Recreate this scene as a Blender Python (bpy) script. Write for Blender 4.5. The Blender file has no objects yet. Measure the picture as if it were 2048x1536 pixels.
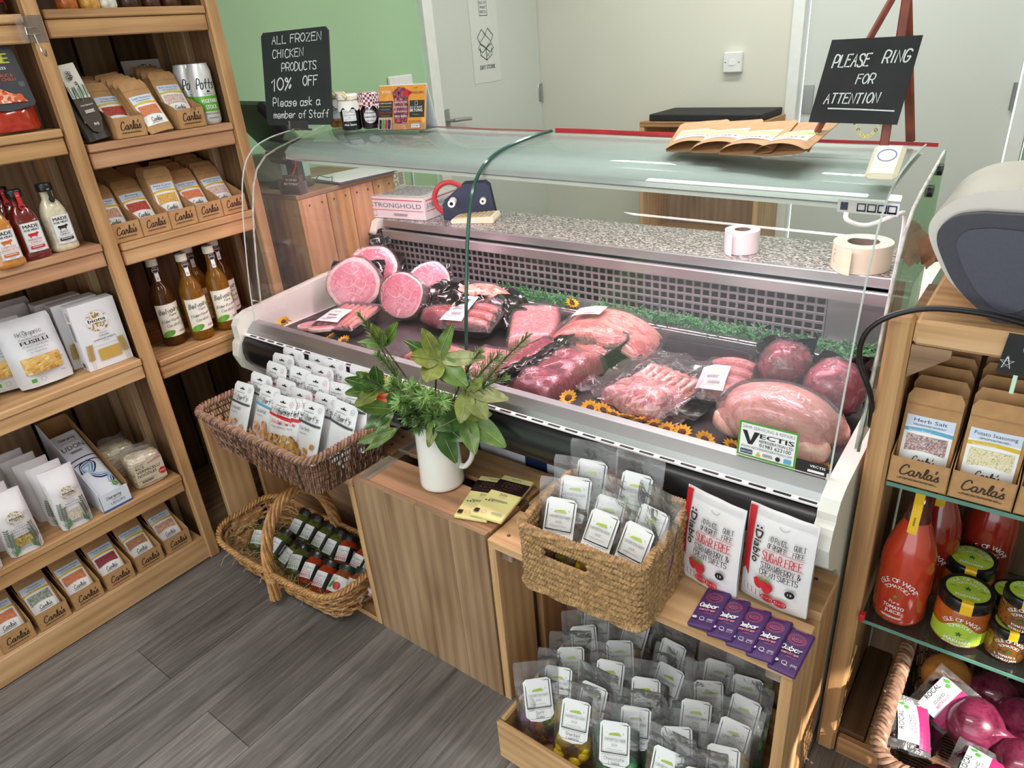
import bpy, bmesh, math, random
from mathutils import Vector, Matrix, Euler, noise
random.seed(7)
SC = bpy.context.scene
COL = SC.collection
PI = math.pi
rad = math.radians

# ------------------------------------------------------------------ camera
def camera():
    yaw, pitch, roll = 0.683913, 0.461366, -0.086658
    f = Vector((-math.sin(yaw)*math.cos(pitch), math.cos(yaw)*math.cos(pitch), -math.sin(pitch)))
    r = Vector((math.cos(yaw), math.sin(yaw), 0)); u = r.cross(f)
    rr = r*math.cos(roll) + u*math.sin(roll); uu = -r*math.sin(roll) + u*math.cos(roll)
    cam = bpy.data.cameras.new('camera'); o = bpy.data.objects.new('camera', cam); COL.objects.link(o)
    m = Matrix((rr, uu, -f)).transposed().to_4x4(); m.translation = (0, 0, 1.5)
    o.matrix_world = m
    cam.sensor_fit = 'HORIZONTAL'; cam.sensor_width = 36.0; cam.lens = 36.0*1404.965/2048
    cam.clip_start = 0.02; cam.clip_end = 60
    SC.camera = o
camera()

# ------------------------------------------------------------------ light
W = bpy.data.worlds.new('world'); SC.world = W; W.use_nodes = True
W.node_tree.nodes['Background'].inputs[0].default_value = (0.93, 0.96, 1.0, 1)
W.node_tree.nodes['Background'].inputs[1].default_value = 2.1
def area(name, loc, target, sx, sy, power, col=(1, 1, 1)):
    l = bpy.data.lights.new(name, 'AREA'); l.shape = 'RECTANGLE'; l.size = sx; l.size_y = sy; l.energy = power; l.color = col
    o = bpy.data.objects.new(name, l); COL.objects.link(o); o.location = loc
    o.rotation_euler = (Vector(target)-Vector(loc)).to_track_quat('-Z', 'Y').to_euler()
    o['kind'] = 'structure'
    return o
# two ceiling battens and one added to brighten the back wall, the pink lamp under the canopy of the meat counter, the sun through an opening shaped for it in the side wall
area('ceiling_lamp_light', (-0.5, 1.55, 2.44), (-0.5, 1.55, 0), 1.5, 0.16, 13, (1.0, .98, .95))
area('ceiling_lamp_light', (-1.0, 2.75, 2.44), (-1.0, 2.75, 0), 1.5, 0.16, 15, (1.0, .98, .95))  # added lamp, brightens the back wall
area('ceiling_lamp_light', (-0.9, -0.2, 2.44), (-0.9, -0.2, 0), 1.5, 0.16, 16, (1.0, .98, .95))
area('canopy_lamp_light', (-1.1, 1.47, 1.222), (-1.1, 1.42, 0.7), 1.6, 0.05, 9.5, (1.0, .60, .72))
sun = bpy.data.lights.new('sun', 'SUN'); sun.energy = 8.5; sun.angle = rad(.6); sun.color = (1, .95, .86)
so = bpy.data.objects.new('sun', sun); COL.objects.link(so)
so.rotation_euler = Vector((-1.5, .58, -1.35)).to_track_quat('-Z', 'Y').to_euler()
SC.view_settings.view_transform = 'Standard'; SC.view_settings.look = 'None'
SC.view_settings.exposure = 0.16; SC.view_settings.gamma = 1.0; SC.view_settings.use_curve_mapping = False

SC.cycles.transparent_max_bounces = 64

# ------------------------------------------------------------------ materials
def lin(c):
    if isinstance(c, str):
        c = [int(c[i:i+2], 16)/255 for i in (0, 2, 4)]
    return tuple((x/12.92 if x <= .04045 else ((x+.055)/1.055)**2.4) for x in c[:3]) + (1,)
MATS = {}
def newmat(name):
    m = bpy.data.materials.new(name); m.use_nodes = True
    nt = m.node_tree; return m, nt, nt.nodes['Principled BSDF']
def N(nt, t, **kw):
    n = nt.nodes.new('ShaderNode'+t)
    for k, v in kw.items():
        if k in n.inputs: n.inputs[k].default_value = v
        else: setattr(n, k, v)
    return n
def ramp(nt, fac, stops):
    r = N(nt, 'ValToRGB'); e = r.color_ramp.elements
    while len(e) < len(stops): e.new(.5)
    for i, (p, c) in enumerate(stops): e[i].position = p; e[i].color = c
    nt.links.new(fac, r.inputs[0]); return r.outputs[0]
def mat(name, col='ffffff', rough=.5, metal=0, var=.06, vscale=25, bump=0, bscale=80, coat=0, emit=0, sub=0, spec=.5):
    if name in MATS: return MATS[name]
    m, nt, b = newmat(name); c = lin(col); L = nt.links
    b.inputs['Roughness'].default_value = rough; b.inputs['Metallic'].default_value = metal
    b.inputs['Specular IOR Level'].default_value = spec
    if coat: b.inputs['Coat Weight'].default_value = coat; b.inputs['Coat Roughness'].default_value = .06
    tc = N(nt, 'TexCoord')
    if var:
        n = N(nt, 'TexNoise', Scale=vscale, Detail=4.0); L.new(tc.outputs['Object'], n.inputs['Vector'])
        lo = tuple(x*(1-var*2) for x in c[:3])+(1,); hi = tuple(min(1, x*(1+var)) for x in c[:3])+(1,)
        L.new(ramp(nt, n.outputs[0], [(.3, lo), (.7, hi)]), b.inputs['Base Color'])
    else: b.inputs['Base Color'].default_value = c
    if bump:
        n2 = N(nt, 'TexNoise', Scale=bscale, Detail=3.0); L.new(tc.outputs['Object'], n2.inputs['Vector'])
        bp = N(nt, 'Bump', Strength=bump, Distance=.004); L.new(n2.outputs[0], bp.inputs['Height']); L.new(bp.outputs[0], b.inputs['Normal'])
    if emit: b.inputs['Emission Color'].default_value = c; b.inputs['Emission Strength'].default_value = emit
    if sub:
        b.inputs['Subsurface Weight'].default_value = sub; b.inputs['Subsurface Radius'].default_value = (.01, .004, .003)
    MATS[name] = m; return m
def wood(name, lo, mid, hi, rough=.6, knots=1.0, grain=1.0):
    if name in MATS: return MATS[name]
    m, nt, b = newmat(name); L = nt.links
    uv = N(nt, 'UVMap')
    def mp(sx, sy):
        q = N(nt, 'Mapping'); q.inputs['Scale'].default_value = (sx, sy, 1); L.new(uv.outputs[0], q.inputs['Vector']); return q.outputs[0]
    n0 = N(nt, 'TexNoise', Scale=1.0, Detail=2.0); L.new(mp(2.5, 9), n0.inputs['Vector'])
    w = N(nt, 'TexWave', Scale=1.0, Distortion=7.0, Detail=3.0); w.inputs['Detail Scale'].default_value = .8; w.bands_direction = 'Y'; L.new(mp(.8, 9), w.inputs['Vector'])
    n1 = N(nt, 'TexNoise', Scale=1.0, Detail=6.0); L.new(mp(7, 190), n1.inputs['Vector'])
    a = N(nt, 'Math', operation='MULTIPLY'); a.inputs[1].default_value = .62; L.new(n0.outputs[0], a.inputs[0])
    a2 = N(nt, 'Math', operation='MULTIPLY_ADD'); a2.inputs[1].default_value = .13*grain; L.new(w.outputs[0], a2.inputs[0]); L.new(a.outputs[0], a2.inputs[2])
    a3 = N(nt, 'Math', operation='MULTIPLY_ADD'); a3.inputs[1].default_value = .26*grain; L.new(n1.outputs[0], a3.inputs[0]); L.new(a2.outputs[0], a3.inputs[2])
    col = ramp(nt, a3.outputs[0], [(.30, lin(lo)), (.50, lin(mid)), (.74, lin(hi))])
    v = N(nt, 'TexVoronoi', Scale=1.0); L.new(mp(4.2, 8.5), v.inputs['Vector'])
    kr = ramp(nt, v.outputs['Distance'], [(.05, (1, 1, 1, 1)), (.13, (0, 0, 0, 1))])
    wn = N(nt, 'TexWhiteNoise'); L.new(v.outputs['Position'], wn.inputs['Vector'])
    gt = N(nt, 'Math', operation='GREATER_THAN'); gt.inputs[1].default_value = .68; L.new(wn.outputs[0], gt.inputs[0])
    km = N(nt, 'Math', operation='MULTIPLY'); L.new(kr, km.inputs[0]); L.new(gt.outputs[0], km.inputs[1])
    km2 = N(nt, 'Math', operation='MULTIPLY'); km2.inputs[1].default_value = .75*knots; L.new(km.outputs[0], km2.inputs[0])
    mx = N(nt, 'Mix', data_type='RGBA'); L.new(km2.outputs[0], mx.inputs[0]); L.new(col, mx.inputs[6]); mx.inputs[7].default_value = lin('5a3420')
    L.new(mx.outputs[2], b.inputs['Base Color'])
    b.inputs['Roughness'].default_value = rough
    bp = N(nt, 'Bump', Strength=.25, Distance=.002); L.new(a3.outputs[0], bp.inputs['Height']); L.new(bp.outputs[0], b.inputs['Normal'])
    MATS[name] = m; return m
def film(name, tint='ffffff', gloss=.35, haze=.05, rough=.08, ior=1.5, bump=0, bscale=40, dcol='f2f2f4'):
    """clear sheet: see-through, with a sharp reflection and a little milkiness"""
    if name in MATS: return MATS[name]
    m, nt, b = newmat(name); L = nt.links; nt.nodes.remove(b)
    out = nt.nodes['Material Output']
    t = N(nt, 'BsdfTransparent'); t.inputs[0].default_value = lin(tint)
    g = N(nt, 'BsdfGlossy', Roughness=rough); d = N(nt, 'BsdfDiffuse'); d.inputs[0].default_value = lin(dcol)
    fr = N(nt, 'Fresnel', IOR=ior)
    if bump:
        tc = N(nt, 'TexCoord'); n2 = N(nt, 'TexNoise', Scale=bscale, Detail=3.0, Distortion=1.5); L.new(tc.outputs['Object'], n2.inputs['Vector'])
        bp = N(nt, 'Bump', Strength=bump, Distance=.006); L.new(n2.outputs[0], bp.inputs['Height'])
        L.new(bp.outputs[0], g.inputs['Normal']); L.new(bp.outputs[0], fr.inputs['Normal'])
    k = N(nt, 'Math', operation='MULTIPLY'); k.inputs[1].default_value = gloss*2.4; k.use_clamp = True; L.new(fr.outputs[0], k.inputs[0])
    m1 = N(nt, 'MixShader'); m1.inputs[0].default_value = haze; L.new(t.outputs[0], m1.inputs[1]); L.new(d.outputs[0], m1.inputs[2])
    m2 = N(nt, 'MixShader'); L.new(k.outputs[0], m2.inputs[0]); L.new(m1.outputs[0], m2.inputs[1]); L.new(g.outputs[0], m2.inputs[2])
    L.new(m2.outputs[0], out.inputs[0]); MATS[name] = m; return m
def speck(name, cols, scale=300, rough=.6, kind='vor', coat=0, bump=0, stretch=(1, 1, 1)):
    """mottled colours: spices, granite, meat, printed food"""
    if name in MATS: return MATS[name]
    m, nt, b = newmat(name); L = nt.links
    tc = N(nt, 'TexCoord'); q = N(nt, 'Mapping'); q.inputs['Scale'].default_value = stretch; L.new(tc.outputs['Object'], q.inputs['Vector'])
    if kind == 'vor':
        v = N(nt, 'TexVoronoi', Scale=scale); L.new(q.outputs[0], v.inputs['Vector'])
        w = N(nt, 'TexWhiteNoise'); L.new(v.outputs['Position'], w.inputs['Vector']); fac = w.outputs[0]
    else:
        v = N(nt, 'TexNoise', Scale=scale, Detail=6.0, Roughness=.65, Distortion=1.2); L.new(q.outputs[0], v.inputs['Vector']); fac = v.outputs[0]
    n = len(cols); lo, hi = (0, 1) if kind == 'vor' else (.32, .68)
    L.new(ramp(nt, fac, [(lo+(hi-lo)*i/max(1, n-1), lin(c)) for i, c in enumerate(cols)]), b.inputs['Base Color'])
    b.inputs['Roughness'].default_value = rough
    if coat: b.inputs['Coat Weight'].default_value = coat; b.inputs['Coat Roughness'].default_value = .1
    if bump:
        bp = N(nt, 'Bump', Strength=bump, Distance=.004); L.new(fac, bp.inputs['Height']); L.new(bp.outputs[0], b.inputs['Normal'])
        if coat: L.new(bp.outputs[0], b.inputs['Coat Normal'])
    MATS[name] = m; return m

# ------------------------------------------------------------------ mesh builder
I4 = Matrix.Identity(4)
def T(x, y, z): return Matrix.Translation((x, y, z))
def RX(a): return Matrix.Rotation(rad(a), 4, 'X')
def RY(a): return Matrix.Rotation(rad(a), 4, 'Y')
def RZ(a): return Matrix.Rotation(rad(a), 4, 'Z')
class MB:
    def __init__(s): s.v = []; s.f = []; s.mi = []; s.sm = []; s.uv = []; s.mats = []
    def add(s, vs, fs, m, smooth=False, M=None, uvs=None):
        if m not in s.mats: s.mats.append(m)
        k = s.mats.index(m); o = len(s.v)
        if M is not None: vs = [M @ Vector(p) for p in vs]
        s.v += [tuple(p) for p in vs]
        for i, f in enumerate(fs):
            s.f.append([o+j for j in f]); s.mi.append(k); s.sm.append(smooth)
            s.uv.append(uvs[i] if uvs else [(vs[j][0], vs[j][2]) for j in f])
        return s
    def box(s, x0, x1, y0, y1, z0, z1, m, M=None, bev=.0015):
        x0, x1 = min(x0, x1), max(x0, x1); y0, y1 = min(y0, y1), max(y0, y1); z0, z1 = min(z0, z1), max(z0, z1)
        d = [x1-x0, y1-y0, z1-z0]; bev = min(bev, min(d)*.4)
        la = d.index(max(d)); ou, ov = random.uniform(0, 9), random.uniform(0, 9)
        lo = (x0, y0, z0); hi = (x1, y1, z1)
        def uvof(p, ax):
            o = [a for a in range(3) if a != ax]
            if la in o: u = p[la]; v = p[[a for a in o if a != la][0]]
            else: u = p[o[0]]*.15; v = p[o[1]]
            return (u+ou, v+ov)
        vs = []; idx = {}
        for cx in (0, 1):
            for cy in (0, 1):
                for cz in (0, 1):
                    c = (cx, cy, cz)
                    for ax in range(3):
                        p = [(lo[a] if c[a] == 0 else hi[a]) for a in range(3)]
                        for a in range(3):
                            if a != ax: p[a] += bev if c[a] == 0 else -bev
                        idx[c, ax] = len(vs); vs.append(tuple(p))
        fs = []; us = []
        def face(q, ax):
            ctr = Vector(((x0+x1)/2, (y0+y1)/2, (z0+z1)/2)); P = [Vector(vs[i]) for i in q]
            n = (P[1]-P[0]).cross(P[2]-P[0])
            if n.dot(sum(P, Vector())/len(P)-ctr) < 0: q = q[::-1]
            fs.append(q); us.append([uvof(vs[i], ax) for i in q])
        for ax in range(3):
            a, b = [i for i in range(3) if i != ax]
            for sd in (0, 1):
                q = []
                for ca, cb in ((0, 0), (1, 0), (1, 1), (0, 1)):
                    c = [0, 0, 0]; c[ax] = sd; c[a] = ca; c[b] = cb; q.append(idx[tuple(c), ax])
                face(q, ax)
            for ca in (0, 1):
                for cb in (0, 1):
                    q = []
                    for e, axx in ((0, a), (0, b), (1, b), (1, a)):
                        c = [0, 0, 0]; c[ax] = e; c[a] = ca; c[b] = cb; q.append(idx[tuple(c), axx])
                    face(q, a)
        for cx in (0, 1):
            for cy in (0, 1):
                for cz in (0, 1): face([idx[(cx, cy, cz), ax] for ax in range(3)], 0)
        return s.add(vs, fs, m, False, M, us)
    def lathe(s, prof, m, seg=24, M=None, sx=1, sy=1, smooth=True, cap=True, fn=None):
        vs = []; fs = []; n = len(prof)
        for (r, z) in prof:
            for k in range(seg):
                a = 2*PI*k/seg; p = (r*math.cos(a)*sx, r*math.sin(a)*sy, z)
                vs.append(fn(p, a) if fn else p)
        for i in range(n-1):
            for k in range(seg):
                k2 = (k+1) % seg; fs.append([i*seg+k, i*seg+k2, (i+1)*seg+k2, (i+1)*seg+k])
        if cap:
            if prof[0][0] > 1e-6: fs.append(list(range(seg))[::-1])
            if prof[-1][0] > 1e-6: fs.append([(n-1)*seg+k for k in range(seg)])
        return s.add(vs, fs, m, smooth, M)
    def tube(s, pts, r, m, seg=8, closed=False, M=None, rf=None, flat=1.0):
        P = [Vector(p) for p in pts]; n = len(P); vs = []; fs = []; up = None
        for i in range(n):
            if closed: t = P[(i+1) % n]-P[i-1]
            else: t = P[min(i+1, n-1)]-P[max(i-1, 0)]
            if t.length < 1e-9: t = Vector((0, 0, 1))
            t.normalize()
            if up is None: up = Vector((0, 0, 1)) if abs(t.z) < .9 else Vector((1, 0, 0))
            sd = t.cross(up)
            if sd.length < 1e-6: sd = t.orthogonal()
            sd.normalize(); up = sd.cross(t).normalized()
            R = r*(rf(i/(n-1)) if rf else 1)
            for k in range(seg):
                a = 2*PI*k/seg; vs.append(P[i]+sd*(math.cos(a)*R)+up*(math.sin(a)*R*flat))
        for i in range(n if closed else n-1):
            i2 = (i+1) % n
            for k in range(seg):
                k2 = (k+1) % seg; fs.append([i*seg+k, i*seg+k2, i2*seg+k2, i2*seg+k])
        if not closed: fs.append(list(range(seg))[::-1]); fs.append([(n-1)*seg+k for k in range(seg)])
        return s.add(vs, fs, m, True, M)
    def sheet(s, fn, nu, nv, m, smooth=True, M=None, flip=False):
        vs = [fn(i/nu, j/nv) for j in range(nv+1) for i in range(nu+1)]; fs = []; us = []
        for j in range(nv):
            for i in range(nu):
                a = j*(nu+1)+i; q = [a, a+1, a+nu+2, a+nu+1]
                if flip: q = q[::-1]
                fs.append(q); us.append([((k % (nu+1))/nu, (k//(nu+1))/nv) for k in q])
        return s.add(vs, fs, m, smooth, M, us)
    def prism(s, poly, h0, h1, m, axis='y', M=None, smooth=False):
        """closed outline extruded: axis y -> outline is (x,z); x -> (y,z); z -> (x,y)"""
        f = {'y': lambda a, b, h: (a, h, b), 'x': lambda a, b, h: (h, a, b), 'z': lambda a, b, h: (a, b, h)}[axis]
        n = len(poly); vs = [f(a, b, h0) for a, b in poly]+[f(a, b, h1) for a, b in poly]
        fs = [[i, (i+1) % n, n+(i+1) % n, n+i] for i in range(n)]+[list(range(n))[::-1], list(range(n, 2*n))]
        return s.add(vs, fs, m, smooth, M)
    def ell(s, c, r, m, seg=14, ring=9, M=None, nz=0, ns=8, seed=0):
        vs = [];  fs = []
        if not hasattr(r, '__len__'): r = (r, r, r)
        for i in range(ring+1):
            th = PI*i/ring
            for k in range(seg):
                a = 2*PI*k/seg; d = Vector((math.sin(th)*math.cos(a), math.sin(th)*math.sin(a), math.cos(th)))
                q = 1+(nz*noise.noise(d*ns*.25+Vector((seed, seed*.7, 0))) if nz else 0)
                vs.append((c[0]+d.x*r[0]*q, c[1]+d.y*r[1]*q, c[2]+d.z*r[2]*q))
        for i in range(ring):
            for k in range(seg):
                k2 = (k+1) % seg; fs.append([i*seg+k, (i+1)*seg+k, (i+1)*seg+k2, i*seg+k2])
        return s.add(vs, fs, m, True, M)
    def build(s, name, parent=None, label=None, sharp=38, weld=0):
        me = bpy.data.meshes.new(name); me.from_pydata(s.v, [], s.f)
        for m in s.mats: me.materials.append(m)
        me.polygons.foreach_set('material_index', s.mi); me.polygons.foreach_set('use_smooth', s.sm)
        ul = me.uv_layers.new(name='UVMap'); fl = [c for f in s.uv for uv in f for c in uv]; ul.data.foreach_set('uv', fl)
        if weld or any(s.sm):
            bm = bmesh.new(); bm.from_mesh(me)
            if weld: bmesh.ops.remove_doubles(bm, verts=bm.verts, dist=weld)
            bm.to_mesh(me); bm.free()
            if any(s.sm): me.set_sharp_from_angle(angle=rad(sharp))
        me.update()
        o = bpy.data.objects.new(name, me); COL.objects.link(o)
        if parent: o.parent = parent
        if label: o['label'] = label
        return o
def tag(o, label, cat, group=None, kind=None):
    o['label'] = label; o['category'] = cat
    if group: o['group'] = group
    if kind: o['kind'] = kind
    return o
def thing(name, label, cat, group=None, loc=(0, 0, 0), rz=0, rx=0, ry=0):
    o = bpy.data.objects.new(name, None); COL.objects.link(o); o.empty_display_size = .03
    put(o, loc, rz, rx, ry); return tag(o, label, cat, group)
def put(o, loc, rz=0, rx=0, ry=0):
    o.location = loc; o.rotation_euler = Euler((rad(rx), rad(ry), rad(rz)), 'XYZ'); return o
def struct(o): o['kind'] = 'structure'; return o
def dup(root, label=None, group=None):
    c = root.copy(); COL.objects.link(c)
    if label: c['label'] = label
    if group: c['group'] = group
    for ch in list(root.children):
        d = dup(ch); d.parent = c
    return c

# ------------------------------------------------------------------ lettering
GL = {}
STROKES = {
'A': "03 2a 43;16 36", 'B': "03 0a 2a 39 38 27 07;27 36 34 23 03", 'C': "49 3a 1a 08 05 13 33 44", 'D': "03 0a 2a 48 45 23 03", 'E': "4a 0a 03 43;07 37",
'F': "4a 0a 03;07 37", 'G': "49 3a 1a 08 05 13 33 45 46 26", 'H': "0a 03;4a 43;07 47", 'I': "1a 13", 'J': "4a 44 33 13 04", 'K': "0a 03;4a 07 43", 'L': "0a 03 43",
'M': "03 0a 26 4a 43", 'N': "03 0a 43 4a", 'O': "2a 08 05 23 45 48 2a", 'P': "03 0a 3a 49 47 36 06", 'Q': "2a 08 05 23 45 48 2a;25 53", 'R': "03 0a 3a 49 47 36 06;26 43",
'S': "49 3a 1a 09 17 36 44 33 13 04", 'T': "0a 4a;2a 23", 'U': "0a 05 13 33 45 4a", 'V': "0a 23 4a", 'W': "0a 13 27 33 4a", 'X': "0a 43;03 4a", 'Y': "0a 27 4a;27 23", 'Z': "0a 4a 03 43",
'a': "47 17 05 13 33 45;47 44 53", 'b': "0a 03 23 45 37 17 05", 'c': "46 37 17 05 13 33 44", 'd': "46 37 17 05 13 33 45;4a 44 53", 'e': "05 45 37 17 05 13 33 44",
'f': "4a 3a 28 23;07 37", 'g': "46 37 17 05 13 33 45;47 41 30 10", 'h': "0a 03;05 27 37 46 43", 'i': "17 14 23;19 18", 'k': "0a 03;37 05 33", 'l': "1a 14 23",
'm': "07 03;05 17 26 23;25 37 46 43", 'n': "07 03;05 27 37 46 43", 'o': "17 05 13 33 45 37 17", 'p': "07 00;06 27 37 45 33 13", 'r': "07 03;05 27 37", 's': "46 37 17 06 35 34 23 03",
't': "2a 24 33;07 47", 'u': "07 04 13 33 44;47 43", 'v': "07 23 47", 'w': "07 13 26 33 47", 'y': "07 24;47 10", 'x': "07 43;47 03",
"'": "1a 18", '1': "08 2a 23", '0': "2a 08 05 23 45 48 2a", '%': "4a 03;09 1a 28 18 09;35 46 45 34 35", '2': "09 1a 3a 48 03 43", '&': "43 08 1a 28 05 13 23 46", '5': "4a 0a 07 37 45 33 03", '.': "13 14", '*': "27 21;04 54;12 46"}
NARROW = {'I': 2.4, 'i': 2.6, 'l': 2.6, "'": 2, '1': 3, '.': 2, 't': 4.4, 'r': 4}
ROUND = set("CGOQSDUJB0PR2%&") | set("abcdefghiklmnopqrstuy")
def catmull(P, n=4):
    if len(P) < 3: return P
    out = []
    cl = (P[0]-P[-1]).length < 1e-6
    for i in range(len(P)-1):
        p0 = P[i-1] if i else (P[-2] if cl else P[0]); p1 = P[i]; p2 = P[i+1]; p3 = P[i+2] if i+2 < len(P) else (P[1] if cl else P[-1])
        for k in range(n):
            t = k/n; out.append(.5*((2*p1)+(p2-p0)*t+(2*p0-5*p1+4*p2-p3)*t*t+(3*p1-p0-3*p2+p3)*t**3))
    out.append(P[-1]); return out
class Lab:
    """flat printing drawn in x (right) / z (up); fmap lays it on a surface. Layers sit a hair apart."""
    def __init__(s, fmap=None, eps=.00022): s.mb = MB(); s.k = 0; s.fm = fmap or (lambda x, z, e: (x, -e, z)); s.e = eps
    def _p(s, pts): s.k += 1; return [s.fm(x, z, .0004+s.k*s.e) for x, z in pts]
    def rect(s, x0, x1, z0, z1, m, nx=1, nz=1):
        pts = [(x0+(x1-x0)*i/nx, z0+(z1-z0)*j/nz) for j in range(nz+1) for i in range(nx+1)]
        fs = [[j*(nx+1)+i, j*(nx+1)+i+1, (j+1)*(nx+1)+i+1, (j+1)*(nx+1)+i] for j in range(nz) for i in range(nx)]
        s.mb.add(s._p(pts), fs, m); return s
    def band(s, x0, x1, fb, ft, m, n=10, nz=4):
        pts = []
        for j in range(nz+1):
            for i in range(n+1):
                a = i/n; pts.append((x0+(x1-x0)*a, fb(a)+(ft(a)-fb(a))*j/nz))
        s.mb.add(s._p(pts), [[j*(n+1)+i, j*(n+1)+i+1, (j+1)*(n+1)+i+1, (j+1)*(n+1)+i] for j in range(nz) for i in range(n)], m); return s
    def poly(s, pts, m):
        s.mb.add(s._p(pts), [list(range(len(pts)))], m); return s
    def fan(s, pts, m):
        n = len(pts); cx = sum(p[0] for p in pts)/n; cz = sum(p[1] for p in pts)/n
        P = [(cx, cz)]+[(cx+(a-cx)*.5, cz+(b-cz)*.5) for a, b in pts]+list(pts)
        s.mb.add(s._p(P), [[0, 1+i, 1+(i+1) % n] for i in range(n)]+[[1+i, 1+n+i, 1+n+(i+1) % n, 1+(i+1) % n] for i in range(n)], m); return s
    def disc(s, x, z, r, m, n=20, rz=None): return s.fan([(x+r*math.cos(2*PI*i/n), z+(rz or r)*math.sin(2*PI*i/n)) for i in range(n)], m)
    def ring(s, x, z, r, w, m, n=24, a0=0, a1=360, rz=None):
        k = (rz or r)/r
        return s.line([(x+r*math.cos(rad(a0+(a1-a0)*i/n)), z+k*r*math.sin(rad(a0+(a1-a0)*i/n))) for i in range(n+1)], w, m)
    def frame(s, x0, x1, z0, z1, w, m):
        return s.line([(x0, z0), (x1, z0), (x1, z1), (x0, z1), (x0, z0), (x1, z0)], w, m)
    def line(s, pts, w, m):
        P = [Vector(p) for p in pts]; n = len(P); vs = []
        for i in range(n):
            t = (P[min(i+1, n-1)]-P[max(i-1, 0)])
            if t.length < 1e-9: t = Vector((1, 0))
            t.normalize(); q = Vector((-t.y, t.x))*w*.5; e = t*w*.3*(-1 if i == 0 else 1 if i == n-1 else 0)
            vs += [tuple(P[i]+e-q), tuple(P[i]+e+q)]
        s.mb.add(s._p(vs), [[2*i, 2*i+2, 2*i+3, 2*i+1] for i in range(n-1)], m); return s
    def text(s, body, x, z, h, m, align='c', w=None, rot=0, bold=0):
        """printed letters; h is the cap height; w squeezes the line to that width"""
        if body not in GL:
            c = bpy.data.curves.new('t', 'FONT'); c.body = body; c.resolution_u = 2
            o = bpy.data.objects.new('t', c); me = bpy.data.meshes.new_from_object(o)
            GL[body] = ([tuple(v.co[:2]) for v in me.vertices], [list(p.vertices) for p in me.polygons])
            bpy.data.objects.remove(o); bpy.data.curves.remove(c); bpy.data.meshes.remove(me)
        vs, fs = GL[body]
        if not vs: return s
        x0 = min(v[0] for v in vs); x1 = max(v[0] for v in vs); k = h/.72; kx = k if not w else w/max(1e-6, x1-x0)
        off = {'c': (x0+x1)/2, 'l': x0, 'r': x1}[align]; ca, sa = math.cos(rad(rot)), math.sin(rad(rot))
        pts = []
        for vx, vz in vs:
            a, b = (vx-off)*kx, vz*k; pts.append((x+a*ca-b*sa, z+a*sa+b*ca))
        s.mb.add(s._p(pts), fs, m)
        if bold:
            s.mb.add(s._p([(px+bold, pz) for px, pz in pts]), fs, m)
        return s
    def hand(s, body, x, z, h, m, wt=.1, slant=.15, align='c', sp=1.2, jit=0.0, w=None, rot=0):
        """hand-lettered strokes; h is the cap height"""
        adv = 0; items = []
        for ch in body:
            if ch == ' ': adv += 3.2; continue
            st = STROKES.get(ch) or STROKES.get(ch.upper())
            if st is None: adv += 3; continue
            up = random.uniform(-jit, jit)
            for sub in st.split(';'):
                P = [Vector((int(q[0])+adv, int(q[1], 16)-3+up)) for q in sub.split()]
                if ch in ROUND: P = catmull(P)
                items.append(P)
            adv += NARROW.get(ch, 4.2)+sp
        adv -= sp; k = h/7.0; kx = k if not w else w/adv
        off = {'c': adv/2, 'l': 0, 'r': adv}[align]; ca, sa = math.cos(rad(rot)), math.sin(rad(rot))
        for P in items:
            Q = []
            for p in P:
                a, b = (p.x-off)*kx+p.y*k*slant, p.y*k; Q.append((x+a*ca-b*sa, z+a*sa+b*ca))
            s.line(Q, h*wt, m); s.k -= 1
        s.k += 1; return s
    def arc(s, body, x, z, r, h, m, a0, a1):
        """printed letters along an arc from angle a0 to a1 (degrees, clockwise when a1 < a0)"""
        n = len(body)
        for i, ch in enumerate(body):
            if ch == ' ': continue
            a = a0+(a1-a0)*(i+.5)/n; ro = a-90 if a1 < a0 else a+90
            s.text(ch, x+r*math.cos(rad(a)), z+r*math.sin(rad(a)), h, m, rot=ro); s.k -= 1
        s.k += 1; return s
    def small(s, x, z, w, h, n, m, align='c'):
        """lines of small print too fine to read in the photo, as broken hairlines"""
        for i in range(n):
            zz = z-i*h*1.7; ww = w*random.uniform(.75, 1); xx = x-ww/2 if align == 'c' else x
            while ww > 0:
                l = min(ww, w*random.uniform(.08, .2)); s.rect(xx, xx+l*.85, zz, zz+h, m); s.k -= 1; xx += l; ww -= l
        s.k += 1; return s
    def script(s, x, z, h, m, wt=.14, rot=0):
        """the flowing script wordmark on the spice boxes and pouches: Carla's"""
        G = ["2.1 6.2;1.9 6.9;1.3 7.1;.5 6.2;.1 4.6;.2 3.4;.9 2.9;1.8 3.3;2.4 4.1", "3.9 5.0;3.2 5.1;2.7 4.4;2.7 3.4;3.2 3.0;3.8 3.7;4.0 4.9;3.9 3.5;4.3 3.0;4.9 3.7",
             "4.9 3.7;5.1 5.1;5.2 5.3;5.5 4.8;5.9 4.8;5.8 3.7;6.1 3.0;6.7 3.7", "6.7 3.7;7.4 5.6;7.5 6.9;7.1 7.0;6.9 5.6;6.9 3.7;7.3 3.0;7.8 3.6",
             "8.9 5.0;8.2 5.1;7.8 4.4;7.8 3.4;8.3 3.0;8.8 3.7;9.0 4.9;8.9 3.5;9.3 3.0;9.8 3.6", "9.9 7.2;9.7 6.1", "9.8 3.6;10.7 5.2;10.6 4.4;11.0 3.6;10.6 3.0;10.0 3.2"]
        k = h/4.2; ca, sa = math.cos(rad(rot)), math.sin(rad(rot))
        for g in G:
            P = catmull([Vector([float(q) for q in p.split()]) for p in g.split(';')], 5)
            s.line([(x+((p.x-5.5)*k+(p.y-5)*k*.12)*ca-(p.y-5)*k*sa, z+(p.y-5)*k*ca+((p.x-5.5)*k)*sa) for p in P], h*wt, m); s.k -= 1
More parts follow.
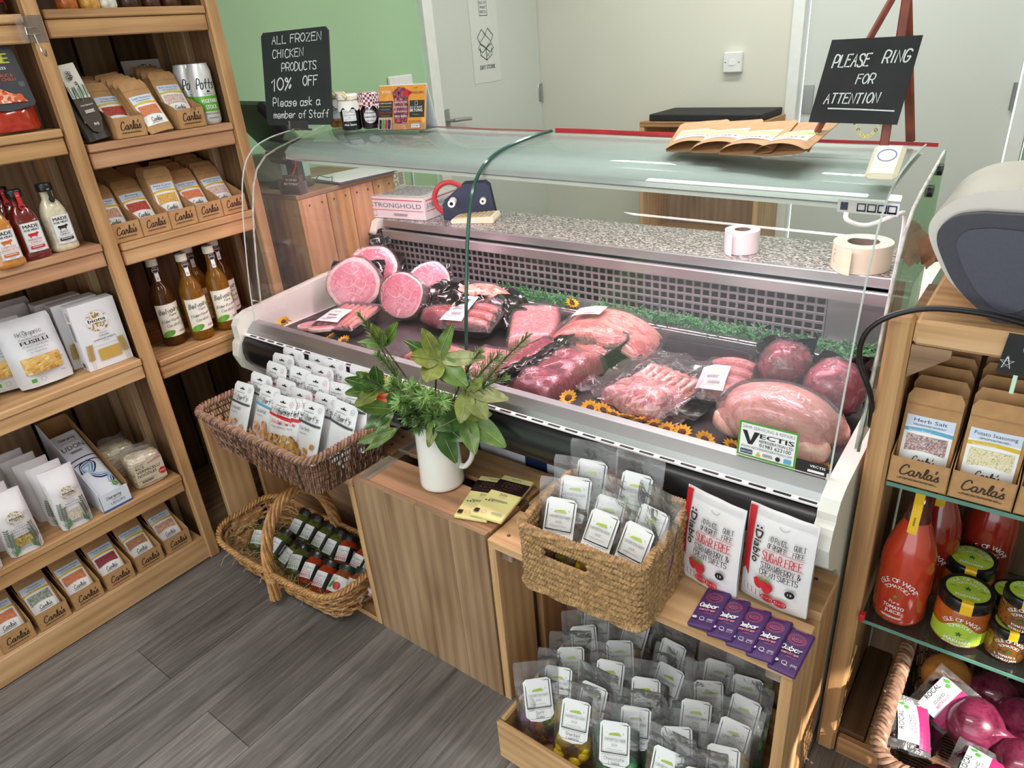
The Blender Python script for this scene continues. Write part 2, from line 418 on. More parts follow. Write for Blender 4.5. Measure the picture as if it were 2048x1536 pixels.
        s.k += 1; return s
    def build(s, name, parent, label=None): return s.mb.build(name, parent, label)
# ------------------------------------------------------------------ palette
WD = wood('pine_board', '8a6340', 'b48a5c', 'cca474')
WDL = wood('pale_pine', 'a67d52', 'c79e70', 'dcb88c', knots=.8)
WDD = wood('brown_crate_wood', '785d45', '987a5c', 'b29675', knots=.9)
WDR = wood('reddish_pine', '9c7052', 'ba8c68', 'cda381')
WDB = wood('dark_back_plank', '4a3322', '664a30', '7d5f42')
WDG = wood('weathered_end_grain', '5b5046', '857768', 'a39686', grain=1.3, knots=.3)
KR = mat('kraft_paper', 'b98e5f', .75, var=.07, vscale=60, bump=.15, bscale=120)
KRD = mat('brown_card', 'ab7d54', .8, var=.05, vscale=90)
KRI = mat('card_inside', '9c7348', .85, var=.04)
INK = mat('black_ink', '1b1714', .6, var=0)
INKB = mat('brown_ink', '3a2a20', .7, var=0)
GREY = mat('grey_ink', '77787c', .7, var=0)
WH = mat('white_print', 'f0f1f2', .45, var=0)
WHP = mat('white_paper', 'e9eaec', .6, var=.02)
CHALK = mat('chalk_white', 'dfe6e6', .9, var=.06, vscale=400)
SLATE = mat('chalkboard_face', '26302f', .75, var=.12, vscale=14)
SLATE2 = mat('black_slate', '2b2c2e', .8, var=.2, vscale=14)
GOLD = mat('gold_ink', 'b3913f', .4, var=0)
YEL = mat('yellow_band', 'd9b81e', .5, var=0)
BLUEB = mat('blue_band', '56a9cf', .5, var=0)
RED = mat('red_print', 'c4242b', .45, var=0)
ORA = mat('orange_print', 'd2602a', .45, var=0)
GRN = mat('green_print', '4f9a3a', .5, var=0)
LIME = mat('lime_print', 'a3c83c', .4, var=0)
NAVY = mat('navy_print', '1d2a55', .4, var=.05)
PINKP = mat('magenta_print', 'bb2f6a', .5, var=0)
BLK = mat('black_plastic', '141416', .35, var=.05, bump=.05)
DGR = mat('dark_grey_plastic', '34343c', .45, var=.06)
STEEL = mat('brushed_steel', 'b4b7ba', .32, .85, var=.05, vscale=6)
CHROME = mat('chrome', 'c9c9c9', .15, 1, var=0)
CREAM = mat('cream_plastic', 'e8e2c6', .35, var=.02)
WPL = mat('white_plastic', 'e7eae6', .4, var=.02)
FILM = film('clear_film', gloss=.40, haze=.075, rough=.14, bump=.35, bscale=30)  # white haze lightens the film in place of bright reflections
FILMW = film('pinkish_film', tint='fbf3f8', gloss=.34, haze=.05, rough=.06, bump=.5, bscale=34)
GLASS = film('counter_glass', tint='f3faf5', gloss=.34, haze=.02, rough=.0, ior=1.52)  # slight haze stands in for milky reflections on the panes
GLEDGE = mat('green_glass_edge', '2f5a50', .15, var=.1)
ACR = film('clear_acrylic', tint='fbfbff', gloss=.5, haze=.06, rough=.02)
BGLASS = film('jar_glass', tint='f4f6f2', gloss=.42, haze=.02, rough=.02)

# ------------------------------------------------------------------ room
def floor_mat():
    m, nt, b = newmat('grey_vinyl_plank'); L = nt.links
    tc = N(nt, 'TexCoord'); q = N(nt, 'Mapping'); q.inputs['Rotation'].default_value = (0, 0, rad(90)); L.new(tc.outputs['Object'], q.inputs['Vector'])
    br = N(nt, 'TexBrick', Scale=1.0); br.offset = .37; L.new(q.outputs[0], br.inputs['Vector'])
    for k, v in (('Mortar Size', .0012), ('Brick Width', 1.22), ('Row Height', .184), ('Bias', 0.0), ('Mortar Smooth', .1)): br.inputs[k].default_value = v
    br.inputs['Color1'].default_value = lin('6c6867'); br.inputs['Color2'].default_value = lin('858280'); br.inputs['Mortar'].default_value = lin('45413f')
    q2 = N(nt, 'Mapping'); q2.inputs['Scale'].default_value = (110, 5, 1); L.new(tc.outputs['Object'], q2.inputs['Vector'])
    n = N(nt, 'TexNoise', Scale=1.0, Detail=7.0, Roughness=.7); L.new(q2.outputs[0], n.inputs['Vector'])
    q3 = N(nt, 'Mapping'); q3.inputs['Scale'].default_value = (26, 2.2, 1); L.new(tc.outputs['Object'], q3.inputs['Vector'])
    n3 = N(nt, 'TexNoise', Scale=1.0, Detail=4.0, Distortion=1.0); L.new(q3.outputs[0], n3.inputs['Vector'])
    ad = N(nt, 'Math', operation='MULTIPLY_ADD'); ad.inputs[1].default_value = .7; L.new(n3.outputs[0], ad.inputs[0]); L.new(n.outputs[0], ad.inputs[2])
    g = ramp(nt, ad.outputs[0], [(.52, (.30, .29, .285, 1)), (.85, (.86, .85, .84, 1)), (1.1, (1.25, 1.24, 1.22, 1))])
    mx = N(nt, 'Mix', data_type='RGBA', blend_type='MULTIPLY'); mx.inputs[0].default_value = .95
    L.new(br.outputs[0], mx.inputs[6]); L.new(g, mx.inputs[7]); L.new(mx.outputs[2], b.inputs['Base Color'])
    b.inputs['Roughness'].default_value = .42
    bp = N(nt, 'Bump', Strength=.2, Distance=.002); L.new(n.outputs[0], bp.inputs['Height']); L.new(bp.outputs[0], b.inputs['Normal'])
    return m
WGRN = mat('sage_green_paint', 'a5c9a0', .6, var=.02, vscale=3, bump=.06, bscale=160)
WCRM = mat('cream_paint', 'd9d9cb', .6, var=.015, vscale=3, bump=.06, bscale=160)
DOORM = mat('grey_white_door_paint', 'cdd3cc', .5, var=.015, vscale=2)
CEIL = mat('ceiling_paint', 'eeeeea', .7, var=.02)
struct(MB().box(-2.6, 1.9, -2.6, 3.7, -.1, 0, floor_mat()).build('floor'))
struct(MB().box(-2.6, 1.9, -2.6, 3.7, 2.5, 2.6, CEIL).build('ceiling'))
struct(MB().box(-2.57, -2.45, -2.6, 2.57, 0, 2.5, WGRN).box(-2.57, -2.45, 2.57, 3.55, 2.1, 2.5, WGRN).build('wall_left'))
struct(MB().box(-2.57, -1.09, 3.5, 3.62, 0, 2.5, WCRM).box(-1.09, -.16, 3.5, 3.62, 2.1, 2.5, WCRM).box(-.16, 1.9, 3.5, 3.62, 0, 2.5, WGRN).build('wall_back'))
wr = MB()
for a in ((-2.6, .22, 0, 2.5), (.62, 3.7, 0, 2.5), (.22, .62, 0, 1.48), (.22, .62, 2.02, 2.5)): wr.box(1.7, 1.82, a[0], a[1], a[2], a[3], WCRM)
struct(wr.build('wall_right'))  # unseen wall blocking the sun; opening shaped for the patch on the onions
# doors
d = struct(MB().box(-2.49, -2.452, 2.655, 3.49, .01, 2.06, DOORM).build('door_1'))
h = MB().box(-2.452, -2.446, 2.665, 2.705, 1.09, 1.20, STEEL)
h.tube([(-2.446, 2.685, 1.147), (-2.405, 2.685, 1.147)], .008, STEEL).tube([(-2.405, 2.685, 1.147), (-2.402, 2.72, 1.147), (-2.405, 2.81, 1.141)], .009, STEEL); h.build('door_handle', d)
MB().tube([(-2.452, 3.492, 1.14), (-2.452, 3.492, 1.24)], .008, STEEL).box(-2.453, -2.450, 3.465, 3.49, 1.145, 1.235, STEEL).build('hinge', d)
fr = MB().box(-2.47, -2.43, 2.59, 2.65, 0, 2.12, WPL).box(-2.47, -2.425, 2.58, 2.60, 0, 2.13, WPL).box(-2.47, -2.43, 2.59, 3.5, 2.065, 2.12, WPL)
struct(fr.build('trim_1'))
d2 = struct(MB().box(-1.035, -.225, 3.53, 3.565, .01, 2.06, DOORM).build('door_2'))
MB().box(-1.03, -.985, 3.522, 3.53, 1.07, 1.19, STEEL).build('lock_plate', d2)
MB().tube([(-.232, 3.52, 1.08), (-.232, 3.52, 1.18)], .008, STEEL).build('hinge', d2)
f2 = MB().box(-1.095, -1.045, 3.48, 3.56, 0, 2.12, WPL).box(-.215, -.165, 3.48, 3.56, 0, 2.12, WPL).box(-1.095, -.165, 3.48, 3.56, 2.065, 2.12, WPL)
struct(f2.build('trim_2'))
# paper signs on the door
def paper_sign():
    t = thing('paper_sign', 'tall white paper notice with a carton drawing taped to the left door', 'sign', loc=(-2.4508, 3.03, 1.30), rz=90)
    MB().box(-.108, .108, -.0006, 0, -.012, .52, mat('notice_paper', 'd6dbd5', .6, var=.01), bev=.0001).build('sheet', t)
    L = Lab(); a = lambda: None
    L.text('MEAT PLANT', -.035, .335, .022, INK, w=.10); L.text('ISLE OF WIGHT', -.02, .37, .022, INK, w=.13)
    L.frame(-.03, .03, .22, .29, .003, INK)
    for i, s in enumerate(('ISLE OF', 'WIGHT', 'MEAT CO')): L.text(s, 0, .27-i*.02, .012, INK, w=.048)
    for pl in ([(0, .02), (.045, .045), (.045, .075)], [(0, .02), (-.045, .045), (-.045, .075)], [(0, .02), (0, .075)], [(0, .075), (-.03, .055), (-.06, .075), (-.045, .095), (0, .075)],
               [(0, .075), (.03, .055), (.06, .075), (.045, .095), (0, .075)], [(0, .075), (-.045, .10), (0, .135), (.042, .105), (0, .075)], [(-.045, .10), (-.062, .125), (-.025, .16), (0, .135)], [(.042, .105), (.062, .13), (.022, .165), (0, .135)]):
        L.line(pl, .0035, INK)
    L.ring(.012, .045, .006, .002, INK, 10); L.text('DRY STORE', 0, -.02+.0, .02, INK, w=.12)
    L.mb.v = [(x, y, z+.07) for x, y, z in L.mb.v]
    L.build('print', t)
paper_sign()
def switch(name, label, loc, rz, w, deep):
    t = thing(name, label, 'switch' if 'light' in name else 'socket', loc=loc, rz=rz)
    MB().box(-w/2, w/2, -deep, 0, 0, .088, WPL, bev=.004).build('plate', t)
    for i in (-1, 1): MB().box(i*.0075-.007, i*.0075+.007, -deep-.003, -deep, .031, .057, WH, bev=.001).build('rocker', t)
    for i in (-1, 1): MB().lathe([(.0035, 0), (.003, .001)], GREY, 8, M=T(i*w*.37, -deep, .044) @ RX(90)).build('screw', t)
switch('light_switch', 'white double light switch in a surface box on the cream wall', (-1.35, 3.5, 1.257), 0, .088, .028)
switch('wall_socket', 'white double socket on the green wall behind the jam jars', (-2.45, 2.40, 1.285), 90, .146, .014)
# fire call sticker and cables on the green wall
t = thing('fire_sticker', 'red and white fire action sticker on the green wall above the till counter', 'sticker', loc=(-2.4502, 2.305, 1.02), rz=90)
L = Lab(); L.rect(-.035, .035, 0, .06, WH); L.rect(-.031, .031, .012, .056, RED); L.rect(-.022, -.006, .018, .048, WH); L.line([(.005, .02), (.013, .045)], .005, WH); L.line([(.014, .02), (.022, .045)], .005, WH); L.rect(-.031, .031, .002, .009, INK); L.build('face', t)
t = thing('notice_sticker', 'small cream notice with grey symbols low on the green wall by the counter', 'sticker', loc=(-2.4502, 2.31, .90), rz=90)
L = Lab(); L.rect(-.04, .04, 0, .085, CREAM); L.ring(-.02, .06, .012, .004, GREY, 12); L.ring(-.02, .022, .012, .004, GREY, 12); L.small(.015, .065, .035, .004, 8, GREY); L.build('face', t)
tag(MB().tube([(-2.444, 2.50, 1.33), (-2.444, 2.44, 1.12), (-2.442, 2.40, 1.0), (-2.442, 2.39, .75)], .004, WPL).build('wall_cable'), 'thin white cable running down the green wall from the socket', 'cable')
# ceiling battens; the rear one is added to brighten the back wall
for i, y in enumerate((1.55, -.2, 2.75)):
    x = (-.5, -.9, -1.0)[i]
    t = thing('ceiling_lamp', ('white ceiling batten lamp over the meat counter', 'white ceiling batten lamp over the shop floor', 'white ceiling batten lamp added behind the counter to brighten the back wall')[i], 'lamp', loc=(x, y, 2.5))
    MB().box(-.76, .76, -.05, .05, -.03, 0, WPL).build('housing', t)
    MB().box(-.75, .75, -.035, .035, -.045, -.03, mat('lamp_tube', 'fffaf0', .4, var=0, emit=6)).build('tube', t)

# ------------------------------------------------------------------ left shelving
def rel(mb, name, parent, label=None):
    o = mb.build(name, parent, label); o.location = -parent.location; return o
def shelf_unit(label, y0, y1, levels, post0, post1, loc, back0=0.0):
    t = thing('shelf_unit', label, 'shelving', 'pine shelving along the left wall', loc)
    for i, z in enumerate(levels):
        m = [WD, WDL, WDR][i % 3] if i != 2 or post0 else WDR
        rel(MB().box(-2.42, -2.03, y0, y1, z-.02, z, m, bev=.003), 'shelf', t)
        rel(MB().box(-2.055, -2.036, y0, y1, z-.062, z-.021, m, bev=.003), 'front_strip', t)
    rel(MB().box(-2.447, -2.439, y0, y1+.02, .03, 2.3, mat('gap_shade', '17110c', .9, var=.1)), 'gap_shade_sheet', t)  # dark sheet stands in for the shade between the back planks
    n = int((y1-y0+.04)/.135)+1; w = (y1-y0+.03)/n
    for k in range(n): rel(MB().box(-2.437, -2.423, y0-.01+k*w+.004, y0-.01+(k+1)*w-.006, .05, 2.3, WDB if k % 2 else WDD), 'back_plank', t)
    for (ya, yb, ztop, zb) in (post0, post1):
        if yb is None: continue
        rel(MB().box(-2.05, -2.022, ya, yb, zb, ztop, WD, bev=.003), 'post', t)
        ym = (ya+yb)/2
        for k in range(3): rel(MB().box(-2.42+k*.124, -2.302+k*.124, ym-.009, ym+.009, zb, ztop, (WDD, WD, WDB)[k]), 'side_plank', t)
        for k in (0, 1): rel(MB().box(-2.36+k*.17, -2.33+k*.17, ym-.03, ym-.009, zb, ztop, WDD), 'batten', t)
    return t
ua = shelf_unit('left pine shelf unit with sauces, pasta and rice, standing on a plinth', -.25, .80, [.335, .74, 1.08, 1.375, 1.63, 1.95], (-.29, -.25, 2.3, 0), (.803, .8375, 2.3, 0), (-2.03, .28, 0))
rel(MB().box(-2.42, -2.03, -.25, .80, .07, .09, WDL, bev=.003), 'shelf', ua)
rel(MB().box(-2.045, -2.027, -.25, .843, .003, .088, WDL, bev=.004), 'plinth_board', ua)
ub = shelf_unit('right pine shelf unit with spice boxes and cordial, next to the green wall', .847, 1.275, [.712, 1.066, 1.327, 1.638, 1.95], (None, None, 0, 0), (1.276, 1.311, 2.3, 0), (-2.03, 1.06, 0))
rel(MB().box(-2.42, -2.13, .85, 1.26, .0, .10, WDD, bev=.004), 'plinth_board', ub)
rel(MB().box(-2.37, -2.25, .85, .88, .1, .7, WDB).box(-2.34, -2.12, .852, .872, .25, .33, WDD), 'batten', ub)
# clear hook on the divider post
t = thing('adhesive_hook', 'clear square adhesive hook with a steel wire hook on the shelf post', 'hook', loc=(-2.0218, .805, 1.568), rz=90)
MB().box(-.03, .03, -.0012, 0, 0, .058, ACR, bev=.0005).build('pad', t)
h = MB().tube([(-.014, -.003, .018), (-.014, -.003, .033), (.014, -.003, .033), (.014, -.003, .018), (-.014, -.003, .018)], .0017, CHROME, 6)
h.tube([(0, -.004, .018), (.002, -.005, -.005), (.004, -.008, -.022), (.006, -.018, -.03), (.006, -.024, -.022), (.006, -.024, -.016)], .0017, CHROME, 6); h.build('wire_hook', t)

# ------------------------------------------------------------------ crates in front of the counter
def crate(label, x0, x1, y0, y1, zt, loc, solid=False, bottom=True, wr=(WDL, WDR)):
    t = thing('wooden_crate', label, 'crate', 'wooden crates in front of the meat counter', loc)
    d = y1-y0; sl = d*.44
    if solid:
        n = 4; w = (x1-x0)/n
        for k in range(n): rel(MB().box(x0+k*w, x0+(k+1)*w-.0006, y0, y0+.016, 0, zt, WDD, bev=.0004), 'front_plank', t)
        for xa in (x0, x1-.022): rel(MB().box(xa, xa+.022, y0+.017, y1, 0, zt-.012, WDD), 'side_board', t)
        for k in range(2): rel(MB().box(x0, x0+.04, y0+.018+k*(d-.018-.115), y0+.13+k*(d-.018-.115), zt-.012, zt, WDG, bev=.003), 'end_board', t)
        for k in range(2): rel(MB().box(x0+.041, x1, y0+.018+k*(d-.018-.115), y0+.13+k*(d-.018-.115), zt-.013, zt-.001, (WDR, WD)[k], bev=.002), 'slat', t)
        rel(MB().box(x0, x1, y1-.02, y1, 0, zt-.013, WDD), 'back_board', t)
        return t
    for k in range(2):
        ya = y0 if k == 0 else y1-sl
        rel(MB().box(x0, x1, ya, ya+sl, zt-.022, zt, wr[k], bev=.002), 'slat', t)
        for xa in (x0, x1-.02):
            rel(MB().box(xa, xa+.02, ya, ya+sl, .0, zt-.0225, WDL if k == 0 else WD, bev=.002), 'side_board', t)
        if bottom: rel(MB().box(x0+.02, x1-.02, ya, ya+sl, .0, .016, WD, bev=.002), 'bottom_slat', t)
    sc = MB()
    for xa in (x0+.035, x1-.035):
        for k, ya in enumerate((y0+.035, y0+sl-.035, y1-sl+.035, y1-.035)): sc.lathe([(.004, zt-.0005), (.0045, zt+.0004), (.002, zt+.0004), (0, zt-.0005)], INKB, 8, M=T(xa, ya, 0))
    rel(sc, 'screw_heads', t)
    for k in range(3): rel(MB().box(x0+.02, x1-.02, y1-.02, y1-.004, .02+k*(zt-.06)/3, .018+(k+1)*(zt-.06)/3, WDD), 'back_plank', t)
    for xa in (x0+.021, x1-.051): rel(MB().box(xa, xa+.03, y0+.02, y0+.05, zt-.062, zt-.0226, WDG, bev=.002), 'corner_block', t)
    return t
crate('open-fronted wooden crate under the brown wicker basket', -2.045, -1.303, .91, 1.17, .505, (-1.67, 1.0, 0))
crate('upended wooden crate with its solid bottom to the front, under the white jug', -1.297, -.857, .91, 1.19, .512, (-1.07, 1.0, 0), True)
crate('open-fronted wooden crate under the seagrass basket and sweet bags', -.852, -.187, .91, 1.19, .505, (-.52, 1.0, 0), False, False, (WDL, WDL))
t = thing('low_wooden_box', 'low pine box on the floor full of clear sweet bags', 'box', loc=(-.485, .95, 0))
for nm, a in (('front_board', (-.765, -.215, .775, .79, .0, .115)), ('back_board', (-.765, -.215, 1.135, 1.15, .0, .115)), ('end_board', (-.765, -.75, .791, 1.134, .0, .115)), ('end_board', (-.23, -.215, .791, 1.134, .0, .115))):
    rel(MB().box(*a, WDL, bev=.004), nm, t)
rel(MB().box(-.749, -.231, .791, 1.134, .004, .016, WD), 'bottom_board', t)

# ------------------------------------------------------------------ refrigerated meat counter
DX0, DX1 = -1.974, -.224
def zt(x): return 1.287-(x-DX0)/(DX1-DX0)*.035
PROF = [(1.15, .742), (1.157, .82), (1.172, .92), (1.192, 1.03), (1.208, 1.10), (1.228, 1.165), (1.255, 1.213), (1.295, 1.245), (1.35, 1.262), (1.42, 1.271), (1.50, 1.276), (1.57, 1.277)]
def prof(x, q): y, z = q; return (y, .742+(z-.742)*(zt(x)-.742)/(1.277-.742))
mc = thing('meat_counter', 'refrigerated meat counter with curved glass, black bumper and granite worktop', 'counter', loc=(-1.1, 1.6, 0))
PANEL = mat('white_counter_panel', 'dfe4ec', .35, var=.015)
ENDP = mat('ivory_end_panel', 'e4e6dc', .4, var=.03, vscale=5)
b = MB().box(DX0, DX1, 1.205, 1.95, .05, .60, PANEL)
rel(b, 'base_panel', mc)
L = Lab(lambda x, z, e: (x, 1.205-e, z))
for x in (-1.86, -1.625, -1.39, -1.145, -.925, -.70, -.47, -.27): L.rect(x-.034, x+.034, .06, .56, NAVY)
rel(L.mb, 'navy_stripes', mc)
bp = [(1.155, .70), (1.118, .708), (1.100, .704), (1.086, .688), (1.080, .66), (1.083, .632), (1.096, .612), (1.12, .603), (1.20, .60), (1.20, .70)]
rel(MB().prism(bp, DX0+.002, DX1-.002, mat('black_bumper', '17171b', .3, var=.1, vscale=8), 'x', smooth=True), 'bumper', mc, )
rel(MB().prism([(1.142, .742), (1.121, .726), (1.112, .7135), (1.16, .713), (1.165, .742)], DX0, DX1, STEEL, 'x'), 'front_rim', mc)
sl = MB()
for k in range(38): sl.box(DX0+.03+k*.0455, DX0+.062+k*.0455, 1.1015, 1.1075, .7100, .7150, INK, bev=.0005)
for k in range(38): pass
rel(MB().box(DX0, DX1, 1.100, 1.118, .7085, .7138, WH, bev=.001), 'vent_strip', mc)
rel(sl, 'vent_slots', mc)
TRAY = mat('pink_white_liner', 'e3dcdc', .35, var=.02)
rel(MB().box(DX0, DX1, 1.166, 1.74, .665, .69, TRAY), 'deck', mc)
rel(MB().box(DX0+.002, DX1, 1.648, 1.668, .69, .745, STEEL).box(DX0+.002, DX1, 1.648, 1.735, .745, .752, STEEL), 'rear_rail', mc)
# perforated grille
gm = MB(); GRM = mat('grey_grille', '8d8b8f', .4, .5, var=.05)
gx0, gx1, gz0, gz1 = -1.93, -.40, .755, .868
n = 62
for k in range(n+1): x = gx0+(gx1-gx0)*k/n; gm.box(x-.0035, x+.0035, 1.728, 1.733, gz0, gz1, GRM, bev=.0006)
for k in range(6): z = gz0+(gz1-gz0)*k/5; gm.box(gx0, gx1, 1.7275, 1.7335, z-.0035, z+.0035, GRM, bev=.0006)
gm.box(gx1, DX1-.01, 1.728, 1.733, gz0, gz1, STEEL)
rel(gm, 'grille', mc)
rel(MB().box(gx0-.03, DX1, 1.765, 1.77, .70, .90, BLK), 'grille_back', mc)
rel(MB().box(DX0+.03, DX1, 1.712, 1.728, .868, .90, STEEL, bev=.003), 'steel_band', mc)
GRAN = speck('speckled_granite', ['201e1f', '454241', '6f6b68', '979290', 'b7b1ac', 'd2cdc8'], 330, .25, 'vor', stretch=(.55, 1, 1))
rel(MB().box(DX0+.02, DX1, 1.748, 1.99, .905, .93, GRAN), 'granite_worktop', mc)
rel(MB().box(DX0+.02, DX1, 1.735, 1.7475, .903, .9305, STEEL, bev=.002), 'worktop_edge', mc)
rel(MB().box(DX0+.03, DX1-.01, 1.80, 1.97, .60, .904, PANEL), 'rear_cabinet', mc)
# end panels
pe = [(1.205, .02), (1.205, .50), (1.165, .54), (1.115, .57), (1.082, .60), (1.064, .65), (1.074, .69), (1.085, .70), (1.085, .745), (1.10, .765), (1.135, .778), (1.45, .80), (1.70, .805), (1.712, .89), (1.73, .923), (1.75, .929), (1.99, .929), (1.99, .02)]
rel(MB().prism(pe, -2.008, DX0-.001, ENDP, 'x'), 'end_panel', mc)
pr = [(y, z-.03) if z > .7 and y < 1.7 else (y, z) for y, z in pe]
rel(MB().prism(pr, DX1+.001, -.19, ENDP, 'x'), 'end_panel', mc)
# curved panes
def pane(x0, x1):
    P = PROF
    def fn(u, v):
        f = v*(len(P)-1); i = min(int(f), len(P)-2); k = f-i; x = x0+(x1-x0)*u
        q = (P[i][0]+(P[i+1][0]-P[i][0])*k, P[i][1]+(P[i+1][1]-P[i][1])*k); y, z = prof(x, q); return (x, y, z)
    rel(MB().sheet(fn, 1, (len(P)-1)*1, GLASS), 'glass_pane', mc)
XM = -1.077
pane(DX0, XM-.002); pane(XM+.002, DX1)
for x, r, m, nm in ((XM, .0045, GLEDGE, 'pane_joint'), (DX0, .002, mat('pale_glass_edge', 'c9d4cf', .2, var=0), 'pane_edge'), (DX1, .0018, MATS['pale_glass_edge'], 'pane_edge')):
    rel(MB().tube([(x,)+prof(x, q) for q in catmull([Vector(p) for p in PROF], 3)], r, m, 6), nm, mc)
def endglass(x, m, k):
    pts = [(1.175+.0, .80)]+[(y+.045, z-.035) for y, z in [prof(x, q) for q in PROF[1:9]]]+[(1.585, zt(x)-.012), (1.585, .80)]
    rel(MB().prism(pts, x, x+.006, m, 'x'), 'end_glass', mc)
    rel(MB().tube([(x+.003, y-.002, z) for y, z in pts[:-1]], .0028, mat('chipped_glass_edge', 'd9ddd6', .6, var=.2, vscale=60, bump=.6, bscale=90), 6), 'end_glass_edge', mc)
endglass(-2.0, film('end_glass', tint='fbfdfb', gloss=.10, haze=.015, rough=.0), 0)
endglass(-.196, film('green_reflection_glass', tint='ecf7f0', gloss=.3, haze=.16, rough=.01, dcol='b4e0c4'), 1)  # mint haze paints the green wall's reflection into this pane
# canopy
CAN = mat('grey_canopy', 'c3cbcd', .16, var=.02, coat=.3)
cx0, cx1 = -1.86, DX1-.004
cp = [(1.285, 1.222), (1.29, 1.233), (1.315, 1.247), (1.36, 1.2565), (1.42, 1.263), (1.50, 1.268), (1.585, 1.269)]
def canfn(u, v):
    f = v*(len(cp)-1); i = min(int(f), len(cp)-2); k = f-i; x = cx0+(cx1-cx0)*u
    y, z = prof(x, (cp[i][0]+(cp[i+1][0]-cp[i][0])*k, cp[i][1]+(cp[i+1][1]-cp[i][1])*k))
    if u == 0: y += .03*(1-v)
    return (x, y, z)
rel(MB().sheet(canfn, 24, 24, CAN), 'canopy', mc)
rel(MB().sheet(lambda u, v: (lambda p: (p[0], p[1], p[2]-.010-.006*math.sin(v*PI)))(canfn(u, v)), 10, 12, WPL), 'canopy_underside', mc)
rel(MB().tube([(-.68, 1.47, 1.185), (-.235, 1.47, 1.172)], .0055, mat('led_strip', 'fff4f6', .4, var=0, emit=9), 8), 'led_strip', mc)
tp = MB()
for x0, x1, w in ((-1.55, XM, .002), (XM+.01, -.60, .0045), (-.60, DX1+.02, .003)): tp.sheet(lambda u, v: (x0+(x1-x0)*u, 1.572+.003*math.sin(u*9), zt(x0+(x1-x0)*u)-.004+v*w*2.4), 14, 1, mat('red_tape', 'cf2a36', .3, var=.1))
rel(tp, 'red_tape', mc)
for y, z in ((1.46, 1.19), (1.53, 1.215)): rel(MB().lathe([(.0, -.006), (.011, -.005), (.011, .003), (.0, .004)], BLK, 14, M=T(-.187, y, z) @ RY(90)), 'glass_stud', mc)
L = Lab(lambda x, z, e: (x,)+tuple(Vector(prof(x, (1.284, z)))-Vector((e+.001, 0))))
L.rect(-.30, -.205, 1.206, 1.228, WH); L.rect(-.295, -.283, 1.210, 1.224, NAVY)
for x in (-.262, -.246, -.230, -.215): L.frame(x-.006, x+.006, 1.211, 1.223, .003, NAVY)
rel(L.mb, 'maker_badge', mc)
# joint cards on the glass: service sticker
def onpane(x, z, e):
    for i in range(len(PROF)-1):
        if PROF[i][1] <= z <= PROF[i+1][1]:
            k = (z-PROF[i][1])/(PROF[i+1][1]-PROF[i][1]); y = PROF[i][0]+(PROF[i+1][0]-PROF[i][0])*k; return (x, y-.001-e, z)
    return (x, PROF[0][0]-.001-e, z)
t = thing('service_sticker', 'white and green refrigeration service sticker at the right end of the counter glass', 'sticker', loc=(-.34, 1.15, .745))
L = Lab(onpane); GS = mat('sticker_green', '4c9a34', .4, var=0)
L.rect(-.394, -.284, .733+.010, .815, GS); L.rect(-.390, -.288, .747, .811, WH)
L.text('24HR SERVICING & REPAIRS', -.339, .8015, .0062, GREY, w=.096)
L.poly([(-.387, .797), (-.378, .797), (-.370, .777), (-.364, .797), (-.354, .797), (-.366, .770), (-.374, .770)], INK)
L.text('ECTIS', -.3225, .787, .0095, INK, w=.062, bold=.0012); L.text('REFRIGERATION LTD', -.3225, .7785, .006, INK, w=.062); L.text('01983 623100', -.3235, .7695, .0075, INK, w=.058)
L.text('WWW.VECTISREFRIGERATION.COM', -.3395, .7625, .0048, GREY, w=.095)
L.rect(-.387, -.364, .750, .759, NAVY); L.text('REFCOM', -.3755, .7525, .004, WH, w=.02); L.poly([(-.358, .750), (-.348, .750), (-.353, .759)], YEL); L.small(-.335, .757, .02, .001, 4, GREY); L.disc(-.316, .7545, .0045, INK); L.rect(-.305, -.292, .750, .759, BLUEB)
rel(L.mb, 'face', t)
t = thing('qr_sticker', 'small black sticker in the bottom right corner of the counter glass', 'sticker', loc=(-.255, 1.15, .74))
L = Lab(onpane); L.rect(-.284, -.229, .743, .767, INK); L.text('VECTIS', -.246, .7565, .0048, WH, w=.027, bold=.0006); L.rect(-.262, -.233, .7465, .7515, WH); rel(L.mb, 'face', t)
# ------------------------------------------------------------------ packaging builders (front faces -Y, base at z = 0)
def pthick(w, h, d, top=.0, base=.35):
    def t(x, z):
        u = max(-1, min(1, 2*x/w)); v = max(0, min(1, z/h))
        g = (1-v)**.7 if base is None else math.sin(PI*min(1, (v+base)/(1+base)))**.8 if v < 1 else 0
        return d*g*max(0, 1-abs(u)**2.6)**.75+.0006
    return t
def packet(w, h, t, m, back=.5, rt=.08, rb=.0, wob=0, seed=0, nu=14, nv=14, mb=None):
    """sealed bag: bulging front and back sheets on one outline; rt / rb round the top / bottom corners"""
    mb = mb or MB()
    def ox(u, v):
        x = (u-.5)*w; z = v*h; c = rt*w
        if z > h-c and c > 0: k = (z-(h-c))/c; x *= 1-(1-math.sqrt(max(0, 1-k*k)))*2*rt
        c = rb*w
        if z < c and c > 0: k = 1-z/c; x *= 1-(1-math.sqrt(max(0, 1-k*k)))*2*rb
        return x, z
    def f(sg):
        def g(u, v):
            x, z = ox(u, v); y = t(x, z)*(1 if sg < 0 else back)
            n = wob*noise.noise(Vector((x*28+seed, z*22, seed*1.3))) if wob else 0
            return (x, sg*y+n, z)
        return g
    mb.sheet(f(-1), nu, nv, m); mb.sheet(f(1), nu, nv, m, flip=True)
    return mb
def on(t): return lambda x, z, e: (x, -t(x, z)-e, z)
